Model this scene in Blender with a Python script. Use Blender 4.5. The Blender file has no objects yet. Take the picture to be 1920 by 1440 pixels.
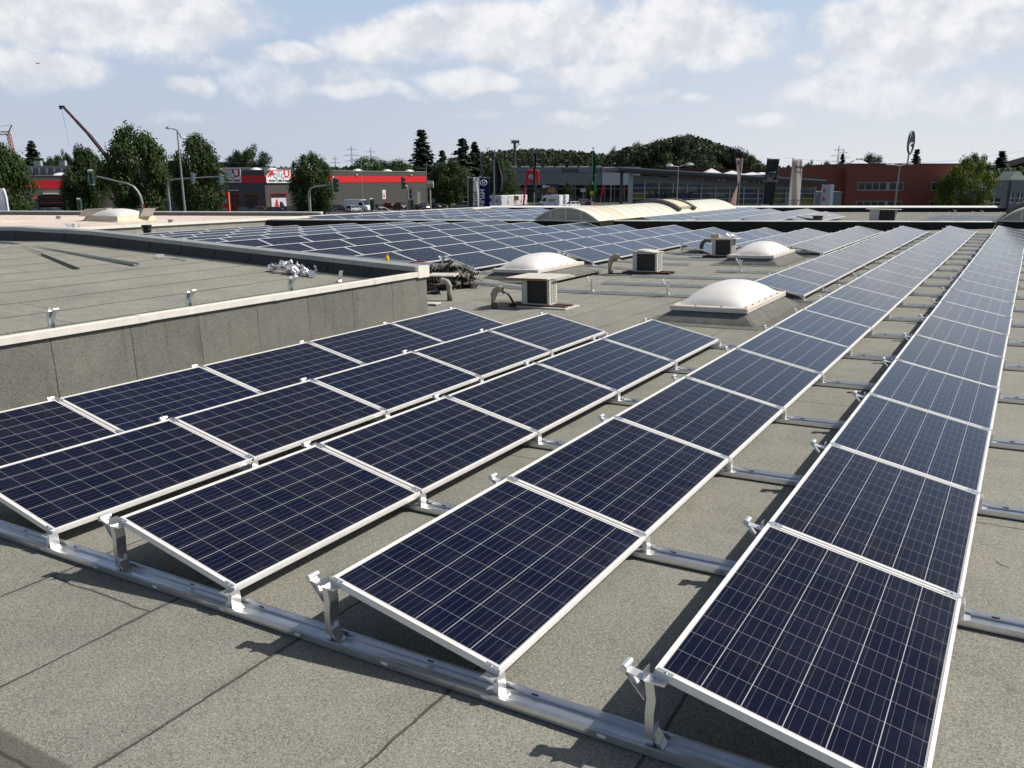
import bpy, bmesh, math, random
from mathutils import Vector, Matrix
random.seed(11)
scene = bpy.context.scene
COL = scene.collection
PI = math.pi
# ------------------------------------------------------------------ camera constants (fitted to the place, metres)
CAM = Vector((2.87162, -2.77712, 2.17268))
YAW = 0.549183
PITCH = -0.238143
FPX = 1585.777
FW = Vector((-0.507259, 0.828879, -0.235898))
RT = Vector((0.852951, 0.521991, 0.0))
UP = Vector((-0.123137, 0.201210, 0.971778))
FH = Vector((-0.521991, 0.852951, 0.0))
GZ = -4.8                                    # street level
M3 = Matrix(((0.999532, -0.006423, -0.029900), (0.006335, 0.999975, -0.003041), (0.029919, 0.002850, 0.999548)))
RM = Matrix.Translation(CAM) @ M3.to_4x4() @ Matrix.Translation(-CAM)     # the roof falls gently towards its left drain

def at(x, y, D):
    """point at depth D seen in direction (x, y) of the survey photo"""
    d = FW + RT * ((x - 960) / FPX) - UP * ((y - 720) / FPX)
    return CAM + d * (D / d.dot(FH))
def atz(x, y, z):
    d = FW + RT * ((x - 960) / FPX) - UP * ((y - 720) / FPX)
    return CAM + d * ((z - CAM.z) / d.z)
def zl(x):                                    # valley at -6.3, ridge at -17
    if x > -6.3: return 0.0
    return min(0.06 * (-6.3 - x), 0.642)
def RL(x, y, h=0.0):
    return RM @ Vector((x, y, h + zl(x)))
def RMat(x, y, h=0.0, rz=0.0, slope=True):
    a = math.atan(0.06) if (slope and -17 < x < -6.5) else 0.0
    return RM @ Matrix.Translation((x, y, h + zl(x))) @ Matrix.Rotation(a, 4, 'Y') @ Matrix.Rotation(rz, 4, 'Z')

# ------------------------------------------------------------------ node helpers
class NG:
    def __init__(s, tree): s.t = tree; s.n = tree.nodes; s.l = tree.links
    def new(s, typ, **kw):
        n = s.n.new(typ)
        for k, v in kw.items(): setattr(n, k, v)
        return n
    def put(s, sock, v):
        if isinstance(v, bpy.types.NodeSocket): s.l.new(v, sock)
        elif v is not None: sock.default_value = v
    def m(s, op, a, b=None, c=None, clamp=False):
        n = s.new('ShaderNodeMath', operation=op); n.use_clamp = clamp
        s.put(n.inputs[0], a)
        if b is not None: s.put(n.inputs[1], b)
        if c is not None: s.put(n.inputs[2], c)
        return n.outputs[0]
    def mix(s, f, a, b, blend='MIX'):
        n = s.new('ShaderNodeMix', data_type='RGBA', blend_type=blend)
        s.put(n.inputs[0], f); s.put(n.inputs[6], a if not isinstance(a, tuple) or len(a) == 4 else (*a, 1)); s.put(n.inputs[7], b if not isinstance(b, tuple) or len(b) == 4 else (*b, 1))
        return n.outputs[2]
    def noise(s, vec, scale, detail=3, rough=0.55, dist=0.0):
        n = s.new('ShaderNodeTexNoise'); s.put(n.inputs['Vector'], vec)
        n.inputs['Scale'].default_value = scale; n.inputs['Detail'].default_value = detail
        n.inputs['Roughness'].default_value = rough; n.inputs['Distortion'].default_value = dist
        return n.outputs['Fac']
    def ramp(s, v, a, b, lo=0.0, hi=1.0, smooth=True):
        n = s.new('ShaderNodeMapRange'); n.interpolation_type = 'SMOOTHSTEP' if smooth else 'LINEAR'
        s.put(n.inputs[0], v); s.put(n.inputs[1], a); s.put(n.inputs[2], b); s.put(n.inputs[3], lo); s.put(n.inputs[4], hi)
        return n.outputs[0]
    def comb(s, x=0.0, y=0.0, z=0.0):
        n = s.new('ShaderNodeCombineXYZ'); s.put(n.inputs[0], x); s.put(n.inputs[1], y); s.put(n.inputs[2], z); return n.outputs[0]
    def sep(s, v):
        n = s.new('ShaderNodeSeparateXYZ'); s.put(n.inputs[0], v); return n.outputs
    def white(s, v, dim='3D'):
        n = s.new('ShaderNodeTexWhiteNoise', noise_dimensions=dim)
        s.put(n.inputs['W' if dim == '1D' else 'Vector'], v); return n.outputs['Value']
    def coord(s, which='Object'):
        return s.new('ShaderNodeTexCoord').outputs[which]

MATS = {}
def base_mat(name):
    m = bpy.data.materials.new(name); m.use_nodes = True
    g = NG(m.node_tree); b = m.node_tree.nodes['Principled BSDF']
    MATS[name] = m
    return m, g, b
def mat(name, col, rough=0.6, metal=0.0, var=0.12, vscale=3.0, bump=0.0, bscale=60.0, spec=0.5, coat=0.0, emis=None):
    if name in MATS: return MATS[name]
    m, g, b = base_mat(name)
    co = g.coord()
    n = g.noise(co, vscale, 4)
    f = g.ramp(n, 0.25, 0.75, 1 - var, 1 + var, False)
    c = g.mix(1.0, (*col, 1), g.comb(f, f, f), 'MULTIPLY')
    g.put(b.inputs['Base Color'], c)
    b.inputs['Roughness'].default_value = rough; b.inputs['Metallic'].default_value = metal
    b.inputs['Specular IOR Level'].default_value = spec; b.inputs['Coat Weight'].default_value = coat
    if bump > 0:
        bn = g.new('ShaderNodeBump'); bn.inputs['Strength'].default_value = bump; bn.inputs['Distance'].default_value = 0.01
        g.put(bn.inputs['Height'], g.noise(co, bscale, 3)); g.put(b.inputs['Normal'], bn.outputs[0])
    if emis:
        b.inputs['Emission Color'].default_value = (*emis[0], 1); b.inputs['Emission Strength'].default_value = emis[1]
    return m
def objcol_mat(name, rough=0.3, metal=0.0, coat=0.6):
    m, g, b = base_mat(name)
    oi = g.new('ShaderNodeObjectInfo')
    g.put(b.inputs['Base Color'], oi.outputs['Color'])
    b.inputs['Roughness'].default_value = rough; b.inputs['Metallic'].default_value = metal; b.inputs['Coat Weight'].default_value = coat
    return m

# ------------------------------------------------------------------ mesh helper
class MB:
    def __init__(s): s.v = []; s.f = []; s.mi = []; s.uv = None
    def quad(s, a, b, c, d, m=0): s.poly([a, b, c, d], m)
    def poly(s, pts, m=0):
        i = len(s.v); s.v += [tuple(p) for p in pts]; s.f.append(tuple(range(i, i + len(pts)))); s.mi.append(m)
    def box(s, x0, x1, y0, y1, z0, z1, m=0, T=None):
        c = [(x0, y0, z0), (x1, y0, z0), (x1, y1, z0), (x0, y1, z0), (x0, y0, z1), (x1, y0, z1), (x1, y1, z1), (x0, y1, z1)]
        if T is not None: c = [tuple(T @ Vector(p)) for p in c]
        i = len(s.v); s.v += c
        for q in ((3, 2, 1, 0), (4, 5, 6, 7), (0, 1, 5, 4), (1, 2, 6, 5), (2, 3, 7, 6), (3, 0, 4, 7)):
            s.f.append(tuple(i + k for k in q)); s.mi.append(m)
    def prism(s, pts, vec, m=0, T=None):
        vec = Vector(vec); a = [Vector(p) for p in pts]; b = [p + vec for p in a]
        if T is not None: a = [T @ p for p in a]; b = [T @ p for p in b]
        n = len(a); i = len(s.v); s.v += [tuple(p) for p in a + b]
        s.f.append(tuple(i + k for k in range(n - 1, -1, -1))); s.mi.append(m)
        s.f.append(tuple(i + n + k for k in range(n))); s.mi.append(m)
        for k in range(n):
            k2 = (k + 1) % n; s.f.append((i + k, i + k2, i + n + k2, i + n + k)); s.mi.append(m)
    def loft(s, rings, m=0, close=True, caps=True):
        n = len(rings[0]); i = len(s.v)
        for r in rings: s.v += [tuple(p) for p in r]
        for a in range(len(rings) - 1):
            for k in range(n if close else n - 1):
                k2 = (k + 1) % n
                s.f.append((i + a * n + k, i + a * n + k2, i + (a + 1) * n + k2, i + (a + 1) * n + k)); s.mi.append(m)
        if caps and close:
            s.f.append(tuple(i + k for k in range(n - 1, -1, -1))); s.mi.append(m)
            b = i + (len(rings) - 1) * n
            s.f.append(tuple(b + k for k in range(n))); s.mi.append(m)
    def tube(s, pts, r, n=10, m=0, r2=None, rs=None):
        pts = [Vector(p) for p in pts]; rings = []
        N = len(pts); up = None
        for i, p in enumerate(pts):
            t = (pts[min(i + 1, N - 1)] - pts[max(i - 1, 0)]).normalized()
            if up is None: up = t.orthogonal().normalized()
            else: up = (up - t * up.dot(t)).normalized()
            w = t.cross(up)
            rr = rs[i] if rs else (r if r2 is None else r + (r2 - r) * i / (N - 1))
            rings.append([p + (up * math.cos(2 * PI * k / n) + w * math.sin(2 * PI * k / n)) * rr for k in range(n)])
        s.loft(rings, m)
    def disc(s, c, axis, r, n=16, m=0, th=0.01):
        c = Vector(c); a = Vector(axis).normalized(); s.tube([c - a * th / 2, c + a * th / 2], r, n, m)
    def grid(s, fn, nu, nv, m=0):
        i = len(s.v)
        for a in range(nu + 1):
            for b in range(nv + 1): s.v.append(tuple(fn(a / nu, b / nv)))
        for a in range(nu):
            for b in range(nv):
                q = i + a * (nv + 1) + b; s.f.append((q, q + nv + 1, q + nv + 2, q + 1)); s.mi.append(m)
    def mesh(s, name, mats, smooth=False):
        me = bpy.data.meshes.new(name); me.from_pydata(s.v, [], s.f)
        for m in (mats if isinstance(mats, (list, tuple)) else [mats]): me.materials.append(m)
        me.polygons.foreach_set('material_index', s.mi)
        if smooth: me.polygons.foreach_set('use_smooth', [True] * len(me.polygons))
        me.update(); return me
    def build(s, name, mats, parent=None, smooth=False, matrix=None, bevel=0.0, auto=None):
        me = s.mesh(name, mats, smooth)
        o = bpy.data.objects.new(name, me); COL.objects.link(o)
        if parent: o.parent = parent
        if matrix is not None: o.matrix_basis = matrix
        if bevel:
            b = o.modifiers.new('edge', 'BEVEL'); b.width = bevel; b.segments = 2; b.limit_method = 'ANGLE'; b.angle_limit = 0.7
        return o
def tag(o, label=None, cat=None, group=None, kind=None):
    if label: o['label'] = label
    if cat: o['category'] = cat
    if group: o['group'] = group
    if kind: o['kind'] = kind
    return o
def thing(name, label, cat, matrix=None, group=None):
    o = bpy.data.objects.new(name, None); COL.objects.link(o); o.empty_display_size = 0.2
    if matrix is not None: o.matrix_basis = matrix
    return tag(o, label, cat, group)
def dup(root, matrix, label=None, group=None, color=None, skip=()):
    r = root.copy(); COL.objects.link(r); r.matrix_basis = matrix
    if label: r['label'] = label
    if group: r['group'] = group
    for ch in list(root.children):
        c = ch.copy(); COL.objects.link(c); c.parent = r
        if color: c.color = color
        for g in list(ch.children):
            d = g.copy(); COL.objects.link(d); d.parent = c
            if color: d.color = color
    return r
def V(px, D, z=GZ, rot=0.0, scale=None, py=335):
    """matrix of something standing at depth D in direction px, facing the photographer (local x right, y away, z up)"""
    p = at(px, py, D); m = Matrix.Translation((p.x, p.y, z)) @ Matrix.Rotation(YAW + rot, 4, 'Z')
    if scale is not None: m = m @ Matrix.Diagonal((*scale, 1))
    return m
def ht(px, py, D): return at(px, py, D).z
def wpx(n, D): return n * D / 1632.0           # metres spanned by n photo pixels near the horizon
def text(s, size, name, m, parent, matrix, bold=0.0, ext=0.01, align='CENTER', sx=1.0):
    cu = bpy.data.curves.new(name, 'FONT'); cu.body = s; cu.size = size; cu.extrude = ext; cu.offset = bold
    cu.align_x = align; cu.align_y = 'CENTER'; cu.resolution_u = 3
    t = bpy.data.objects.new(name, cu); COL.objects.link(t)
    dg = bpy.context.evaluated_depsgraph_get(); me = bpy.data.meshes.new_from_object(t.evaluated_get(dg))
    bpy.data.objects.remove(t); bpy.data.curves.remove(cu)
    me.materials.clear(); me.materials.append(m); me.name = name
    o = bpy.data.objects.new(name, me); COL.objects.link(o)
    if parent: o.parent = parent
    o.matrix_basis = matrix @ Matrix.Diagonal((sx, 1, 1, 1))
    return o
FRONT = Matrix.Rotation(PI / 2, 4, 'X')          # text facing the viewer in a V frame
ORD = ['', 'first', 'second', 'third', 'fourth', 'fifth', 'sixth', 'seventh', 'eighth', 'ninth', 'tenth', 'eleventh', 'twelfth', 'thirteenth', 'fourteenth',
       'fifteenth', 'sixteenth', 'seventeenth', 'eighteenth', 'nineteenth', 'twentieth', 'twenty-first', 'twenty-second', 'twenty-third']
# ------------------------------------------------------------------ render, camera, light, sky
sun_dir = Vector((0.54, 0.46, 0.704)).normalized()
cd = bpy.data.cameras.new('camera'); cam = bpy.data.objects.new('camera', cd); COL.objects.link(cam)
cam.location = CAM
cam.rotation_euler = (PI / 2 + PITCH, 0, YAW)
cd.sensor_width = 36.0; cd.lens = 36.0 * FPX / 1920.0; cd.clip_start = 0.05; cd.clip_end = 6000
scene.camera = cam
sd = bpy.data.lights.new('sun', 'SUN'); sd.energy = 4.9; sd.angle = math.radians(0.53); sd.color = (1.0, 0.95, 0.87)
sun = bpy.data.objects.new('sun', sd); COL.objects.link(sun)
sun.rotation_euler = sun_dir.to_track_quat('Z', 'Y').to_euler(); sun.location = (20, 10, 60)
vs = scene.view_settings; vs.view_transform = 'Standard'; vs.look = 'None'; vs.exposure = 0.0; vs.gamma = 1.0
w = bpy.data.worlds.new('World'); scene.world = w; w.use_nodes = True
g = NG(w.node_tree); bg = w.node_tree.nodes['Background']
sky = g.new('ShaderNodeTexSky', sky_type='NISHITA'); sky.sun_disc = False
sky.sun_elevation = math.asin(sun_dir.z); sky.sun_rotation = math.atan2(sun_dir.x, sun_dir.y)
sky.air_density = 1.0; sky.dust_density = 2.2; sky.ozone_density = 1.5; sky.altitude = 50
gen = g.coord('Generated')
dx, dy, dz = g.sep(gen)
az = g.m('ARCTAN2', dx, dy); el = g.m('ARCSINE', dz)
def azel(px, py):
    d = (FW + RT * ((px - 960) / FPX) - UP * ((py - 720) / FPX)).normalized()
    return math.atan2(d.x, d.y), math.asin(d.z)
# broken cumulus banks: (direction, half width, half height, weight)
CL = [(200, 25, 310, 75, 1.0), (60, 125, 130, 42, .75), (545, 105, 90, 24, .95), (560, 150, 170, 42, .5), (750, 75, 130, 55, 1.0), (1010, 55, 260, 75, 1.0),
      (1260, 70, 170, 75, 1.0), (1365, 100, 70, 30, .9), (880, 155, 90, 26, .95), (1110, 140, 120, 40, .7), (1590, 50, 80, 34, .9), (1690, 85, 160, 62, 1.0),
      (1890, 70, 85, 45, 1.0), (1520, 115, 50, 16, .7), (1610, 170, 160, 40, .75), (1850, 5, 240, 34, .8), (1850, 180, 120, 40, .7), (330, 170, 50, 22, .8), (910, 218, 60, 10, .55), (1080, 215, 60, 11, .6),
      (1190, 188, 75, 14, .7), (640, 175, 130, 18, .6), (1000, 188, 40, 12, .6), (1430, 225, 60, 12, .5), (320, 225, 50, 12, .45), (1290, 200, 40, 10, .5), (380, 120, 120, 22, .35)]
wn = g.new('ShaderNodeTexNoise'); g.put(wn.inputs['Vector'], gen); wn.inputs['Scale'].default_value = 9; wn.inputs['Detail'].default_value = 5
wv = g.sep(wn.outputs['Color'])
azw = g.m('ADD', az, g.m('MULTIPLY', g.m('SUBTRACT', wv[0], .5), .10)); elw = g.m('ADD', el, g.m('MULTIPLY', g.m('SUBTRACT', wv[1], .5), .055))
acc = None
for (px, py, rx, ry, wt) in CL:
    a0, e0 = azel(px, py); a1, _ = azel(px + 50, py); _, e1 = azel(px, py + 20)
    sx = rx * abs(a1 - a0) / 50; sy = ry * abs(e1 - e0) / 20
    u = g.m('MULTIPLY', g.m('SUBTRACT', azw, a0), 1 / sx); v = g.m('MULTIPLY', g.m('SUBTRACT', elw, e0), 1 / sy)
    r2 = g.m('ADD', g.m('MULTIPLY', u, u), g.m('MULTIPLY', v, v))
    bl = g.m('MULTIPLY', g.m('SUBTRACT', 1.35, r2), wt)
    acc = bl if acc is None else g.m('MAXIMUM', acc, bl)
# clouds over the rest of the sky, outside the surveyed part
mapp = g.comb(dx, dy, g.m('MULTIPLY', dz, 1.25))
far_n = g.ramp(g.noise(mapp, 2.3, 6, .55), .58, .72, -.6, .7)
above = g.ramp(el, .30, .42)
adx = g.m('ABSOLUTE', g.m('SUBTRACT', az, -YAW))
side = g.ramp(adx, .60, .85)
acc = g.m('MAXIMUM', acc, g.m('SUBTRACT', far_n, g.m('MULTIPLY', g.m('SUBTRACT', 1.0, g.m('MAXIMUM', above, side)), 2.0)))
fine = g.noise(mapp, 15, 8, .58)
den = g.m('ADD', acc, g.m('MULTIPLY', g.m('SUBTRACT', fine, .5), 2.9))
cm = g.ramp(den, -.15, 1.0)
puff = g.noise(g.comb(g.m('SUBTRACT', dx, .012), dy, g.m('ADD', g.m('MULTIPLY', dz, 1.25), .022)), 15, 7, .58)
shade = g.ramp(g.m('SUBTRACT', fine, puff), -.16, .18)
cloud_col = g.mix(shade, (7.0, 7.2, 7.8), (9.7, 9.6, 9.65))
haze_f = g.ramp(el, 0.0, .27, 1.0, 0.0, False)
haze_f = g.m('POWER', haze_f, 1.15)
away = g.ramp(g.m('ABSOLUTE', g.m('ADD', az, .45)), .75, 1.5)
hz = g.mix(away, g.mix(g.ramp(az, -.95, -.05), (5.6, 6.05, 6.75), (8.1, 8.2, 8.25)), (3.6, 3.9, 4.3))
skyc = g.mix(g.m('MULTIPLY', haze_f, .92), g.mix(g.ramp(el, .24, .46, .80, 0.0), g.mix(1.0, sky.outputs[0], (.66, .65, .62, 1), 'MULTIPLY'), (4.9, 6.55, 9.1)), hz)
full = g.mix(g.m('MULTIPLY', cm, g.ramp(el, .0, .16, .30, .90)), skyc, cloud_col)
g.put(bg.inputs['Color'], full); bg.inputs['Strength'].default_value = 0.1

# ------------------------------------------------------------------ felt
def felt_mat(name, base, x0=0.84, strip=0.93, main=False, spec=0.3, seam=1.0, vertical=False, gran=2.6, sw=(.0015, .008)):
    m, g, b = base_mat(name)
    co = g.coord(); X, Y, Z = g.sep(co)
    if vertical: X, Y = Y, Z
    wob = g.m('MULTIPLY', g.m('SUBTRACT', g.noise(g.comb(g.m('MULTIPLY', X, .2), g.m('MULTIPLY', Y, 1.4), 0), 1.0, 6, .7), .5), .075)
    s = g.m('DIVIDE', g.m('SUBTRACT', g.m('ADD', X, wob), x0), strip)
    sid = g.m('FLOOR', s)
    fr = g.m('SUBTRACT', s, sid)
    d = g.m('MULTIPLY', g.m('MINIMUM', fr, g.m('SUBTRACT', 1.0, fr)), strip)
    rnd = g.white(sid, '1D')
    gap = g.noise(g.comb(g.m('MULTIPLY', sid, 7.3), g.m('MULTIPLY', Y, .9), 3.0), 1.0, 3)
    wd = g.ramp(gap, .30, .62, *sw)
    line = g.ramp(g.m('SUBTRACT', d, wd), -.0005, .004, 1.0, 0.0)
    if not vertical:
        t = g.m('DIVIDE', g.m('ADD', Y, g.m('MULTIPLY', rnd, 9.0)), 7.4); tf = g.m('SUBTRACT', t, g.m('FLOOR', t))
        wy = g.m('MULTIPLY', g.m('SUBTRACT', g.noise(g.comb(g.m('MULTIPLY', X, 2.2), Y, 0), 1.0, 4), .5), .06)
        dy_ = g.m('ABSOLUTE', g.m('ADD', g.m('MULTIPLY', g.m('SUBTRACT', tf, .5), 7.4), wy))
        line = g.m('MAXIMUM', line, g.ramp(dy_, .004, .009, .9, 0.0))
    soil = g.ramp(g.m('ADD', d, g.m('MULTIPLY', g.noise(co, 7, 4), .10)), .04, .11, 1.0, 0.0)
    vo = g.new('ShaderNodeTexVoronoi'); g.put(vo.inputs['Vector'], co); vo.inputs['Scale'].default_value = 210; gr = g.m('ADD', g.m('MULTIPLY', g.sep(vo.outputs['Color'])[0], .55), .225); gr2 = g.noise(co, 70, 2, .75); big = g.noise(co, .55, 4, .6); mid = g.noise(co, 2.6, 4, .65); patch = g.noise(co, 5.5, 5, .7)
    f = g.m('ADD', g.m('MULTIPLY', g.m('SUBTRACT', gr, .5), gran), g.m('MULTIPLY', g.m('SUBTRACT', gr2, .5), gran * .75))
    f = g.m('ADD', f, g.m('MULTIPLY', g.m('SUBTRACT', big, .5), .55)); f = g.m('ADD', f, g.m('MULTIPLY', g.m('SUBTRACT', mid, .5), .45))
    f = g.m('ADD', f, g.m('MULTIPLY', g.m('SUBTRACT', rnd, .5), .13))
    f = g.m('MAXIMUM', g.m('ADD', f, 1.0), .25)
    c = g.mix(1.0, (*base, 1), g.comb(f, f, f), 'MULTIPLY')
    warm = g.ramp(g.noise(co, 1.3, 4), .42, .66)
    c = g.mix(g.m('MULTIPLY', warm, .10), c, g.mix(1.0, c, (1.25, .98, .78, 1), 'MULTIPLY'))
    st = g.ramp(patch, .60, .74)
    c = g.mix(g.m('MULTIPLY', st, .5), c, (base[0] * .45, base[1] * .40, base[2] * .34, 1))
    if not vertical: c = g.mix(g.m('MULTIPLY', soil, g.m('MULTIPLY', g.ramp(gap, .45, .7), .38)), c, (base[0] * .4, base[1] * .37, base[2] * .33, 1))
    pale = g.ramp(g.noise(co, 3.7, 5, .7), .68, .78)
    c = g.mix(g.m('MULTIPLY', pale, .25), c, (base[0] * 1.7, base[1] * 1.7, base[2] * 1.7, 1))
    if vertical:
        sk = g.noise(g.comb(g.m('MULTIPLY', X, 9.0), g.m('MULTIPLY', Y, .8), 0), 1.0, 4); c = g.mix(g.ramp(sk, .52, .74, 0.0, .38), c, (base[0] * .5, base[1] * .48, base[2] * .44, 1))
        foot = g.ramp(g.m('ADD', Y, g.m('MULTIPLY', g.noise(co, 6, 4), .25)), .16, .34, .35, 0.0); c = g.mix(foot, c, (.30, .28, .22, 1))
    if main:
        # old strip along the near eave, and the torn lap seen in the foreground
        ye = g.m('ADD', Y, g.m('MULTIPLY', g.m('SUBTRACT', g.noise(co, 9, 3), .5), .02))
        c = g.mix(g.ramp(ye, -1.22, -1.195, .72, 0.0), c, (.085, .075, .060, 1))
        line = g.m('MAXIMUM', line, g.m('MULTIPLY', g.ramp(g.m('ABSOLUTE', g.m('ADD', ye, 1.30)), .005, .01, 1, 0), .8))
        tear = g.m('ABSOLUTE', g.m('ADD', g.m('ADD', Y, .235), g.m('MULTIPLY', g.m('SUBTRACT', g.noise(co, 5, 4), .5), .05)))
        tm = g.m('MULTIPLY', g.ramp(tear, .004, .010, 1, 0), g.m('MULTIPLY', g.ramp(X, -1.96, -1.93), g.ramp(X, -1.03, -1.02, 1, 0)))
        line = g.m('MAXIMUM', line, tm)
        # rusty run-off by the first air conditioner
        rx = g.m('DIVIDE', g.m('ADD', X, 5.6), 1.5); ry = g.m('DIVIDE', g.m('SUBTRACT', Y, 11.6), .5)
        rr = g.m('ADD', g.m('ADD', g.m('MULTIPLY', rx, rx), g.m('MULTIPLY', ry, ry)), g.m('MULTIPLY', mid, .9))
        c = g.mix(g.ramp(rr, .4, 1.3, .6, 0.0), c, (.10, .062, .04, 1))
    c = g.mix(g.m('MULTIPLY', line, .70 * seam), c, (.018, .016, .014, 1))
    g.put(b.inputs['Base Color'], c); b.inputs['Roughness'].default_value = .92; b.inputs['Specular IOR Level'].default_value = spec
    bn = g.new('ShaderNodeBump'); bn.inputs['Strength'].default_value = .55; bn.inputs['Distance'].default_value = .006
    h = g.m('ADD', g.m('MULTIPLY', g.m('ADD', gr, gr2), .5), g.m('MULTIPLY', line, -1.2)); h = g.m('ADD', h, g.m('MULTIPLY', fr, .5)); h = g.m('ADD', h, g.m('MULTIPLY', mid, 1.2))
    g.put(bn.inputs['Height'], h); g.put(b.inputs['Normal'], bn.outputs[0])
    return m
BXC = -5.77
F_MAIN = felt_mat('roof_felt', (.246, .244, .210), main=True, gran=1.55)
F_WALL = felt_mat('wall_felt', (.175, .172, .152), x0=2.15, strip=.93, vertical=True, gran=1.5, sw=(.0008, .006))
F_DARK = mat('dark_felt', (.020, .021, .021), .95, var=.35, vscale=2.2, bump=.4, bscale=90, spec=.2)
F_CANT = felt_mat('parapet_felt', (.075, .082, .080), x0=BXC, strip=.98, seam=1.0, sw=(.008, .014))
F_REAR = felt_mat('rear_roof_felt', (.20, .195, .17), x0=.3)
F_CURB = mat('curb_felt', (.155, .155, .14), .93, var=.25, vscale=5, bump=.5, bscale=180, spec=.25)
PALE = felt_mat('pale_roof_felt', (.64, .55, .48), x0=-27.2, strip=1.0, seam=.35)
WHITE_METAL = mat('white_coping', (.80, .76, .68), .42, var=.10, vscale=6, spec=.5)
GREY_METAL = mat('zinc_cap', (.33, .345, .33), .5, .1, var=.14, vscale=3)
ALU = mat('bare_aluminium', (.76, .77, .785), .30, .88, var=.10, vscale=9)
ALU2 = mat('bright_aluminium', (.86, .86, .87), .34, .75, var=.06, vscale=14)
FRAME = mat('anodised_frame', (.86, .85, .83), .38, .15, var=.05, vscale=8)
BLACK = mat('rubber_and_shade_black', (.012, .012, .012), .8, var=.2)
SLOT = mat('lit_slot', (.85, .85, .84), .5, var=.03)  # pale ovals painted as the lit trough inside seen through the slots
ACRYL = None
def acrylic():
    m, g, b = base_mat('opal_acrylic')
    co = g.coord()
    n = g.ramp(g.noise(co, 2.2, 4), .3, .75, 0, 1)
    X, Y, Z = g.sep(co)
    g.put(b.inputs['Base Color'], g.mix(n, (.74, .70, .665, 1), (.80, .77, .735, 1)))
    b.inputs['Roughness'].default_value = .38; b.inputs['Subsurface Weight'].default_value = .25; b.inputs['Subsurface Radius'].default_value = (.2, .15, .12); b.inputs['Subsurface Scale'].default_value = .3
    return m
ACRYL = acrylic()
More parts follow.
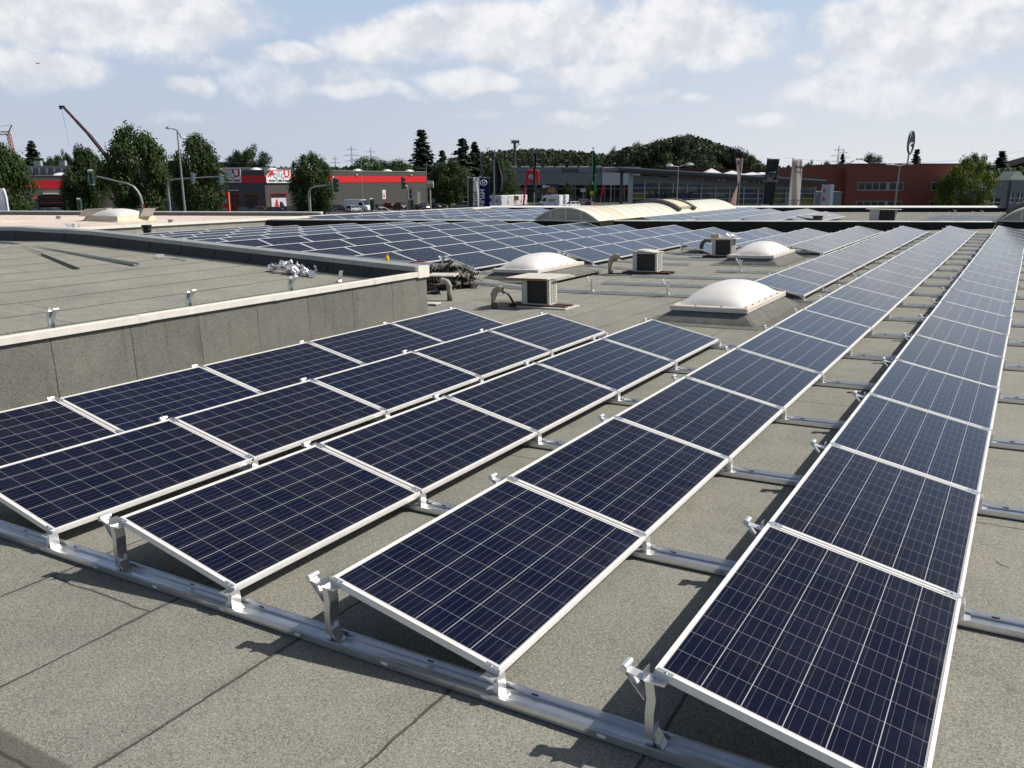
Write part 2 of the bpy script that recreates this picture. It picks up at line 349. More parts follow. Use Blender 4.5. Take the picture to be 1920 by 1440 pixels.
# ------------------------------------------------------------------ photovoltaic cells (UV in metres: u across the slope, v along the row)
def cell_mat():
    m, g, b = base_mat('solar_cells')
    uv = g.new('ShaderNodeUVMap').outputs[0]; U, Vv, _ = g.sep(uv)
    cu = g.m('DIVIDE', g.m('SUBTRACT', U, .0215), .1578); cv = g.m('DIVIDE', g.m('SUBTRACT', Vv, .032), .1586)
    iu = g.m('FLOOR', cu); iv = g.m('FLOOR', cv); fu = g.m('SUBTRACT', cu, iu); fv = g.m('SUBTRACT', cv, iv)
    du = g.m('MULTIPLY', g.m('MINIMUM', fu, g.m('SUBTRACT', 1.0, fu)), .1578); dv = g.m('MULTIPLY', g.m('MINIMUM', fv, g.m('SUBTRACT', 1.0, fv)), .1586)
    oi = g.new('ShaderNodeObjectInfo'); rnd = oi.outputs['Random']
    cid = g.comb(iu, iv, g.m('MULTIPLY', rnd, 50.0)); h = g.white(cid)
    h2 = g.white(g.comb(iv, iu, g.m('MULTIPLY', rnd, 31.0)))
    grain = g.new('ShaderNodeTexVoronoi'); g.put(grain.inputs['Vector'], g.comb(g.m('ADD', U, g.m('MULTIPLY', rnd, 9.0)), g.m('ADD', Vv, g.m('MULTIPLY', rnd, 13.0)), 0)); grain.inputs['Scale'].default_value = 55
    gs = g.sep(grain.outputs['Color'])
    blue = g.mix(g.m('ADD', g.m('MULTIPLY', h, .35), g.m('MULTIPLY', rnd, .5)), (.0031, .0048, .0172, 1), (.0040, .0078, .0300, 1))
    warm = g.m('MULTIPLY', g.ramp(h2, .3, 1.0, .15, .6), g.ramp(g.white(g.comb(rnd, 3.1, 0)), .35, .8, .1, 1.0))
    c = g.mix(warm, blue, (.0080, .0078, .0150, 1))
    k = g.ramp(gs[0], 0, 1, .80, 1.22, False); c = g.mix(1.0, c, g.comb(k, k, k), 'MULTIPLY')
    fb = g.m('FRACT', g.m('MULTIPLY', fu, 4.0)); db = g.m('MULTIPLY', g.m('ABSOLUTE', g.m('SUBTRACT', fb, .5)), .03945)
    c = g.mix(g.ramp(db, .0004, .0010, .42, 0.0), c, (.30, .31, .35, 1))
    c = g.mix(g.ramp(dv, .0008, .0015, .75, 0.0), c, (.34, .34, .36, 1))
    c = g.mix(g.ramp(du, .0012, .0020, .9, 0.0), c, (.52, .51, .50, 1))
    out = g.m('MAXIMUM', g.m('MAXIMUM', g.ramp(U, .0195, .0200, 1, 0), g.ramp(U, .9705, .9710, 0, 1)), g.m('MAXIMUM', g.ramp(Vv, .0305, .0310, 1, 0), g.ramp(Vv, 1.6190, 1.6195, 0, 1)))
    c = g.mix(out, c, (.62, .61, .58, 1))
    dust = g.ramp(g.noise(g.comb(g.m('ADD', U, g.m('MULTIPLY', rnd, 77.0)), Vv, 0), 3.0, 5), .35, .8)
    low = g.m('MULTIPLY', g.ramp(U, .86, .972), g.ramp(g.noise(g.comb(g.m('MULTIPLY', U, 2.0), g.m('ADD', g.m('MULTIPLY', Vv, 6.0), g.m('MULTIPLY', rnd, 40.0)), 0), 1.5, 5), .4, .7))
    c = g.mix(g.m('MULTIPLY', low, .05), c, (.35, .31, .26, 1))
    drop = g.ramp(g.noise(g.comb(g.m('ADD', U, g.m('MULTIPLY', rnd, 19.0)), g.m('ADD', Vv, g.m('MULTIPLY', rnd, 57.0)), 0), 9.0, 2), .825, .84)
    c = g.mix(g.m('MULTIPLY', drop, .6), c, (.5, .49, .45, 1))
    c = g.mix(g.m('MULTIPLY', dust, .022), c, (.35, .31, .26, 1))
    g.put(b.inputs['Base Color'], c)
    g.put(b.inputs['Roughness'], g.m('ADD', .09, g.m('MULTIPLY', dust, .08)))
    b.inputs['Specular Tint'].default_value = (1, .965, .90, 1); b.inputs['Sheen Weight'].default_value = .40; b.inputs['Sheen Roughness'].default_value = .16; b.inputs['Sheen Tint'].default_value = (1, .96, .92, 1); b.inputs['IOR'].default_value = 1.26; b.inputs['Specular IOR Level'].default_value = .5
    b.inputs['Coat Weight'].default_value = .0; b.inputs['Coat Roughness'].default_value = .52; b.inputs['Coat IOR'].default_value = 1.30; b.inputs['Coat Tint'].default_value = (1, .97, .93, 1)
    bn = g.new('ShaderNodeBump'); bn.inputs['Strength'].default_value = .05; bn.inputs['Distance'].default_value = .002
    g.put(bn.inputs['Height'], g.noise(g.comb(U, Vv, 0), 420, 1)); g.put(b.inputs['Normal'], bn.outputs[0])
    return m
CELLS = cell_mat()
# ------------------------------------------------------------------ the roof we stand on
WX0, WY0, WS = 1.0, 39.42, 0.527              # foot line of the step up to the rear roof
def wall_y(x): return WY0 + WS * (x - WX0)
r = MB()
xs = [-27.2, -17.0, -6.3, 9.0]
for a, b_ in zip(xs[:-1], xs[1:]):
    n = 6
    for i in range(n):
        q = []
        for x, t in ((a, i / n), (b_, i / n), (b_, (i + 1) / n), (a, (i + 1) / n)):
            ya, yb = -7.0, wall_y(x) + .3
            q.append((x, ya + (yb - ya) * t, zl(x)))
        r.poly(q, 0)
for (xa, xb) in zip(xs[:-1], xs[1:]):
    r.quad((xa, -7, zl(xa)), (xa, -7, -6), (xb, -7, -6), (xb, -7, zl(xb)), 1)
r.quad((9, -7, 0), (9, -7, -6), (9, 44, -6), (9, 44, 0), 1)
RENDER_W = mat('grey_render', (.35, .34, .31), .85, var=.15, vscale=1.5)
roof = r.build('roof', [F_MAIN, RENDER_W], matrix=RM)
tag(roof, kind='structure')

# ------------------------------------------------------------------ solar panels
TILT = 0.226656; PW, PL, PITCHJ, ZLOW = 0.99, 1.65, 1.67, 0.13
ct, st = math.cos(TILT), math.sin(TILT); ZH = ZLOW + PW * st
def pp(u, v, w_): return (u * ct + w_ * st, v, ZH - u * st + w_ * ct)
TP = Matrix(((ct, 0, st, 0), (0, 1, 0, 0), (-st, 0, ct, ZH), (0, 0, 0, 1)))
fb = MB(); FWD, FD = .0155, .036
def bar(u0, u1, v0, v1):
    fb.box(u0, u1, v0, v1, -FD, 0, 0, TP)
bar(0, FWD, 0, PL); bar(PW - FWD, PW, 0, PL); bar(FWD, PW - FWD, 0, FWD); bar(FWD, PW - FWD, PL - FWD, PL)
for k in range(3): fb.box(PW, PW + .0012, 0, PL, -.010 - k * .009, -.006 - k * .009, 0, TP)      # ribs of the extruded side
frame_me = fb.mesh('frame', FRAME)
gm = bpy.data.meshes.new('cell_sheet')
c4 = [(FWD - .0005, FWD - .0005), (PW - FWD + .0005, FWD - .0005), (PW - FWD + .0005, PL - FWD + .0005), (FWD - .0005, PL - FWD + .0005)]
vv = [pp(u, v, -.0035) for u, v in c4] + [pp(u, v, -.0085) for u, v in c4]
gm.from_pydata(vv, [], [(0, 1, 2, 3), (7, 6, 5, 4), (0, 4, 5, 1), (1, 5, 6, 2), (2, 6, 7, 3), (3, 7, 4, 0)]); gm.materials.append(CELLS)
BACKSHEET = mat('white_backsheet', (.6, .6, .58), .6); gm.materials.append(BACKSHEET); gm.polygons[1].material_index = 1
ul = gm.uv_layers.new(name='UVMap')
for lp in gm.loops: ul.data[lp.index].uv = c4[lp.vertex_index % 4]
def XK(k): return 1.78 - 1.683 * k
P0 = thing('solar_panel', '', 'solar panel', RMat(0, 0), 'solar panels mounted in tilted rows on the flat roofs')
for nm, me in (('frame', frame_me), ('cell_sheet', gm)):
    o = bpy.data.objects.new(nm, me); COL.objects.link(o); o.parent = P0
p_used = [False]; NPAN = [0]
def panel(matrix, label):
    if not p_used[0]: p_used[0] = True; P0.matrix_basis = matrix; P0['label'] = label; r_ = P0
    else: r_ = dup(P0, matrix, label)
    NPAN[0] += 1
    return r_
ROWS = [(0, 0, 20, 'n', 'rightmost long row'), (1, 0, 20, 'n', 'long row second from the right'), (2, 0, 4, 'n', 'short row just left of the two long rows'),
        (3, 0, 4, 'n', 'middle short row in the left foreground'), (4, 0, 4, 'n', 'short row beside the grey block wall'),
        (2, 8, 20, 'n', 'long row starting behind the nearest dome'), (3, 14, 20, 'n', 'row right behind the farthest dome'), (4, 14, 19, 'n', 'row behind the air conditioner beside the farthest dome'),
        (5, 14, 19, 'n', 'row starting behind the dark grey bent pipe'), (6, 11, 18, 'n', 'row starting right of the left dome'), (7, 9, 18, 'n', 'row starting just behind the left dome'),
        (8, 8, 17, 'n', 'row starting behind the heap of black mats'), (9, 6, 17, 'f', 'first row left of the one behind the mats'), (10, 6, 16, 'f', 'second row left of the one behind the mats'),
        (11, 6, 16, 'f', 'third row left of the one behind the mats'), (12, 6, 15, 'f', 'fourth row left of the one behind the mats'), (13, 6, 15, 'f', 'fifth row left of the one behind the mats'),
        (14, 6, 14, 'f', 'third row from the pale roof wall'), (15, 6, 13, 'f', 'second row from the pale roof wall'), (16, 6, 13, 'f', 'row nearest the pale roof wall')]
for (k, j0, j1, e, rn) in ROWS:
    for j in range(j0, j1 + 1):
        n = j - j0 + 1 if e == 'n' else j1 - j + 1
        jx = random.uniform(-.004, .004)
        panel(RMat(XK(k) + jx, j * PITCHJ + .01) @ Matrix.Rotation(random.uniform(-.003, .003), 4, 'Y') @ Matrix.Rotation(random.uniform(-.0015, .0015), 4, 'X'),
              f"solar panel, {ORD[n]} from {'near' if e == 'n' else 'far'} end, {rn}")

# ------------------------------------------------------------------ mounting rails with posts and base clamps
b = MB()
b.box(-.032, .052, -.031, .031, .026, .031)
for sgn in (-1, 1):
    b.box(-.024, .012, sgn * .0300 - .0015, sgn * .0300 + .0015, .031, .175)
    b.prism([(-.024, sgn * .0300 - .0015, .175), (.012, sgn * .0300 - .0015, .175), (.020, sgn * .0300 - .0015, .24), (.012, sgn * .0300 - .0015, .308), (-.026, sgn * .0300 - .0015, .308), (-.017, sgn * .0300 - .0015, .24)], (0, .003, 0))
b.box(.0095, .0125, -.0285, .0285, .031, .075)
b.prism([(.0095, -.0285, .125), (.0125, -.0285, .125), (.0125, -.0285, .175), (.0205, -.0285, .24), (.0125, -.0285, .306), (.0095, -.0285, .306), (.0175, -.0285, .24), (.0095, -.0285, .175)], (0, .057, 0))
b.prism([(.03, -.0285, .031), (.05, -.0285, .031), (.0125, -.0285, .09), (.0095, -.0285, .075)], (0, .057, 0))
b.box(-.03, .055, -.032, .032, .308, .313)
b.box(-.034, -.030, -.030, .030, .308, .352)
post_me = b.mesh('support_post', ALU)
b = MB()
b.prism([(-.03, -.024, .306), (-.108, -.024, .322), (-.108, -.024, .326), (-.03, -.024, .311)], (0, .048, 0))
b.prism([(-.118, -.024, .322), (-.112, -.024, .318), (-.028, -.024, .225), (-.032, -.024, .222)], (0, .048, 0))
b.tube([(-.115, -.034, .339), (-.115, .034, .339)], .0175, 14)
b.tube([(-.115, -.036, .339), (-.115, -.033, .339)], .010, 10)
arm_me = b.mesh('hook_arm', ALU2)
def clip_me_(y0, y1, mid, low):
    b = MB()
    for u0, u1, uc in (((PW - .075, PW - .006, PW - .045),) if low else ((.008, .075, .045),)):
        b.box(u0, u1, y0, y1, .0012, .0042, 0, TP); yc = (y0 + y1) / 2 if not mid else 0
        b.tube([TP @ Vector((uc, yc, .003)), TP @ Vector((uc, yc, .010))], .0065, 8)
    return b.mesh('panel_clip', ALU)
CLIPS = {q: [clip_me_(a, c, q == 'm', lo) for lo in (False, True)] for q, a, c in (('m', -.021, .021), ('s', -.002, .021), ('e', -.021, .002))}
ENDS = {}
for (k_, j0_, j1_, e_, n_) in ROWS: ENDS[(k_, j0_)] = 's'; ENDS[(k_, j1_ + 1)] = 'e'
b = MB(); X0 = PW * ct
b.prism([(X0 - .075, -.031, .026), (X0 + .045, -.031, .026), (X0 + .045, -.031, .031), (X0 + .018, -.031, .034), (X0 + .018, -.031, .098), (X0 + .014, -.031, .118), (X0 + .008, -.031, .118), (X0 + .006, -.031, .0935), (X0 - .055, -.031, .106), (X0 - .075, -.031, .103), (X0 - .075, -.031, .098), (X0 - .052, -.031, .098), (X0 - .010, -.031, .085), (X0 - .010, -.031, .034)], (0, .062, 0))
clamp_me = b.mesh('base_clamp', ALU2)
prof = [(-.055, .006), (.056, .006), (.056, .057), (.046, .055), (.046, .030), (.038, .0245), (.003, .0245), (.001, .0275), (-.017, .0275), (-.019, .0245), (-.040, .0255), (-.046, .042), (-.055, .040)]
def rail(j, xa, xb, rows, label, wide=True):
    root = thing('mounting_rail', label, 'rail', RM @ Matrix.Translation((0, j * PITCHJ, 0)), 'aluminium rails under the panel rows')
    bp_ = [xa] + [x for x in (-17.0, -6.3) if xa < x < xb] + [xb]
    m = MB()
    m.loft([[(x, y, z + zl(x)) for y, z in prof] for x in bp_], 0)
    for x0, x1 in zip(bp_[:-1], bp_[1:]):
        L = x1 - x0; n = max(1, int(L / .9))
        for i in range(n):      # black strips put in as the shadow gap under the rail
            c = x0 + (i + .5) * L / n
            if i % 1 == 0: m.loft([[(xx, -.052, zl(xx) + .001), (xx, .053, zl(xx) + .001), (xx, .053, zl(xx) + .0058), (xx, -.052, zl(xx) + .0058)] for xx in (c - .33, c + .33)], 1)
    x = xa + .24
    while x < xb - .1:
        p = [(x - .020, -.0558, .022), (x - .013, -.0558, .0175), (x + .013, -.0558, .0175), (x + .020, -.0558, .022), (x + .020, -.0558, .0285), (x + .013, -.0558, .033), (x - .013, -.0558, .033), (x - .020, -.0558, .0285)]
        m.poly([(a, y, z + zl(x)) for a, y, z in p], 2)
        m.box(x + .18, x + .215, .0452, .0458, .036 + zl(x), .044 + zl(x), 1)
        x += .56
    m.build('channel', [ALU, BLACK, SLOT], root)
    for k, hi, lo, clip in rows:
        T = Matrix.Translation((XK(k), 0, zl(XK(k))))
        if hi:
            o = bpy.data.objects.new('support_post', post_me); COL.objects.link(o); o.parent = root; o.matrix_basis = T
            a = bpy.data.objects.new('hook_arm', arm_me); COL.objects.link(a); a.parent = o
        if lo:
            o = bpy.data.objects.new('base_clamp', clamp_me); COL.objects.link(o); o.parent = root; o.matrix_basis = Matrix.Translation((XK(k), 0, zl(XK(k) + .96)))
        if clip:
            for cme_ in CLIPS[ENDS.get((k, j), 'm')]: o = bpy.data.objects.new('panel_clip', cme_); COL.objects.link(o); o.parent = root; o.matrix_basis = T
    return root
def rrows(ks, j): return [(k, True, True, True) for k in ks]
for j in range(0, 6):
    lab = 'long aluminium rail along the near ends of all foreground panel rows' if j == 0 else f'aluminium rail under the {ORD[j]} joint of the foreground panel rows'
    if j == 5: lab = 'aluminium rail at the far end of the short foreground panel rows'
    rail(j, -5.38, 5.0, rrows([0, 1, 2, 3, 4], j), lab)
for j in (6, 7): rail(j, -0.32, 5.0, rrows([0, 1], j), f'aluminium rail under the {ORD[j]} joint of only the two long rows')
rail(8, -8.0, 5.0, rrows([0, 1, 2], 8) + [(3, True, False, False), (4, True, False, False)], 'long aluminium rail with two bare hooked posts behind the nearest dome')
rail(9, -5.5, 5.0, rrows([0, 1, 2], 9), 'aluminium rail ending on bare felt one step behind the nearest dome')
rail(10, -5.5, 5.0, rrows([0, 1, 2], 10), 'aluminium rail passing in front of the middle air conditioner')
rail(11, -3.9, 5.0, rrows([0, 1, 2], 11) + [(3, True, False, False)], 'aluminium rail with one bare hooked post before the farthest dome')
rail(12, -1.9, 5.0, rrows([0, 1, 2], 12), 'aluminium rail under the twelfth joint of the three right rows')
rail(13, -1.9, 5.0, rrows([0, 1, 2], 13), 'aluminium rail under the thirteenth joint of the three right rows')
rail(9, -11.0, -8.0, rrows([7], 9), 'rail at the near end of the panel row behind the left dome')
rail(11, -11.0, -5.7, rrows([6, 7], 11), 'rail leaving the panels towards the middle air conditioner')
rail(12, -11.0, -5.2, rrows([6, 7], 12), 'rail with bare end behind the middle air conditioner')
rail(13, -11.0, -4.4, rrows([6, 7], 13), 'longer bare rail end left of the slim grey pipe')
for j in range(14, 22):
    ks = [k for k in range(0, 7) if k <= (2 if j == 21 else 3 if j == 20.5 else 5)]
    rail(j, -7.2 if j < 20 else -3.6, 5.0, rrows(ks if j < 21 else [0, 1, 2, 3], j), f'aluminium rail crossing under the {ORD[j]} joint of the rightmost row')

# ------------------------------------------------------------------ raised roof block on the left
BX, BYF = -5.75, 8.65
def bz(x): return .715 + .0625 * min(max(BX - x, 0), 9.9)
def ptop(x): return .985 + .0655 * min(max(BX - x, 0), 10.25)
blk = thing('roof_block', 'raised grey felt roof block with white coping at the left', 'roof block', RM)
m = MB(); m.box(BX - .25, BX, -7, BYF, -.3, .825); m.box(-36, BX - .25, BYF - .2, BYF, -.3, .80)
wall = m.build('side_wall', [F_WALL], blk)
m = MB()
xsb = [BX - .02, -9, -12.5, -15.65, -22, -36]
for a, c in zip(xsb[:-1], xsb[1:]):
    for i in range(5):
        y0 = -7 + (BYF - .12 + 7) * i / 5; y1 = -7 + (BYF - .12 + 7) * (i + 1) / 5
        m.poly([(a, y0, bz(a)), (a, y1, bz(a)), (c, y1, bz(c)), (c, y0, bz(c))])
m.build('roof_sheet', [felt_mat('block_top_felt', (.262, .258, .222), x0=-5.80, strip=.93, sw=(.009, .018), gran=2.0, seam=1.3)], blk)
m = MB()        # white coping in lengths, with a drip edge
y = -7.0; i = 0
while y < BYF:
    y1 = min(y + 2.05, BYF + .03); dz_ = random.uniform(-.003, .003); dx_ = random.uniform(0, .004)
    m.prism([(BX + .034 + dx_, y, .818 + dz_), (BX + .038 + dx_, y, .892 + dz_), (BX + .016 + dx_, y, .900 + dz_), (BX - .10, y, .893 + dz_), (BX - .13, y, .855), (BX - .13, y, .82), (BX + .028, y, .83)], (0, y1 - y - .004, 0))
    if y > -7: m.prism([(BX + .037 + dx_, y - .06, .816), (BX + .0415 + dx_, y - .06, .893), (BX + .018, y - .06, .9035), (BX - .102, y - .06, .8965), (BX - .1, y - .06, .816)], (0, .12, 0))
    y = y1
m.build('coping', [WHITE_METAL], blk)
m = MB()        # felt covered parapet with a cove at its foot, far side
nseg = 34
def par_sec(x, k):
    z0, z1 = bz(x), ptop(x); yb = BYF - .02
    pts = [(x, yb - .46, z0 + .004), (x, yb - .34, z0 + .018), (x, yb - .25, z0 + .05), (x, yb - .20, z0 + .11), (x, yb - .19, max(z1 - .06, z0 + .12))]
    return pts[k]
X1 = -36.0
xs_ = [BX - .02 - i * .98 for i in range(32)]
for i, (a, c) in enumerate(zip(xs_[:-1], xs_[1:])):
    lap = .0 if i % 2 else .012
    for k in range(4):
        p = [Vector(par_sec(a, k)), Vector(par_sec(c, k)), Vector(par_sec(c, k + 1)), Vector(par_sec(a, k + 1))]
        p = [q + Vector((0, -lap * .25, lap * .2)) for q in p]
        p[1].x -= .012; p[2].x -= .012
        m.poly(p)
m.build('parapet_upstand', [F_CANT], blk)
m = MB()
for a, c in zip(xs_[:-1:3], xs_[3::3]):
    a0 = a + (.02 if a == xs_[0] else 0); g_ = .004
    m.loft([[(x, BYF - .245, ptop(x) - .085), (x, BYF - .235, ptop(x) - .088), (x, BYF - .225, ptop(x) - .02), (x, BYF + .02, ptop(x) - .01), (x, BYF + .02, ptop(x) - .1), (x, BYF + .035, ptop(x) - .1), (x, BYF + .035, ptop(x) + .004), (x, BYF - .235, ptop(x) - .006)] for x in (a0, c + g_)])
m.build('zinc_cap', [GREY_METAL], blk)
m = MB(); m.box(BX - .02, BX + .042, BYF - .26, BYF + .04, .80, ptop(BX) + .008); m.build('cap_end', [WHITE_METAL], blk)

# ---- local rays, to set small things on the felt
MI = M3.inverted()
def lray(px, py): return MI @ (FW + RT * ((px - 960) / FPX) - UP * ((py - 720) / FPX))
def lz(px, py, zf):
    d = lray(px, py); z = zf(-8) if callable(zf) else zf; p = None
    for _ in range(30):
        p = CAM + d * ((z - CAM.z) / d.z); z = zf(p.x) if callable(zf) else zf
    return p
def ly(px, py, Y):
    d = lray(px, py); return CAM + d * ((Y - CAM.y) / d.y)
def rt(x, y, z, rz=0.0): return RM @ Matrix.Translation((x, y, z)) @ Matrix.Rotation(rz, 4, 'Z')
for (px, py, lab) in ((97, 611, 'nearest bright bracket standing behind the white coping'), (353, 571, 'middle bright bracket standing behind the white coping'), (553, 543, 'farthest standing bracket behind the white coping')):
    p = Vector((-6.2, {97: 2.44, 353: 4.24, 553: 6.0}[px], 0))
    t = thing('bracket', 'upright aluminium ' + lab.replace('bracket ', 'bracket, '), 'bracket', rt(p.x, p.y, bz(p.x) - .03, PI + random.uniform(-.1, .1)), 'loose brackets on the raised block roof')
    for nm, me in (('support_post', post_me), ('hook_arm', arm_me)):
        o = bpy.data.objects.new(nm, me); COL.objects.link(o); o.parent = t
p = lz(634, 528, bz); m = MB(); m.prism([(-.10, -.03, 0), (.02, -.03, 0), (.02, -.03, .004), (-.06, -.03, .05), (-.16, -.03, .19), (-.17, -.03, .185), (-.08, -.03, .045)], (0, .06, 0))
tag(m.build('bracket', [ALU2], matrix=rt(p.x, p.y, bz(p.x), 2.7)), 'bright bracket lying tipped over at the corner of the block roof', 'bracket', 'loose brackets on the raised block roof')
# heap of clips
pc = lz(540, 512, bz)
def clip_mesh(seed):
    rr = random.Random(seed); m = MB(); a, h, d = rr.uniform(.05, .075), rr.uniform(.05, .09), rr.uniform(.03, .05)
    m.box(-a, a, -d, d, 0, .004); m.box(-a, -a + .004, -d, d, .004, h); m.box(a - .004, a, -d, d, .004, h * .7); m.box(-a - .02, -a, -d, d, h - .004, h)
    return m.mesh('clip', ALU2)
cms = [clip_mesh(i) for i in range(4)]
for i in range(34):
    rr = random.Random(100 + i); ang = rr.uniform(0, 2 * PI); rad = abs(rr.gauss(0, .5)); lay = max(0, .17 * (1 - rad / .55)) * rr.random()
    if i > 30: rad = .62 + .2 * (i - 31); ang = -.4
    o = bpy.data.objects.new('clip', cms[i % 4]); COL.objects.link(o)
    x = pc.x + rad * math.cos(ang) * .75; y = pc.y + rad * math.sin(ang) * .35
    o.matrix_basis = RM @ Matrix.Translation((x, y, bz(x) + .03 + lay)) @ Matrix.Rotation(rr.uniform(0, 6), 4, 'Z') @ Matrix.Rotation(rr.uniform(-1.4, 1.4), 4, 'X') @ Matrix.Rotation(rr.uniform(-.8, .8), 4, 'Y')
    tag(o, 'shiny metal clip in the heap at the foot of the dark parapet', 'clip', 'heap of clips on the block roof')
def loose_rail(px0, py0, px1, py1, zf, label, name='rail_offcut', h=.05, mat_=ALU2, w=.1):
    a, b2 = lz(px0, py0, zf), lz(px1, py1, zf)
    for q_ in (a, b2): q_.y = min(q_.y, 7.9); q_.z = zf(q_.x) + .004
    d = b2 - a; L = math.hypot(d.x, d.y)
    m = MB(); m.prism([(0, -w / 2, .004), (0, w / 2, .004), (0, w / 2, h), (0, w / 2 - .008, h), (0, w / 2 - .012, h * .4), (0, -w / 2 + .012, h * .4), (0, -w / 2 + .008, h), (0, -w / 2, h)], (L, 0, 0))
    T = Matrix.Translation(a) @ d.to_track_quat('X', 'Z').to_matrix().to_4x4()
    return tag(m.build(name, [mat_], matrix=RM @ T), label, 'rail offcut')
loose_rail(293, 484, 338, 480.5, bz, 'white square aluminium offcut lying on the block roof near the parapet', h=.07)
loose_rail(364, 481, 381, 486, bz, 'short thin silver strip leaning by the dark parapet foot', w=.04, h=.02)
loose_rail(0, 456, 253, 467, bz, 'long grey rail lying across the far end of the block roof', w=.1, h=.05, mat_=GREY_METAL)
loose_rail(26, 457.5, 140, 474, bz, 'black flat strip lying diagonally on the far block roof', name='cable_strip', w=.10, h=.012, mat_=BLACK)
p = lz(63, 449, bz); p.y = min(p.y, 7.55); m = MB(); m.grid(lambda u, v: ((u - .5) * .9, (v - .5) * .45, .02 + .14 * abs(math.sin(u * 7 + v * 3)) * (1 - abs(u - .5))), 14, 6)
PLASTIC = mat('white_plastic', (.72, .75, .80), .35, var=.1, vscale=8)
o = m.build('plastic_sheet', [PLASTIC], matrix=rt(p.x, p.y, bz(p.x))); s = o.modifiers.new('t', 'SOLIDIFY'); s.thickness = .004
tag(o, 'crumpled white plastic sheet by the far left parapet', 'plastic sheet')
p = lz(31, 449, bz); p.y = min(p.y, 7.5); m = MB(); m.tube([(0, -.08, .06), (0, .10, .06)], .06, 10); tag(m.build('tape_roll', [PLASTIC], matrix=rt(p.x, p.y, bz(p.x))), 'small white roll left of the crumpled plastic sheet', 'roll')
# clips left on the zinc cap far left
for i, px in enumerate((126, 131, 137, 143)):
    p = ly(px, 423, BYF - .1); o = bpy.data.objects.new('clip', cms[i]); COL.objects.link(o)
    o.matrix_basis = rt(p.x, p.y, ptop(p.x) + .01, i * 1.3); tag(o, 'small metal clip left on top of the zinc parapet cap', 'clip', 'clips on the parapet cap')

# ------------------------------------------------------------------ skylight domes
KNOB = mat('ochre_cap', (.50, .30, .07), .5)
def dome(x, y, label, w=1.28, l=2.45, curbh=.20, base=(1.64, 2.86)):
    t = thing('skylight', label, 'skylight', RMat(x, y, 0, 0, False), 'opal skylight domes on the felt roof')
    m = MB(); bw, bl = base[0] / 2, base[1] / 2; tw, tl = w / 2 - .05, l / 2 - .05
    def ring(a, c, z, cut=.05): return [(-a + cut, -c, z), (a - cut, -c, z), (a, -c + cut, z), (a, c - cut, z), (a - cut, c, z), (-a + cut, c, z), (-a, c - cut, z), (-a, -c + cut, z)]
    m.loft([ring(bw + .22, bl + .22, .003, .12), ring(bw + .21, bl + .21, .010, .12), ring(bw + .02, bl + .02, .018), ring(bw - .02, bl - .02, .05), ring(tw, tl, curbh)])
    m.build('curb', [F_CURB], t)
    m = MB(); m.loft([ring(w / 2 - .03, l / 2 - .03, curbh - .012, .015), ring(w / 2, l / 2, curbh - .012, .015), ring(w / 2, l / 2, curbh + .055, .015), ring(w / 2 - .012, l / 2 - .012, curbh + .065, .015), ring(w / 2 - .10, l / 2 - .10, curbh + .07, .02)])
    m.build('rim', [mat('rim_white', (.70, .64, .57), .4, var=.08, vscale=5)], t)
    a, c, H = w / 2 - .09, l / 2 - .09, .30
    m = MB()
    def shp(u, v):
        X, Y = (u * 2 - 1), (v * 2 - 1)
        e = (1 - abs(X) ** 2.3) * (1 - abs(Y) ** 2.6)
        return (X * a, Y * c, curbh + .062 + H * max(e, 0) ** .72)
    m.grid(shp, 28, 36)
    m.build('dome', [ACRYL], t, smooth=True)
    for i in range(7):
        for sx in (-1, 1):
            m = MB(); m.tube([(sx * (w / 2 - .045), -l / 2 + .08 + i * (l - .16) / 6, curbh + .064), (sx * (w / 2 - .045), -l / 2 + .08 + i * (l - .16) / 6, curbh + .085)], .018, 8, r2=.012); m.build('screw_cap', [KNOB], t)
    for i in range(1, 3):
        for sy in (-1, 1):
            m = MB(); m.tube([(-w / 2 + i * w / 3, sy * (l / 2 - .045), curbh + .064), (-w / 2 + i * w / 3, sy * (l / 2 - .045), curbh + .085)], .018, 8, r2=.012); m.build('screw_cap', [KNOB], t)
    return t
dome(-1.46, 11.6, 'nearest opal skylight dome, beside the second long panel row')
dome(-7.55, 15.72, 'opal skylight dome behind the first air conditioner, leftmost of three')
dome(-3.65, 21.75, 'farthest opal skylight dome beside the third air conditioner')

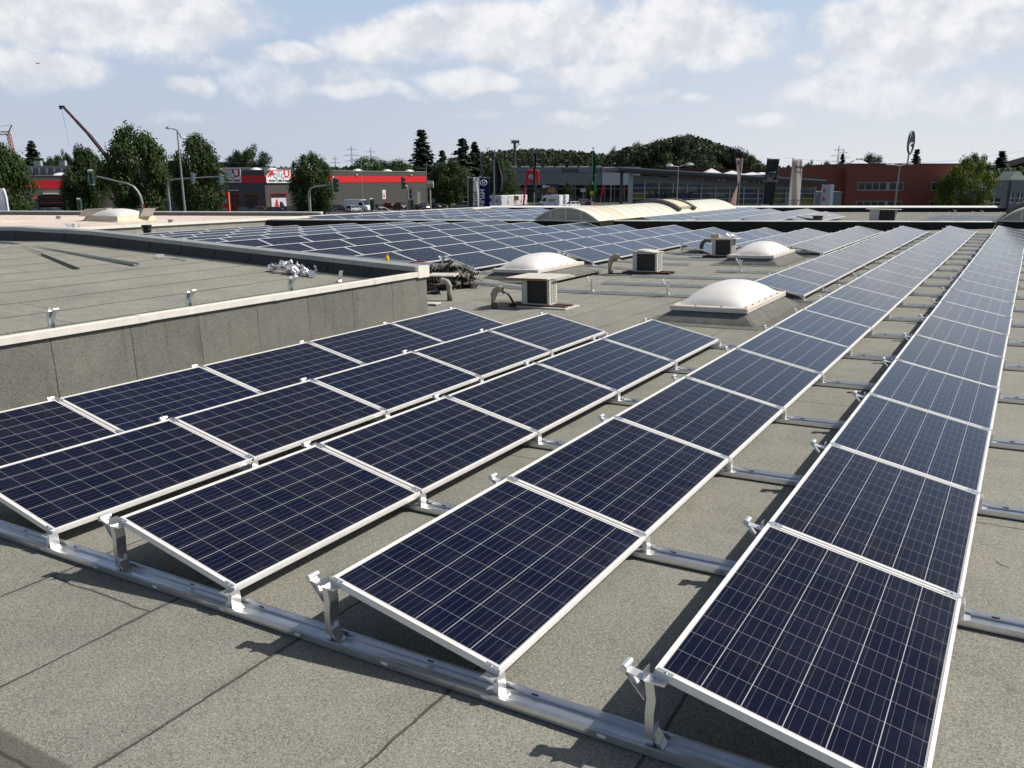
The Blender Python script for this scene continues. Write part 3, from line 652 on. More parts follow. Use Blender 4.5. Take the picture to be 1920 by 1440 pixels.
# ------------------------------------------------------------------ air conditioners
ACW = mat('ac_casing', (.56, .55, .50), .5, var=.12, vscale=5); COIL = mat('coil', (.018, .018, .018), .55, .2, var=.5, vscale=60)
GRID = mat('guard_wire', (.10, .10, .10), .5, .4); RUST = mat('rusty_sheet', (.30, .13, .05), .85, var=.5, vscale=9); BOARD = mat('weathered_board', (.62, .58, .52), .7, var=.2, vscale=4); WOOD = mat('wet_timber', (.085, .045, .028), .85, var=.4, vscale=7)
def air_con(M_, label, w=.60, d=.30, h=.47, lid='plate', pad=True, strip=.11, group='air conditioners standing on the roof'):
    t = thing('air_conditioner', label, 'air conditioner', M_, group)
    z0 = .06
    m = MB()
    m.box(0, strip, 0, d, z0, z0 + h); m.box(strip, w, .05, d, z0, z0 + .02); m.box(strip, w, .05, d, z0 + h - .02, z0 + h); m.box(w - .05, w, 0, .05, z0, z0 + h); m.box(w - .05, w, d - .05, d, z0, z0 + h); m.box(strip, w - .05, d - .015, d, z0 + .02, z0 + h - .02); m.box(strip, w - .05, 0, .05, z0, z0 + .018); m.box(strip, w - .05, 0, .05, z0 + h - .018, z0 + h)
    for i in range(12): m.box(w - .012, w - .002, .05, d - .05, z0 + .025 + i * .036, z0 + .043 + i * .036)
    for y_ in (d * .36, d * .66): m.box(w - .0015, w + .0015, y_ - .008, y_ + .008, z0 + .02, z0 + h - .02)
    m.box(.03, .07, -.004, -.0005, z0 + .30, z0 + .40)
    m.build('casing', [ACW], t)
    m = MB(); m.box(strip + .002, w - .052, .03, d - .02, z0 + .02, z0 + h - .02); m.box(w - .05, w - .02, .052, d - .052, z0 + .02, z0 + h - .02); m.build('coil', [COIL], t)
    m = MB()
    for i in range(9): z = z0 + .03 + i * (h - .06) / 8; m.box(strip, w - .05, .004, .008, z - .002, z + .002)
    for i in range(6): x = strip + .02 + i * (w - strip - .09) / 5; m.box(x - .002, x + .002, .0085, .012, z0 + .02, z0 + h - .02)
    m.build('guard', [GRID], t)
    if pad:
        m = MB(); m.box(-.28, w + .34, -.03, .09, .004, .055); m.box(-.28, w + .34, d - .10, d + .02, .004, .055); m.build('timber_feet', [WOOD], t)
    if lid == 'plate':
        m = MB(); m.box(-.32, w + .02, -.10, d + .55, z0 + h + .012, z0 + h + .030); m.build('cover_board', [BOARD], t)
        m = MB(); m.box(-.325, w + .02, -.112, -.102, z0 + h + .0, z0 + h + .032); m.box(-.25, w - .02, -.05, d + .4, z0 + h + .001, z0 + h + .0105); m.build('rusty_edge', [RUST], t)
        m = MB()
        for k in range(2): m.box(w + .03, w + .06, .12 + k * .05, d + .62 + k * .02, z0 + h - .004 - k * .02, z0 + h + .006 - k * .02)
        m.build('batten', [BOARD], t)
    elif lid == 'sheet':
        m = MB(); m.grid(lambda u, v: (-.16 + u * (w + .18), -.06 + v * (d + .12), z0 + h + .012 + .055 * math.sin(min(1, u * 1.15) * PI) ** 1), 12, 3)
        o = m.build('cover_sheet', [BOARD], t); s = o.modifiers.new('t', 'SOLIDIFY'); s.thickness = .012; s.offset = 1
    else:
        m = MB(); m.box(-.20, w + .16, -.05, d + .1, z0 + h + .004, z0 + h + .022); m.build('cover_board', [BOARD], t)
    return t
air_con(RMat(-5.30, 11.02, 0, 0, False), 'air conditioner under a wide board with rusty edge, nearest one', w=.60, d=.30)
air_con(RMat(-5.80, 17.48, 0, 0, False), 'air conditioner under a bowed white sheet on dark timber, middle one', w=.66, d=.36, lid='sheet')
air_con(RMat(-5.44, 22.72, 0, 0, False), 'air conditioner with a crate and rag on top, beside the farthest dome', w=.62, d=.40, h=.49, lid='flat')
m = MB(); m.box(0, .26, 0, .2, 0, .11); m.box(.02, .24, .02, .18, .11, .118); tag(m.build('cardboard_box', [mat('cardboard', (.55, .44, .28), .85, var=.15)], matrix=RMat(-5.52, 22.8, .585, .1, False)), 'small tan cardboard box on top of the farthest air conditioner', 'box')
m = MB(); m.grid(lambda u, v: ((u - .5) * .46, (v - .5) * .3, .02 + .12 * math.exp(-((u - .4) ** 2 + (v - .5) ** 2) * 9) + .05 * math.sin(u * 11 + v * 5) ** 2), 12, 8)
o = m.build('rag', [PLASTIC], matrix=RMat(-4.98, 22.95, .587, .3, False)); s = o.modifiers.new('t', 'SOLIDIFY'); s.thickness = .006
tag(o, 'white crumpled rag on top of the farthest air conditioner', 'rag')
m = MB(); m.box(-.08, 1.0, -.15, .42, .004, .03); tag(m.build('paving_slab', [BOARD], matrix=RMat(-5.30, 11.05, 0, 0, False)), 'pale flat slab under the nearest air conditioner', 'slab')
# ------------------------------------------------------------------ vent pipes
PIPE = mat('clay_pipe', (.36, .32, .27), .75, var=.25, vscale=9, bump=.3, bscale=90); PIPEG = mat('grey_pipe', (.12, .125, .125), .6, var=.2); PIPER = mat('stained_pipe', (.13, .085, .06), .85, var=.6, vscale=14)
def elbow(H, r, reach, drop, ang, n=8):
    pts = [(0, 0, 0), (0, 0, H - reach * .55)]
    for i in range(1, n + 1):
        t = i / n * PI * drop; R_ = reach * .55
        pts.append(((R_ - R_ * math.cos(t)) * math.cos(ang), (R_ - R_ * math.cos(t)) * math.sin(ang), H - R_ + R_ * math.sin(t)))
    return pts
def vent(x, y, label, H, r, reach, drop, ang, m1, m2, collars=3):
    t = thing('vent_pipe', label, 'vent pipe', RMat(x, y, 0, 0, False), 'bent vent pipes')
    pts = elbow(H, r, reach, drop, ang)
    m = MB(); m.tube([(0, 0, -.01), (0, 0, H * .35)], r * .97, 16); m.build('stub', [m2], t, smooth=True)
    m = MB(); m.tube([(0, 0, H * .33)] + pts[1:], r, 16); e = Vector(pts[-1]); d = (e - Vector(pts[-2])).normalized()
    m.tube([e - d * .05, e + d * .012], r * 1.16, 16)
    for k in range(collars):
        q = Vector(pts[min(1 + k * 3, len(pts) - 2)]); q2 = Vector(pts[min(2 + k * 3, len(pts) - 1)]); d2 = (q2 - q).normalized(); m.tube([q, q + d2 * .04], r * 1.13, 16)
    m.build('bend', [m1], t, smooth=False)
    m = MB(); m.tube([e + d * .0125, e + d * .014], r * .9, 16); m.build('mouth', [BLACK], t)
    return t
vent(-7.0, 11.05, 'stained clay vent pipe bent to the left before the black mats', .40, .055, .22, .62, PI * 1.05, PIPE, PIPER, 2)
vent(-5.68, 10.63, 'clay vent pipe with black hoses, beside the nearest air conditioner', .38, .058, .24, .60, .1, PIPE, PIPER)
vent(-6.25, 17.11, 'tan ribbed vent pipe bent towards the middle air conditioner', .47, .062, .30, .62, .15, mat('tan_pipe', (.40, .30, .21), .75, var=.2, vscale=12), PIPEG)
vent(-6.1, 23.73, 'dark grey smooth bent pipe beside the farthest air conditioner', .46, .062, .34, .66, .15, PIPEG, PIPEG, 1)
for i in range(3):
    m = MB(); pts = []
    for k in range(9):
        u = k / 8; pts.append((-5.50 + .22 * u, 10.66 + .45 * u, .33 - .27 * math.sin(u * PI * .8) * (1 - .2 * i) + .10 * math.sin(u * 6.3) - .08 * u - .02 * i))
    m.tube(pts, .011 - .002 * i, 8)
    tag(m.build('hose', [BLACK], matrix=RM, smooth=True), 'black hose looping from the clay pipe into the nearest air conditioner', 'hose', 'hoses of the nearest air conditioner')
m = MB(); m.disc((0, 0, .01), (0, 0, 1), .36, 24, 0, .012); tag(m.build('felt_patch', [F_CURB], matrix=RMat(-6.1, 17.12, 0, 0, False)), 'round felt patch around the foot of the tan ribbed pipe', 'felt patch')
m = MB(); m.tube([(0, 0, 0), (0, 0, .55)], .14, 18); m.tube([(0, 0, .40), (0, 0, .44)], .18, 18); m.tube([(0, 0, .55), (0, 0, .62)], .19, 18)
tag(m.build('vent_stack', [BLACK], matrix=RMat(-26.2, 18.2, 0)), 'short black capped vent stack by the pale roof wall', 'vent stack')
# ------------------------------------------------------------------ heap of corrugated mats, stored rails and odds and ends
MATB = mat('black_mat', (.105, .095, .080), .9, var=.6, vscale=7)
def wavy(seed):
    rr = random.Random(seed); m = MB(); L = rr.uniform(.5, .78); n = 20; wd = rr.uniform(.03, .07); pts = []
    for i in range(n + 1):
        u = i / n; pts.append(((u - .5) * L, (0.026 if i % 2 else -.026) + .05 * math.sin(u * 4 + seed)))
    t = .0045
    for (x0, z0), (x1, z1) in zip(pts[:-1], pts[1:]):
        m.prism([(x0, -wd, z0), (x1, -wd, z1), (x1, -wd, z1 + t * 2), (x0, -wd, z0 + t * 2)], (0, 2 * wd, 0))
    return m.mesh('corrugated_mat', MATB)
wm = [wavy(i) for i in range(6)]
for i in range(130):
    rr = random.Random(500 + i); u = rr.gauss(0, .30); u = max(-.44, min(.44, u)); lay = rr.random()
    hmax = .42 * max(0, 1 - (abs(u + .0) / .68) ** 1.8)
    o = bpy.data.objects.new('corrugated_mat', wm[i % 6]); COL.objects.link(o)
    o.matrix_basis = RM @ Matrix.Translation((-8.10 + u * .35 + rr.uniform(-.2, .2), 12.45 + u * .9, .12 + hmax * lay)) @ Matrix.Rotation(rr.choice((0, PI)) + rr.gauss(.35, .45), 4, 'Z') @ Matrix.Rotation(rr.uniform(-.4, .4), 4, 'X') @ Matrix.Rotation(rr.gauss(0, .35) - u * .5, 4, 'Y')
    tag(o, 'corrugated black mat in the tangled heap at the end of the block wall', 'mat', 'heap of corrugated black mats')
for i in range(26):
    rr = random.Random(700 + i); o = bpy.data.objects.new('corrugated_mat', wm[i % 6]); COL.objects.link(o)
    o.matrix_basis = RM @ Matrix.Translation((-8.2 + rr.uniform(-.35, .35), 11.5 + rr.uniform(-.3, .5), .12 + rr.random() * .08)) @ Matrix.Rotation(rr.uniform(0, 6.3), 4, 'Z') @ Matrix.Rotation(rr.uniform(-.2, .2), 4, 'X')
    tag(o, 'corrugated black mat in the tangled heap at the end of the block wall', 'mat', 'heap of corrugated black mats')
m = MB(); m.prism([(0, y_, z_) for y_, z_ in prof], (5.6, 0, 0)); sr = m.mesh('stored_rail', ALU)
for i in range(9):
    o = bpy.data.objects.new('stored_rail', sr); COL.objects.link(o); rr = random.Random(i)
    yy = 12.75 + (i % 3) * .15 + (i // 3) * .04; zz = .36 + (i // 3) * .062
    o.matrix_basis = RM @ Matrix.Translation((-13.4 + rr.uniform(-.2, .2), yy, zz + .27)) @ Matrix.Rotation(math.atan(.052), 4, 'Y') @ Matrix.Rotation(rr.uniform(-.01, .01), 4, 'Z')
    tag(o, 'spare aluminium rail in the stack behind the block parapet', 'rail', 'stacked spare rails')
for i in range(2):
    m = MB(); m.box(-.12, .12, -.35, .35, 0, .20); xx = -12.6 + i * 3.2
    tag(m.build('timber_bearer', [WOOD], matrix=RMat(xx, 12.98, 0)), ('left' if i == 0 else 'right') + ' timber bearer under the stack of spare rails', 'timber')
p = ly(726, 489, 12.8)
t = thing('bottle', 'drink bottle of yellow lemonade with red cap on the stored rails', 'bottle', RM @ Matrix.Translation((p.x, 12.8, p.z - .03)))
m = MB(); m.tube([(0, 0, 0), (0, 0, .005), (0, 0, .11), (0, 0, .15), (0, 0, .165)], .05, 14, rs=[.044, .05, .05, .022, .020]); m.build('body', [mat('lemonade', (.85, .55, .02), .15, var=.05)], t, smooth=True)
m = MB(); m.tube([(0, 0, .165), (0, 0, .20)], .024, 12); m.build('cap', [mat('red_cap', (.75, .05, .03), .4)], t)
a = ly(765, 494.5, 12.75); b2 = ly(799, 489.5, 12.85)
m = MB(); q0, q1 = Vector(a), Vector(b2); m.tube([q0, q0.lerp(q1, .35) + Vector((0, 0, .02)), q0.lerp(q1, .7) + Vector((0, 0, .015)), q1], .016, 8)
tag(m.build('strap', [mat('red_strap', (.62, .04, .035), .5)], matrix=RM), 'red strap thrown over the stack of spare rails', 'strap')
m = MB(); m.box(0, .6, 0, .30, 0, .03); tag(m.build('plank', [BOARD], matrix=RMat(-7.95, 11.6, .34, .25, False) @ Matrix.Rotation(.10, 4, 'X')), 'pale plank just behind the corner of the raised block', 'plank')
p = lz(812, 576, 0.0); m = MB(); m.box(-.3, .3, -.12, .12, .004, .03); tag(m.build('offcut_board', [BOARD], matrix=RMat(p.x - .2, p.y, 0, .2, False)), 'small pale board lying at the foot of the block corner', 'board')
m = MB(); pts = [(1860 + 20 * i, 0) for i in range(3)]
q = [lz(1868, 1052, 0), lz(1880, 1060, 0), lz(1893, 1064, 0)]
m.tube([v + Vector((0, 0, .006)) for v in q], .003, 6); tag(m.build('string_scrap', [PLASTIC], matrix=RM), 'thin pale scrap of string on felt right of the rightmost row', 'scrap')
q = [lz(1700, 800, 0), lz(1717, 806, 0), lz(1722, 812, 0)]
# ------------------------------------------------------------------ step up to the rear roof
LIP = .395; ZR = .11
WDIR = Vector((1, WS, 0)).normalized(); WN = Vector((-WS, 1, 0)).normalized()
WP0 = Vector((WX0, WY0, 0))
def wp(x, n=0.0, z=0.0):
    p = WP0 + Vector((x - WX0, (x - WX0) * WS, 0)) + WN * n; return Vector((p.x, p.y, z))
rear = thing('rear_building', 'higher rear roof beyond the dark step, with two barrel rooflights', 'building')
m = MB()
for a, c in ((-27.0, -16.6), (-16.6, -12.0), (-12.0, -4.0), (-4.0, 1.25)):
    m.prism([wp(a, 0, -3), wp(c, 0, -3), wp(c, 0, LIP - .03), wp(a, 0, LIP - .03)], WN * .28)
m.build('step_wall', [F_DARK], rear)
m = MB(); m.prism([wp(1.255, .012, -3), wp(9, .012, -3), wp(9, .012, LIP - .06), wp(1.255, .012, LIP - .06)], WN * .28); m.build('grey_wall', [mat('dull_felt', (.085, .088, .085), .9, var=.3, vscale=2)], rear)
m = MB()
x = -27.0
while x < 1.2:
    x1 = min(x + 2.6, 1.2); a_, c_ = x, x1 - .01; m.loft([[wp(q, -.035, LIP - .045), wp(q, -.035, LIP - .035), wp(q, .03, LIP + .004), wp(q, .30, LIP), wp(q, .30, LIP - .028), wp(q, -.005, LIP - .028), wp(q, -.005, LIP - .045)] for q in (a_, c_)]); x = x1
m.build('edge_trim', [mat('edge_trim', (.55, .56, .53), .5, .2, var=.2, vscale=2)], rear)
m = MB(); S = .52
far = [Vector((-27.0, 43.4, 0)), Vector((9.0, 65.2, 0))]
m.poly([wp(-27.0, .28, ZR), wp(9, .28, ZR), (9, 65.2, ZR), (-27.0, 43.4, ZR)]); m.build('roof_sheet', [F_REAR], rear)
FD_ = (far[1] - far[0]).normalized(); FN_ = Vector((-FD_.y, FD_.x, 0))
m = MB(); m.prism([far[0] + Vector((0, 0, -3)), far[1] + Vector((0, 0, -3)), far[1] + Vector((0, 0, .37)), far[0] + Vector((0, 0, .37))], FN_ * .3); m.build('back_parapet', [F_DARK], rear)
m = MB(); e = far[0] + FD_ * 32.2; m.loft([[q - FN_ * .08 + Vector((0, 0, .375)), q - FN_ * .08 + Vector((0, 0, .40)), q + FN_ * .20 + Vector((0, 0, .50)), q + FN_ * .36 + Vector((0, 0, .48)), q + FN_ * .36 + Vector((0, 0, .375))] for q in (far[0], e)]); m.build('back_coping', [mat('pale_trim', (.80, .79, .76), .5, .0, var=.08, vscale=2)], rear)
# ---- the neighbouring pale roof on the left with its sunlit wall
nb = thing('neighbouring_building', 'pale sunlit flat roof with white edge at the left', 'building')
m = MB(); yy = 5.0
while yy < 44.5:
    m.box(-27.35, -27.0 + random.uniform(-.006, .006), yy, yy + 1.0 - .008, -2.5, .33); yy += 1.0
m.build('edge_wall', [mat('block_felt', (.30, .29, .25), .9, var=.2, vscale=1.1, bump=.4, bscale=80)], nb)
m = MB(); yy = 5.0
while yy < 43.6:
    m.box(-27.42, -26.93, yy, yy + 2.49, .345, .43); yy += 2.5
m.build('edge_coping', [mat('cream_coping', (.82, .78, .70), .5, var=.06)], nb)
m = MB()
A_ = [Vector((-75, 3.0, .39)), Vector((-27.38, 3.0, .39)), Vector((-27.38, 28.2, .39)), Vector((-46.5, 18.5, .39)), Vector((-75, 4.4, .39))]
m.poly(A_); m.build('roof_sheet', [PALE], nb)
m = MB(); q0, q1 = Vector((-75, 4.6, 0)), Vector((-27.38, 28.6, 0)); dd = (q1 - q0).normalized(); nn = Vector((-dd.y, dd.x, 0))
m.prism([q0 + Vector((0, 0, -3)), q1 + Vector((0, 0, -3)), q1 + Vector((0, 0, .53)), q0 + Vector((0, 0, .53))], nn * .3); m.build('back_parapet', [mat('mauve_render', (.33, .30, .29), .85, var=.12)], nb)
m = MB(); m.prism([q0 + Vector((0, 0, .535)) - nn * .05, q1 + Vector((0, 0, .535)) - nn * .05, q1 + Vector((0, 0, .575)) - nn * .05, q0 + Vector((0, 0, .575)) - nn * .05], nn * .4); m.build('back_coping', [mat('cream_coping', (.8, .76, .7), .5)], nb)
# skylight on the pale roof
t = thing('skylight', 'white opal skylight with stone-coloured curb on the pale roof', 'skylight', Matrix.Translation((-31.1, 20.2, .39)))
m = MB(); m.loft([[(-1.2 * k, -.95 * k, z), (1.2 * k, -.95 * k, z), (1.2 * k, .95 * k, z), (-1.2 * k, .95 * k, z)] for k, z in ((1.12, .002), (1.0, .06), (.92, .22))]); m.build('curb', [mat('cream_curb', (.62, .53, .38), .7, var=.15)], t)
m = MB(); m.box(-1.06, 1.06, -.86, .86, .22, .27); m.build('rim', [mat('rim_white', (.7, .64, .57), .4)], t)
m = MB(); m.grid(lambda u, v: ((u - .5) * 2.0, (v - .5) * 1.6, .27 + .26 * max(0, (1 - abs(2 * u - 1) ** 2.3) * (1 - abs(2 * v - 1) ** 2.3)) ** .7), 16, 14); m.build('dome', [ACRYL], t, smooth=True)
STONE = mat('stone_weight', (.30, .26, .22), .85, var=.2)
for lab, x, y, rz in (('left', -31.9, 19.7, .5), ('right', -30.4, 20.9, -.4)):
    m = MB(); m.prism([(-.7, -.35, 0), (.7, -.35, 0), (.45, -.1, .34), (-.5, -.1, .30)], (0, .5, 0)); tag(m.build('weather_flap', [STONE], matrix=Matrix.Translation((x, y, .40 + .2)) @ Matrix.Rotation(rz, 4, 'Z')), f'{lab} slanted grey flap leaning on the skylight of the pale roof', 'flap')
for i, (px, py, lab) in enumerate(((110, 410, 'left'), (320, 417, 'middle'), (519, 403.5, 'right'))):
    p = atz(px, py, .40); m = MB(); m.tube([(0, 0, 0), (0, 0, .10)], .09, 10); m.tube([(0, 0, .10), (0, 0, .13)], .12, 10)
    tag(m.build('roof_drain', [STONE], matrix=Matrix.Translation((p.x, p.y, .392))), f'small stone-coloured drain cap on the pale roof, {lab} one of three', 'drain')
# ---- barrel rooflights
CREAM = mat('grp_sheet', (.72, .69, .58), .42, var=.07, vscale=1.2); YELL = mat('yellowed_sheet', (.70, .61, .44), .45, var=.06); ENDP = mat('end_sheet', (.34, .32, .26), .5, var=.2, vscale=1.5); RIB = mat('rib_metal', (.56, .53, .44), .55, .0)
def vault(x0, y0, wd, L, H, z0, label, yellow, ribw=.014, hood=None):
    t = thing('barrel_rooflight', label, 'rooflight', Matrix.Translation((x0, y0, z0)), 'barrel rooflights on the rear roof')
    n = 22
    def arc(k, off=0.0):
        R_ = (wd * wd / 4 + H * H) / (2 * H); a0 = math.asin(wd / 2 / R_); a = -a0 + 2 * a0 * k / n
        return wd / 2 + (R_ + off) * math.sin(a), H - R_ + (R_ + off) * math.cos(a)
    m = MB(); m.box(-.08, 0, -.02, L, -.35, .0); m.box(wd, wd + .08, -.02, L, -.35, .0); m.box(0, wd, 0, .06, -.35, -.0); m.build('curb', [F_DARK], t)
    nb_ = int(round(L / 1.02)); bays = [L * i / nb_ for i in range(nb_ + 1)]
    m = MB()
    for i in range(nb_):
        for k in range(n):
            (xa, za), (xb, zb) = arc(k), arc(k + 1); mi = 1 if i in yellow else 0
            m.quad((xa, bays[i], za), (xb, bays[i], zb), (xb, bays[i + 1], zb), (xa, bays[i + 1], za), mi)
    m.build('sheet', [CREAM, YELL], t, smooth=True)
    m = MB()
    for y in bays:
        ring = lambda yy: [(arc(k, .007)[0], yy, arc(k, .007)[1]) for k in range(n + 1)] + [(arc(k, -.03)[0], yy, arc(k, -.03)[1]) for k in range(n, -1, -1)]
        m.loft([ring(y - ribw / 2), ring(y + ribw / 2)])
    m.build('ribs', [RIB], t)
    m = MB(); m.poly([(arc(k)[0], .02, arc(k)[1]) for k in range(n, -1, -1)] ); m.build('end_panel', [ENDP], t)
    m = MB(); wm_ = mat('white_bar', (.62, .61, .57), .5)
    for f_ in (.27, .5, .73):
        k = f_ * n; x, z = arc(k); m.box(x - .03, x + .03, -.012, .018, 0, z - .01)
    ring = lambda yy, o0, o1: [(arc(k, o0)[0], yy, arc(k, o0)[1]) for k in range(n + 1)] + [(arc(k, o1)[0], yy, arc(k, o1)[1]) for k in range(n, -1, -1)]
    m.loft([ring(-.03, .03, -.03), ring(.016, .03, -.03)]); m.box(-.05, wd + .05, -.03, .016, -.04, .02); m.build('end_frame', [wm_], t)
    if hood:
        y0h, y1h = hood
        for ya, yb in ((y0h, y0h + .35), (y1h - .35, y1h)):
            h = MB()
            r2 = lambda yy: [(arc(k, .20)[0], yy, arc(k, .20)[1]) for k in range(1, n)] + [(arc(k, .0)[0], yy, arc(k, .0)[1]) for k in range(n - 1, 0, -1)]
            h.loft([r2(ya), r2(yb)]); h.build('vent_frame', [mat('hood_felt', (.115, .11, .105), .8, var=.15)], t)
        h = MB()
        for k in range(2, n - 2):
            (xa, za), (xb, zb) = arc(k, .14), arc(k + 1, .14); h.quad((xa, y0h + .355, za), (xb, y0h + .355, zb), (xb, y1h - .355, zb), (xa, y1h - .355, za), 0)
        k = n - 2; (xa, za) = arc(k, .2); (xb, zb) = arc(k, .02); h.quad((xa, y0h + .355, za), (xb, y0h + .355, zb), (xb, y1h - .355, zb), (xa, y1h - .355, za), 1)
        h.build('vent_leaf', [YELL, CREAM], t, smooth=False)
    return t
vault(-16.32, 30.55, 3.12, 19.6, .53, .40, 'long cream barrel rooflight with raised vent, middle of the rear roof', {2, 12, 19}, hood=(9.8, 12.4))
vault(1.45, 39.75, 3.12, 24.0, .62, .42, 'cream barrel rooflight cut by the right edge of the photo', set(), hood=(4.5, 7.5))
# ---- panels on the rear roof
def rear_panels(xh, ya, yb, name, dz=.03):
    n = int((yb - ya) / PITCHJ)
    for i in range(n):
        if NPAN[0] >= 298: return
        panel(Matrix.Translation((xh, ya + i * PITCHJ, ZR + dz)), f'rear-roof solar panel, {ORD[i + 1]} from near end, {name}')
LN = ['row along the sunlit block wall', 'second row from the sunlit block wall', 'third row from the sunlit block wall', 'second row left of the middle rooflight', 'row next left of the middle rooflight']
for i in range(5):
    xh = -25.9 + i * 1.85; rear_panels(xh, wall_y(xh + .5) + .75, min(43.0 + .6 * (xh + 27) - 1.3, wall_y(xh) + 16), LN[i])
RN = ['row just right of the middle rooflight', 'second row right of the middle rooflight', 'third row right of the middle rooflight', 'fourth row, ending by the small air conditioner']
for i in range(4):
    xh = -12.35 + i * 1.87; rear_panels(xh, wall_y(xh + .5) + .8, (51.0, 48.4, 49.0, 46.0)[i], RN[i])
# tilted last panel, air conditioners, bare rails
air_con(Matrix.Translation((-3.95, 40.6, ZR)), 'air conditioner with barred side facing us on the rear roof', w=1.15, d=.40, h=.60, lid='flat', pad=False, strip=.42)
t = thing('roof_vent', 'squat roof vent under a flat board before the rear panels', 'roof vent', Matrix.Translation((-5.75, 38.1, ZR)))
m = MB(); m.loft([[(-.16, -.12, 0), (.16, -.12, 0), (.16, .12, 0), (-.16, .12, 0)], [(-.20, -.15, .42), (.20, -.15, .42), (.20, .15, .42), (-.20, .15, .42)]]); m.build('body', [PIPEG], t)
m = MB(); m.box(-.52, .48, -.3, .3, .425, .45); m.build('board', [BOARD], t)
m = MB(); m.tube([(-.95, 0, .30), (-.60, 0, .24), (-.2, 0, .22)], .10, 10, r2=.06); m.build('duct', [PIPEG], t)
for i in range(8):
    y = 40.3 + i * 1.67; x0 = -2.6 + .1 * i; x1 = 1.3
    root = thing('mounting_rail', f'bare aluminium rail on the rear roof, {ORD[i + 1]} behind the dark step', 'rail', Matrix.Translation((0, y, ZR)), 'bare rails on the rear roof')
    m = MB(); m.loft([[(x, yy_, z) for yy_, z in prof] for x in (x0, x1)]); m.build('channel', [ALU], root)
    for q in range(3):
        xx = x0 + .5 + q * 1.35 + (i % 3) * .22
        if (i + q) % 3 == 0 and i > 4: continue
        o = bpy.data.objects.new('support_post', post_me); COL.objects.link(o); o.parent = root; o.matrix_basis = Matrix.Translation((xx, 0, 0))
        a = bpy.data.objects.new('hook_arm', arm_me); COL.objects.link(a); a.parent = o
for i, (x, y, lab) in enumerate(((-1.2, 40.0, 'left'), (-.2, 40.2, 'right'))):
    m = MB()
    for q in range(5): m.box(-.3 + q * .05, .3 - q * .04, -.1 + q * .04, -.07 + q * .04, .01 + q * .05, .05 + q * .05)
    tag(m.build('bracket_heap', [ALU], matrix=Matrix.Translation((x, y, ZR))), f'{lab} little stack of metal brackets on the rear roof behind the step', 'brackets')
for i, (px, py) in enumerate(((850, 410.5), (906, 411))):
    p = atz(px, py, .40); m = MB(); m.box(-.25, .1, -.03, .03, 0, .04); m.box(-.1, .25, .0, .04, .04, .07); m.box(-.03, .03, -.05, .05, .05, .13)
    tag(m.build('bracket', [ALU], matrix=Matrix.Translation((p.x, p.y, .4)) @ Matrix.Rotation(.4, 4, 'Z')), ('left' if i == 0 else 'right') + ' loose bracket lying on the step edge before the rear panels', 'bracket')
print('PANELS', NPAN[0])
# ------------------------------------------------------------------ street level
def big_sheet(name, pts, z, m):
    b = MB(); b.poly([(x, y, z) for x, y in pts]); return tag(b.build(name, [m]), kind='structure')
GRASS = mat('verge_grass', (.055, .075, .028), .95, var=.4, vscale=.6)
ASPH = mat('asphalt', (.062, .062, .064), .9, var=.25, vscale=.4, bump=.2, bscale=30)
PAVE = mat('brick_paving', (.17, .115, .09), .9, var=.25, vscale=.8)
big_sheet('ground', [(-4000, -600), (4000, -600), (4000, 5000), (-4000, 5000)], GZ, GRASS)
def vpoly(lst, z): return [tuple(at(px, 335, D).xy) for px, D in lst]
big_sheet('car_park', vpoly([(-200, 70), (836, 70), (836, 225), (300, 225), (-200, 200)], 0), GZ + .012, ASPH)
big_sheet('road', vpoly([(840, 60), (2300, 60), (2300, 240), (1060, 250), (840, 222)], 0), GZ + .010, ASPH)
big_sheet('pavement', vpoly([(985, 195), (1062, 195), (1062, 212), (975, 212)], 0), GZ + .016, PAVE)
big_sheet('path', vpoly([(885, 185), (1010, 185), (1010, 189), (885, 189)], 0), GZ + .020, PAVE)

# ------------------------------------------------------------------ foliage
def leaf_mat(name, c1, c2, tr=.25):
    m, g, b = base_mat(name)
    ge = g.new('ShaderNodeNewGeometry'); rnd = ge.outputs['Random Per Island']; oi = g.new('ShaderNodeObjectInfo')
    c = g.mix(rnd, (*c1, 1), (*c2, 1))
    k = g.ramp(oi.outputs['Random'], 0, 1, .82, 1.18, False); c = g.mix(1.0, c, g.comb(k, k, k), 'MULTIPLY')
    g.put(b.inputs['Base Color'], c); b.inputs['Roughness'].default_value = .6; b.inputs['Specular IOR Level'].default_value = .25
    t = g.new('ShaderNodeBsdfTranslucent'); g.put(t.inputs['Color'], g.mix(1.0, c, (1.3, 1.5, .6, 1), 'MULTIPLY'))
    mx = g.new('ShaderNodeMixShader'); mx.inputs[0].default_value = tr
    out = m.node_tree.nodes['Material Output']
    g.put(mx.inputs[1], b.outputs[0]); g.put(mx.inputs[2], t.outputs[0]); g.l.new(mx.outputs[0], out.inputs['Surface'])
    return m
LEAF = leaf_mat('maple_leaf', (.030, .058, .016), (.062, .096, .026)); LEAFY = leaf_mat('yellow_leaf', (.075, .105, .016), (.135, .155, .025), .3)
LEAFD = leaf_mat('dark_leaf', (.028, .048, .022), (.052, .078, .032), .15); NEEDLE = leaf_mat('needle', (.020, .036, .022), (.034, .052, .028), .08); PURPLE = leaf_mat('purple_leaf', (.022, .016, .022), (.036, .024, .03), .12)  # LEAFD is lightened in its colour to stand in for distance haze
BARK = mat('bark', (.075, .06, .045), .95, var=.4, vscale=3)
def leaf_quad(m, p, n, s, rr):
    n = n.normalized(); a = n.orthogonal().normalized(); ang = rr.uniform(0, 6.28)
    a = Matrix.Rotation(ang, 3, n) @ a; b = n.cross(a); s2 = s * rr.uniform(.5, .8)
    m.poly([p - a * s * .5, p - a * .1 * s - b * s2 * .5, p + a * s * .5, p + a * .05 * s + b * s2 * .5])
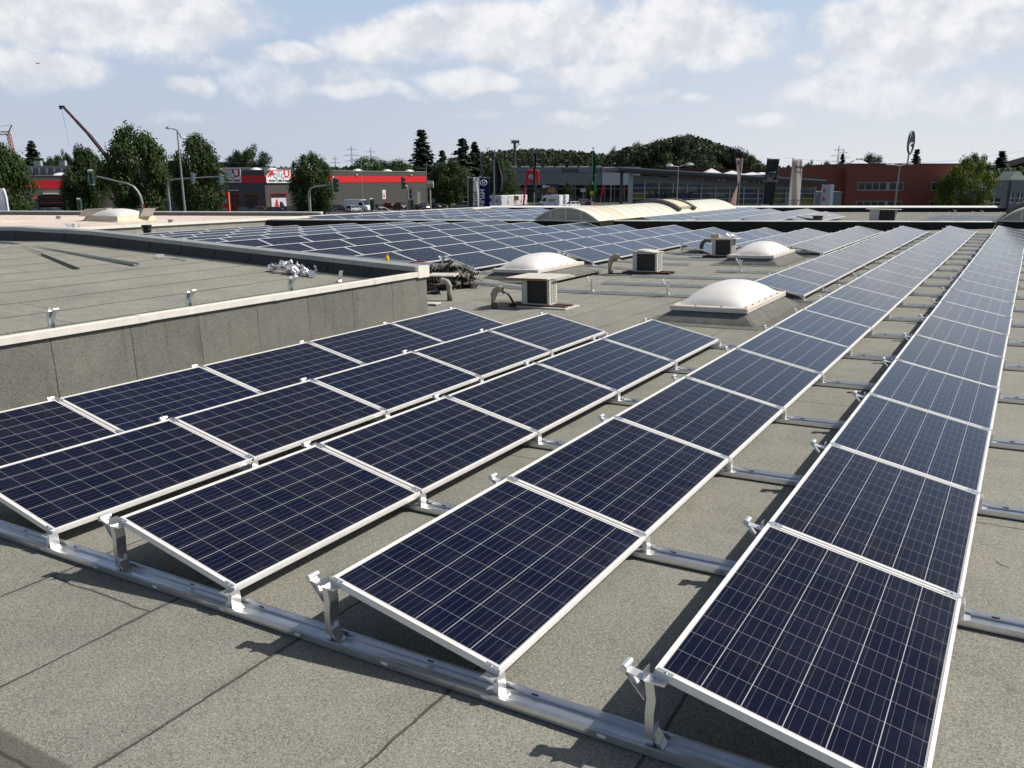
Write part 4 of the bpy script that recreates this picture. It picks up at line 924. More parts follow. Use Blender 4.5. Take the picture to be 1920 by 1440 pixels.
def crown_broad(seed, nclump=95, per=175, shape=(.5, .5, .42), cz=.57, cr=(.10, .17), leaf=(.024, .044), low=.14, bump=1.0):
    rr = random.Random(seed); m = MB(); tips = []
    for i in range(nclump):
        while True:
            v = Vector((rr.uniform(-1, 1), rr.uniform(-1, 1), rr.uniform(-1, 1)))
            if .15 < v.length < 1: break
        v = v.normalized() * (v.length ** .45)
        if rr.random() < .20: v *= rr.uniform(1.0, 1.0 + .10 * bump)
        taper = 1.0 - .12 * max(0, v.z)
        c = Vector((v.x * shape[0] * taper * .84, v.y * shape[1] * taper * .84, cz + v.z * shape[2] * .92))
        if c.z < low + .02: c.z = low + rr.uniform(.02, .10)
        r_ = rr.uniform(*cr) * (.75 if v.z > .6 else 1.0)
        tips.append(c)
        for k in range(per):
            u = Vector((rr.gauss(0, 1), rr.gauss(0, 1), rr.gauss(0, .8))).normalized()
            p = c + u * r_ * (rr.random() ** .4) * Vector((1, 1, .8)).length / 1.62
            n = (u + Vector((rr.uniform(-.7, .7), rr.uniform(-.7, .7), rr.uniform(-.2, 1.0))))
            leaf_quad(m, p, n, rr.uniform(*leaf), rr)
    return m, tips
def trunk_broad(seed, tips, base=.030, top=.5):
    rr = random.Random(seed); m = MB()
    m.tube([(0, 0, 0), (.004, .003, .15), (-.006, .004, .32), (0, 0, top)], base, 8, r2=base * .35)
    for c in tips[::max(1, len(tips) // 12)]:
        h = rr.uniform(.20, .42); m.tube([(0, 0, h), ((c.x) * .5, (c.y) * .5, h + (c.z - h) * .6), tuple(c)], base * .42, 5, r2=base * .08)
    return m
def crown_conifer(seed, levels=26, r0=.19, z0=.06, irregular=.14, per=700, leaf=(.022, .046)):
    rr = random.Random(seed); m = MB()
    for i in range(levels):
        t = i / (levels - 1); z = z0 + (1 - z0) * t; R = r0 * (1 - t) ** .85 * rr.uniform(1 - irregular, 1 + irregular * .5) + .006
        nb_ = max(4, int(11 * (1 - t)) + 3)
        for b_ in range(nb_):
            a = rr.uniform(0, 6.28); L = R * rr.uniform(.7, 1.08)
            for k in range(max(3, int(per * (1 - t * .7) / nb_))):
                u = rr.random() ** .6
                p = Vector((math.cos(a) * L * u + rr.gauss(0, .010), math.sin(a) * L * u + rr.gauss(0, .010), z - L * u * .30 + rr.gauss(0, .007)))
                leaf_quad(m, p, Vector((math.cos(a) * .5 + rr.uniform(-.4, .4), math.sin(a) * .5 + rr.uniform(-.4, .4), rr.uniform(.2, 1))), rr.uniform(*leaf), rr)
    return m
ARCH = {}
for i in range(3):
    cm_, tips = crown_broad(40 + i); ARCH['broad%d' % i] = (cm_, trunk_broad(60 + i, tips))
cm_, tips = crown_broad(77, 80, 160, (.52, .52, .40), .58, (.09, .16), (.021, .038), .12); ARCH['round0'] = (cm_, trunk_broad(5, tips))
cm_, tips = crown_broad(78, 90, 150, (.48, .48, .46), .52, (.10, .19), (.021, .038), .04, 1.6); ARCH['round1'] = (cm_, trunk_broad(6, tips))
cm_, tips = crown_broad(79, 60, 140, (.42, .42, .36), .62, (.08, .14), (.021, .038), .24, 2.2); ARCH['loose0'] = (cm_, trunk_broad(7, tips))
cf = crown_conifer(3); tr_ = MB(); tr_.tube([(0, 0, 0), (0, 0, .98)], .018, 8, r2=.003); ARCH['conifer0'] = (cf, tr_)
cf = crown_conifer(9, 28, .30, .08, .34, 760); ARCH['conifer1'] = (cf, tr_)
TREE_ME = {}
def tree_mesh(kind, lm):
    key = kind + lm.name
    if key not in TREE_ME:
        c, t = ARCH[kind]; TREE_ME[key] = (c.mesh('crown', lm), t.mesh('trunk', BARK))
    return TREE_ME[key]
def tree(kind, lm, px, D, pytop, wpx_, label, group, name='broadleaf_tree', rot=None, z=GZ):
    top = ht(px, pytop, D); h = top - z; w_ = wpx(wpx_, D)
    cme, tme = tree_mesh(kind, lm)
    sx = w_ / (1.02 if not kind.startswith('conifer') else (.40 if kind == 'conifer0' else .52))
    t = thing(name, label, 'tree', V(px, D, z, (rot if rot is not None else random.uniform(0, 6.28)), (sx, sx, h / (1.0 if not kind.startswith('loose') else 1.02))), group)
    for nm, me in (('crown', cme), ('trunk', tme)):
        o = bpy.data.objects.new(nm, me); COL.objects.link(o); o.parent = t
    return t
G1 = 'street trees between the roof and the shops'
tree('broad0', LEAF, 8, 95, 268, 108, 'bushy green tree cut by the left edge of the photo', G1)
tree('broad1', LEAF, 158, 118, 274, 92, 'green tree left of the tallest street tree', G1)
tree('broad2', LEAF, 256, 110, 240, 132, 'tallest broad green street tree behind the leaning traffic light arm', G1)
tree('broad0', LEAF, 372, 106, 250, 108, 'green street tree just right of the tall lamp post', G1, rot=2.0)
tree('broad1', LEAF, 585, 124, 287, 92, 'round green tree before the red-striped hall', G1, rot=4.4)
tree('broad2', LEAF, 842, 185, 300, 84, 'green tree right of the red-striped hall end', G1, rot=1.1)
tree('round1', LEAF, 942, 245, 298, 62, 'green tree behind the black flag', G1)
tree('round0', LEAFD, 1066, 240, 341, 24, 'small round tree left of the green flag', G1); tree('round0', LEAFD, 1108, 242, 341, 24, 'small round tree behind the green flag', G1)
tree('round0', LEAFY, 1815, 112, 294, 104, 'yellow-green tree before the red brick building', G1, rot=.7)
tree('round1', LEAFY, 1772, 116, 345, 40, 'low bushy growth at the left of the yellow-green tree', G1)
G2 = 'trees on the skyline'
tree('conifer0', NEEDLE, 792, 250, 246, 96, 'tall dark pointed conifer on the skyline', G2, 'conifer_tree')
tree('conifer1', NEEDLE, 868, 262, 262, 104, 'broad dark pine right of the pointed conifer', G2, 'conifer_tree'); tree('conifer1', NEEDLE, 830, 268, 284, 70, 'lower dark pine between the two tall conifers', G2, 'conifer_tree', rot=1.9); tree('conifer1', NEEDLE, 890, 266, 268, 74, 'dark pine close behind the broad one', G2, 'conifer_tree', rot=3.3)
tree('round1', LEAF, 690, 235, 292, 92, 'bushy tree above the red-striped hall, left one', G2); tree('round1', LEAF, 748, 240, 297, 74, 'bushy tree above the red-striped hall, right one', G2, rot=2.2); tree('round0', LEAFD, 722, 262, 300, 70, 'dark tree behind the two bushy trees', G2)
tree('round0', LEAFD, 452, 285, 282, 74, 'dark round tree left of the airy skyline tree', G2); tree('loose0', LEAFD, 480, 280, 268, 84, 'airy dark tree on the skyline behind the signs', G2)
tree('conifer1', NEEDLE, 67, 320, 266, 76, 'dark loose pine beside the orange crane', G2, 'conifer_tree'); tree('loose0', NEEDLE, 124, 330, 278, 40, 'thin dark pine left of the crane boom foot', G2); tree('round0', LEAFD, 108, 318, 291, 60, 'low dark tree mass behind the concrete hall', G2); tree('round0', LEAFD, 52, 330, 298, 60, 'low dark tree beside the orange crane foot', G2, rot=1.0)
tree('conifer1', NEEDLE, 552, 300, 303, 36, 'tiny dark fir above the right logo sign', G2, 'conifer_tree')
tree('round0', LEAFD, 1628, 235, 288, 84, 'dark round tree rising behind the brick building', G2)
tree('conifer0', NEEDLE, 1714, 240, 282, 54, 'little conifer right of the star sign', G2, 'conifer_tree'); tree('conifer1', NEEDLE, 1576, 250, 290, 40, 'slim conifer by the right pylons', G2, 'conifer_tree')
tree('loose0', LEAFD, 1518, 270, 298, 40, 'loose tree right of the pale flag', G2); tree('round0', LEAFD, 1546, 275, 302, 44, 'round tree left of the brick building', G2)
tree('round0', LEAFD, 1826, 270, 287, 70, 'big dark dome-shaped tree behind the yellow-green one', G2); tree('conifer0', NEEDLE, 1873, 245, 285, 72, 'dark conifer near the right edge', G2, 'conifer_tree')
G3 = 'big trees of the wooded hill'
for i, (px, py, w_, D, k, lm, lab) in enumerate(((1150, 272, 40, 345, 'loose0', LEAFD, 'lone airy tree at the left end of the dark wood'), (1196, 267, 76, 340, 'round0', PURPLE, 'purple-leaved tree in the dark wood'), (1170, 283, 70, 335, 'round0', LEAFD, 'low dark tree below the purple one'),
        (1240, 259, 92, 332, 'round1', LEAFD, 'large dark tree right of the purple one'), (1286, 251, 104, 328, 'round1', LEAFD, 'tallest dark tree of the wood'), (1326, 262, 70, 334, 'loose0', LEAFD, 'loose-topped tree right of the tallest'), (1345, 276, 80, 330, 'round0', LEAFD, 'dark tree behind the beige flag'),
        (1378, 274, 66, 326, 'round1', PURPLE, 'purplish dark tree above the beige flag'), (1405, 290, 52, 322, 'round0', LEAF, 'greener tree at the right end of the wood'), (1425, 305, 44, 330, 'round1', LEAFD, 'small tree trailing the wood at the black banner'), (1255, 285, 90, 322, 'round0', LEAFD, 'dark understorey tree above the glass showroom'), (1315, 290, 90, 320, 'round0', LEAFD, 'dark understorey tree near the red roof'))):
    tree(k, lm, px, D, py, w_, lab, G3)
# far woods that read as one mass
def wood(name, label, prof, D, lm, base=GZ, dens=1.0, q=(1.6, 3.2), depth=30, seed=1, bmp=.7):
    rr = random.Random(seed); m = MB()
    for (x0, y0), (x1, y1) in zip(prof[:-1], prof[1:]):
        n = int((x1 - x0) * 13 * dens)
        for i in range(n):
            t = rr.random(); px = x0 + (x1 - x0) * t; py = y0 + (y1 - y0) * t
            hump = bmp * 2.2 * math.sin(px * .33 + seed) + bmp * (1.6 * math.sin(px * .81 + 2 * seed) + 1.0 * math.sin(px * 1.9))
            dd_ = D + rr.uniform(-depth, depth); top = ht(px, py + hump * .8, D); z = top - (top - base) * (rr.random() ** 1.3) * .9
            p = at(px + rr.uniform(-1, 1), 335, dd_); leaf_quad(m, Vector((p.x, p.y, z)), Vector((-FH.x + rr.uniform(-1, 1), -FH.y + rr.uniform(-1, 1), rr.uniform(-.1, 1.2))), rr.uniform(*q), rr)
    o = m.build(name, [lm]); tag(o, label, 'wood', kind='stuff'); return o
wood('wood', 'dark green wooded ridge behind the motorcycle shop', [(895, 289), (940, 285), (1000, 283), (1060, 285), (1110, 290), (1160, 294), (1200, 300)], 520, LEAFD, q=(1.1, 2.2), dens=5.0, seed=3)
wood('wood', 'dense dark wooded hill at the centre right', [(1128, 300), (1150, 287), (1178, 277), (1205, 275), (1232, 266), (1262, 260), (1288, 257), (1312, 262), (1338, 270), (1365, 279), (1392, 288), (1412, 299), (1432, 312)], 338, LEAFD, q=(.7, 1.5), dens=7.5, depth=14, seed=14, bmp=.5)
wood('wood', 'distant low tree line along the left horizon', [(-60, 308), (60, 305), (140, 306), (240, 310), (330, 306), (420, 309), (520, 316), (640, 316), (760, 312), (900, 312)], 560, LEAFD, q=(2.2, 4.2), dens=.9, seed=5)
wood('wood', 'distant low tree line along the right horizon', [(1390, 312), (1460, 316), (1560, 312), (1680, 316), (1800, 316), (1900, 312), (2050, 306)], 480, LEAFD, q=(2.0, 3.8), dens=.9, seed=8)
wood('hedge', 'dark hedge bank above the grey hall at the right', [(1845, 322), (1880, 318), (1930, 314), (2000, 312)], 230, LEAF, q=(.8, 1.6), dens=2.0, depth=6, seed=9)
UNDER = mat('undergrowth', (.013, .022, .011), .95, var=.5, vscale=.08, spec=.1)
def ridge(prof, D, back):
    hb = MB(); hp = [(at(px, 335, D), ht(px, py, D)) for px, py in prof]
    for (a, ha), (c, hc) in zip(hp[:-1], hp[1:]):
        f1 = FH * -30; f2 = FH * back
        hb.quad((a.x + f1.x, a.y + f1.y, GZ), (c.x + f1.x, c.y + f1.y, GZ), (c.x, c.y, hc), (a.x, a.y, ha)); hb.quad((a.x, a.y, ha), (c.x, c.y, hc), (c.x + f2.x, c.y + f2.y, GZ), (a.x + f2.x, a.y + f2.y, GZ))
    return tag(hb.build('hill', [UNDER]), kind='structure')
ridge([(880, 330), (900, 295), (945, 290), (1000, 289), (1060, 291), (1110, 296), (1170, 300), (1230, 330)], 560, 120)
ridge([(1125, 332), (1150, 296), (1190, 284), (1240, 278), (1285, 272), (1330, 280), (1370, 290), (1410, 304), (1440, 332)], 352, 80)
ridge([(-80, 330), (-60, 314), (60, 311), (240, 315), (420, 315), (520, 322), (760, 319), (890, 318), (900, 332)], 590, 60)
ridge([(1430, 332), (1450, 321), (1560, 318), (1680, 322), (1800, 322), (1900, 318), (2050, 312)], 510, 60)
# ------------------------------------------------------------------ buildings
GREYR = mat('grey_brown_render', (.066, .064, .057), .85, var=.08, vscale=.5); DARKG = mat('dark_grey_render', (.085, .086, .086), .85, var=.08, vscale=.5)
RED = mat('signal_red', (.62, .013, .018), .5, var=.06); REDF = mat('red_frame', (.30, .015, .012), .5); GLASS = mat('dark_glass', (.012, .014, .016), .06, spec=.8, var=.3, vscale=.4)
WHITEP = mat('white_panel', (.74, .75, .77), .4, var=.04); SIGNW = mat('sign_white', (.80, .80, .81), .4, var=.02); SIGNB = mat('sign_black', (.012, .012, .014), .4); DOME = mat('dome_white', (.75, .76, .78), .4)
def local(px, py, D, T):
    return T.inverted() @ at(px, py, D)
# --- red striped hall
def hall():
    A, B_ = at(496, 335, 190), at(799, 335, 236); d = Vector((B_.x - A.x, B_.y - A.y, 0)); L = d.length; rz = math.atan2(d.y, d.x)
    T = Matrix.Translation((A.x, A.y, GZ)) @ Matrix.Rotation(rz, 4, 'Z')
    t = thing('shop_hall', 'grey car workshop hall with red stripe and two logo signs', 'building', T)
    H = ht(496, 319.5, 190) - GZ; z1 = ht(496, 329.5, 190) - GZ; z0 = ht(496, 343, 190) - GZ
    # left face direction in local frame: towards the image left, square to the view
    lf = (T.to_3x3().inverted() @ Vector((-RT.x, -RT.y, 0))).normalized(); LL = 24.0
    P = [Vector((0, 0, 0)), Vector((L, 0, 0)), Vector((L, 34, 0)), lf * LL + Vector((0, 30, 0)), lf * LL]
    m = MB(); m.prism(P, (0, 0, H)); m.build('wall', [GREYR], t)
    m = MB(); n0 = Vector((0, -1, 0)); n1 = (T.to_3x3().inverted() @ Vector((-FH.x, -FH.y, 0))).normalized()
    # facade cladding of the shaded left face
    m.prism([lf * .02 + n1 * .004, lf * LL + n1 * .004, lf * LL + n1 * .05, lf * .02 + n1 * .05], (0, 0, H - .01)); m.build('entrance_facade', [DARKG], t)
    m = MB(); m.box(.06, L - .05, -.07, -.003, z0, z1); m.prism([lf * 0 + n1 * .055, lf * LL + n1 * .055, lf * LL + n1 * .11, lf * 0 + n1 * .11], (0, 0, z1 - z0), 0, Matrix.Translation((0, 0, z0))); m.build('red_stripe', [RED], t)
    m = MB(); m.box(-.05, L + .1, -.1, .12, H + .003, H + .14); m.prism([lf * 0 + n1 * .1, lf * LL + n1 * .1, lf * LL - n1 * .1, lf * 0 - n1 * .1], (0, 0, .14), 0, Matrix.Translation((0, 0, H + .003))); m.build('roof_edge', [GREY_METAL], t)
    for i, (x, y) in enumerate(((L * .12, 5), (L * .60, 4), (L * .80, 4), (L * .96, 4), (-7, 7), (1.2, 4))):
        m = MB(); m.grid(lambda u, v: (x + (u - .5) * 2.6, y + (v - .5) * 2.0, H + .05 + .62 * max(0, (1 - abs(2 * u - 1) ** 2) * (1 - abs(2 * v - 1) ** 2)) ** .6), 10, 8); m.build('roof_dome', [DOME], t, smooth=True)
    # windows, ad windows and small signs on the sunlit face
    def fx(px, D0=150): # position along the sunlit face from photo column
        d0 = FW + RT * ((px - 960) / FPX) - UP * ((335 - 720) / FPX); v = T.to_3x3().inverted() @ d0; o = T.inverted() @ CAM; k = -o.y / v.y; return o.x + v.x * k
    xa, xb = fx(506), fx(534)
    zt, zb = ht(520, 363, 194) - GZ, .3
    f = MB(); f.box(xa - .15, xb + .15, -.06, -.002, zb, zb + .15); f.box(xa - .15, xb + .15, -.06, -.002, zt, zt + .15); f.box(xa - .15, xa, -.06, -.002, zb + .15, zt); f.box(xb, xb + .15, -.06, -.002, zb + .15, zt); zc = zt - .9; f.box(xa, xb, -.055, -.002, zc, zc + .12)
    fr = f.build('window', [REDF], t); m = MB(); m.box(xa, xb, -.03, -.001, zb + .15, zc); m.build('poster', [mat('poster_blue_white', (.62, .68, .74), .4, var=.25, vscale=.5)], fr)
    m = MB(); m.box(xa, xb, -.03, -.001, zc + .12, zt); m.build('pane', [GLASS], fr)
    m = MB(); w_ = xb - xa; m.prism([(xa + w_ * .15, -.034, zb + .2), (xa + w_ * .52, -.034, zb + .2), (xa + w_ * .40, -.034, zc - .3), (xa + w_ * .32, -.034, zc - .3)], (0, .002, 0)); m.build('poster_red_shape', [RED], fr)
    m = MB(); m.prism([(xa + w_ * .5, -.036, zb + .2), (xa + w_ * .95, -.036, zb + .2), (xa + w_ * .72, -.036, zc - .9), (xa + w_ * .56, -.036, zc - .8)], (0, .002, 0)); m.build('poster_dark_shape', [SIGNB], fr)
    x = fx(719); m = MB(); m.box(x - .6, x + .6, -.05, -.002, 1.9, 4.2); m.build('small_sign', [WHITEP], t); m = MB(); m.prism([(x - .35, -.056, 2.3), (x + .3, -.056, 2.3), (x + .1, -.056, 3.3), (x - .2, -.056, 3.4)], (0, .004, 0)); m.build('small_sign_red', [RED], t)
    for px in (668, 770): x = fx(px); m = MB(); m.box(x - .2, x + .2, -.35, -.003, H - .95, H - .7); m.build('floodlight', [WHITEP], t)
    x = fx(784); m = MB(); m.box(x - .7, x + .7, -.05, -.003, .2, 3.6); m.build('side_door', [mat('door_grey', (.17, .17, .16), .6)], t)
    # left face doors (position by lf)
    def fl(px):
        d0 = FW + RT * ((px - 960) / FPX) - UP * ((335 - 720) / FPX); v = T.to_3x3().inverted() @ Vector((d0.x, d0.y, 0)); o = T.inverted() @ CAM; n = n1; k = (-(Vector((o.x, o.y, 0)).dot(n)) + .05) / Vector((v.x, v.y, 0)).dot(n); q = Vector((o.x, o.y, 0)) + Vector((v.x, v.y, 0)) * k; return q.dot(lf)
    for nm, p0, p1 in (('entrance_door', 425, 449), ('window', 457, 484)):
        a, c = fl(p1) + .3, fl(p0) + .3; zt = ht(470, 364, 190) - GZ
        S_ = Matrix((( lf.x, n1.x, 0, 0), (lf.y, n1.y, 0, 0), (0, 0, 1, 0), (0, 0, 0, 1)))
        f = MB()
        f.box(a, c, .052, .10, zt, zt + .16, 0, S_); f.box(a, a + .14, .052, .10, .1, zt, 0, S_); f.box(c - .14, c, .052, .10, .1, zt, 0, S_); f.box(a + .14, c - .14, .052, .095, zt - 1.0, zt - .86, 0, S_)
        if nm == 'entrance_door': mm = (a + c) / 2; f.box(mm - .35, mm - .2, .052, .095, .1, zt - 1.0, 0, S_); f.box(mm + .5, mm + .62, .052, .095, .1, zt - 1.0, 0, S_); f.box(a + .3, mm - .5, .052, .08, .1, 1.2, 0, S_)
        fr = f.build(nm, [REDF], t); m = MB(); m.box(a + .14, c - .14, .051, .06, .1, zt, 0, S_); m.build('pane', [GLASS], fr)
    a = fl(436); S_ = Matrix((( lf.x, n1.x, 0, 0), (lf.y, n1.y, 0, 0), (0, 0, 1, 0), (0, 0, 0, 1))); m = MB(); m.box(a - 1.2, a + 1.2, .06, .5, zt + .75, zt + .9, 0, S_); m.build('door_lamp', [WHITEP], t)
    return T, fx, fl, lf, n1, H
HT_, fx_, fl_, lf_, n1_, HH = hall()
# the two logo boards hang on the hall: things of their own
def logo(T, w_, h_, label, red_side=False):
    t = thing('logo_sign', label, 'sign', T, 'logo signs of the workshop hall')
    m = MB(); s = h_
    m.prism([(0, 0, 0), (w_, 0, 0), (w_, 0, h_), (.34 * w_, 0, h_), (.20 * w_, 0, h_ * .9), (.0, 0, h_ * .50)], (0, .22, 0)); m.build('board', [SIGNW], t)
    m = MB(); m.prism([(.03 * w_, -.004, h_ * .44), (.10 * w_, -.004, h_ * .44), (.30 * w_, -.004, h_ * .92), (.97 * w_, -.004, h_ * .92), (.97 * w_, -.004, h_ * .985), (.29 * w_, -.004, h_ * .985), (.17 * w_, -.004, h_ * .86)], (0, .003, 0)); m.build('red_outline', [RED], t)
    for s_, cx, sz, mm in (('A', .25, .44, RED), ('T', .52, .50, mat('letter_grey', (.50, .50, .52), .4)), ('U', .82, .58, RED)):
        text(s_, h_ * sz * 1.35, 'letter', mm, t, Matrix.Translation((cx * w_, -.02, h_ * .66)) @ FRONT, bold=h_ * .022, sx=1.15)
    for cx in (.37, .665):
        m = MB(); q = [(math.cos(a) * .19 * h_ + cx * w_, math.sin(a) * .19 * h_ + .52 * h_) for a in [2 * PI * k / 20 for k in range(20)]]
        m.prism([(x, -.03, z) for x, z in q], (0, .01, 0)); m.build('wheel', [SIGNB], t)
        m = MB(); q = [(math.cos(a) * .14 * h_ + cx * w_, math.sin(a) * .14 * h_ + .52 * h_) for a in [2 * PI * k / 20 for k in range(20)]]
        m.prism([(x, -.036, z) for x, z in q], (0, .005, 0)); m.build('wheel_hub', [SIGNW], t)
    text('Auto-Teile-Unger', h_ * .235, 'lettering', SIGNB, t, Matrix.Translation((.53 * w_, -.02, h_ * .17)) @ FRONT, bold=h_ * .008, sx=.82 * w_ / (h_ * 1.55))
    return t
x0, x1 = fx_(497.5), fx_(544); zb, zt = ht(498, 343, 190.5) - GZ, ht(498, 317.5, 190.5) - GZ
logo(HT_ @ Matrix.Translation((x0, -.34, zb)), x1 - x0, zt - zb, 'white logo sign with red outline on the sunlit hall face')
S4 = Matrix(((-lf_.x, -n1_.x, 0, 0), (-lf_.y, -n1_.y, 0, 0), (0, 0, 1, 0), (0, 0, 0, 1)))
a0 = fl_(452.5); T2 = HT_ @ Matrix.Translation(lf_ * (fl_(406) ) + n1_ * .40 + Vector((0, 0, zb + .1))) @ S4
lg = logo(T2, fl_(406) - a0, zt - zb, 'white logo sign on the shaded hall face, half hidden by a tree')
# --- workshop wing with numbered gates
def wing():
    D = 175; T = V(80, D, GZ, .42); t = thing('workshop_wing', 'brown-grey workshop wing with gate number six', 'building', T)
    X = lambda px: wpx(px - 80, D) * 1.095; Z = lambda py: ht(80, py, D) - GZ
    H = Z(329.8)
    m = MB(); ga, gb = X(68.5), X(111); gz = Z(366)
    m.box(X(-25), ga, 0, 18, 0, H); m.box(gb, X(192), 0, 18, 0, H); m.box(ga, gb, 0, 18, gz, H); m.box(ga, gb, 2.0, 18, 0, gz); m.build('wall', [mat('taupe_render', (.12, .112, .096), .85, var=.06)], t)
    m = MB(); m.box(X(-25), X(192), -.06, -.003, Z(353.5), Z(338)); m.build('red_stripe', [mat('bright_red', (.60, .014, .022), .5, var=.03)], t)
    m = MB(); m.box(X(-25), X(192), -.1, .1, H + .003, H + .12); m.build('roof_edge', [GREY_METAL], t)
    m = MB(); m.grid(lambda u, v: (X(107) + (u - .5) * 3.0, 3 + (v - .5) * 2.4, H + .05 + .62 * max(0, (1 - abs(2 * u - 1) ** 2) * (1 - abs(2 * v - 1) ** 2)) ** .6), 10, 8); m.build('roof_dome', [DOME], t, smooth=True)
    m = MB(); m.box(ga + .01, gb - .5, .9, .95, 0, gz - .01); g_ = m.build('gate', [GLASS], t)
    for k in range(4): m = MB(); m.box(ga + .02, gb - .52, .86, .897, .2 + k * 1.0, .32 + k * 1.0); m.build('gate_rail', [mat('red_rail', (.55, .03, .02), .5)], g_)
    m = MB(); m.box(X(78), X(101), -.9, -.003, Z(364), Z(362)); m.build('gate_lamp', [WHITEP], t)
    for px, s_ in ((64.5, '6'), (127.5, '5'), (186, '4')):
        m = MB(); m.box(X(px) - .36, X(px) + .36, -.08, -.004, Z(374), Z(366)); n_ = m.build('number_tile', [RED], t); text(s_, .8, 'numeral', SIGNW, n_, Matrix.Translation((X(px), -.09, Z(370))) @ FRONT, bold=.02)
    m = MB(); m.box(X(118), X(130), -.06, -.004, Z(394.5), Z(379)); m.build('price_poster', [mat('poster_grey', (.55, .50, .48), .5, var=.35, vscale=1.4)], t)
    m = MB(); m.box(X(119), X(129), -.066, -.061, Z(393), Z(390)); m.build('poster_band', [RED], t)
    m = MB(); m.box(X(36), X(48), -.02, -.003, 0, Z(367)); m.build('second_gate', [GLASS], t)
wing()
def block(name, label, px0, px1, D, ytop, m_, depth=20, rot=0.0, cap=None, capm=None):
    T = V(px0, D, GZ, rot); H = ht((px0 + px1) / 2, ytop, D) - GZ; w_ = wpx(px1 - px0, D) / max(.3, math.cos(rot))
    t = thing(name, label, 'building', T); m = MB(); m.box(0, w_, 0, depth, 0, H); m.build('wall', [m_], t)
    if cap: m = MB(); m.box(-.1, w_ + .1, -.1, depth + .1, H + .003, H + cap); m.build('roof_edge', [capm or GREY_METAL], t)
    return t, w_, H
CONC = mat('pale_concrete', (.33, .34, .35), .8, var=.12); PALEG = mat('pale_sheet', (.42, .42, .41), .6, var=.08)
t, w_, H = block('concrete_hall', 'pale ribbed concrete hall rising behind the workshop wing', 34, 132, 225, 316, mat('concrete_grey', (.20, .21, .225), .8, var=.15), cap=.7, capm=CONC)
for k in range(8): m = MB(); m.box(k * w_ / 7 - .25, k * w_ / 7 + .25, -.4, -.004, 0, H - .02); m.build('rib', [CONC], t)
for px in (63, 69, 111, 115): m = MB(); x = wpx(px - 34, 225); m.box(x - .5, x + .4, 2, 3, H + .703, H + 2.0); m.build('roof_stub', [CONC], t)
block('rear_hall', 'long white-edged flat hall just behind the logo signs', 405, 552, 225, 316.4, mat('rear_grey', (.16, .165, .17), .7), cap=.32, capm=mat('white_edge', (.7, .7, .69), .5))
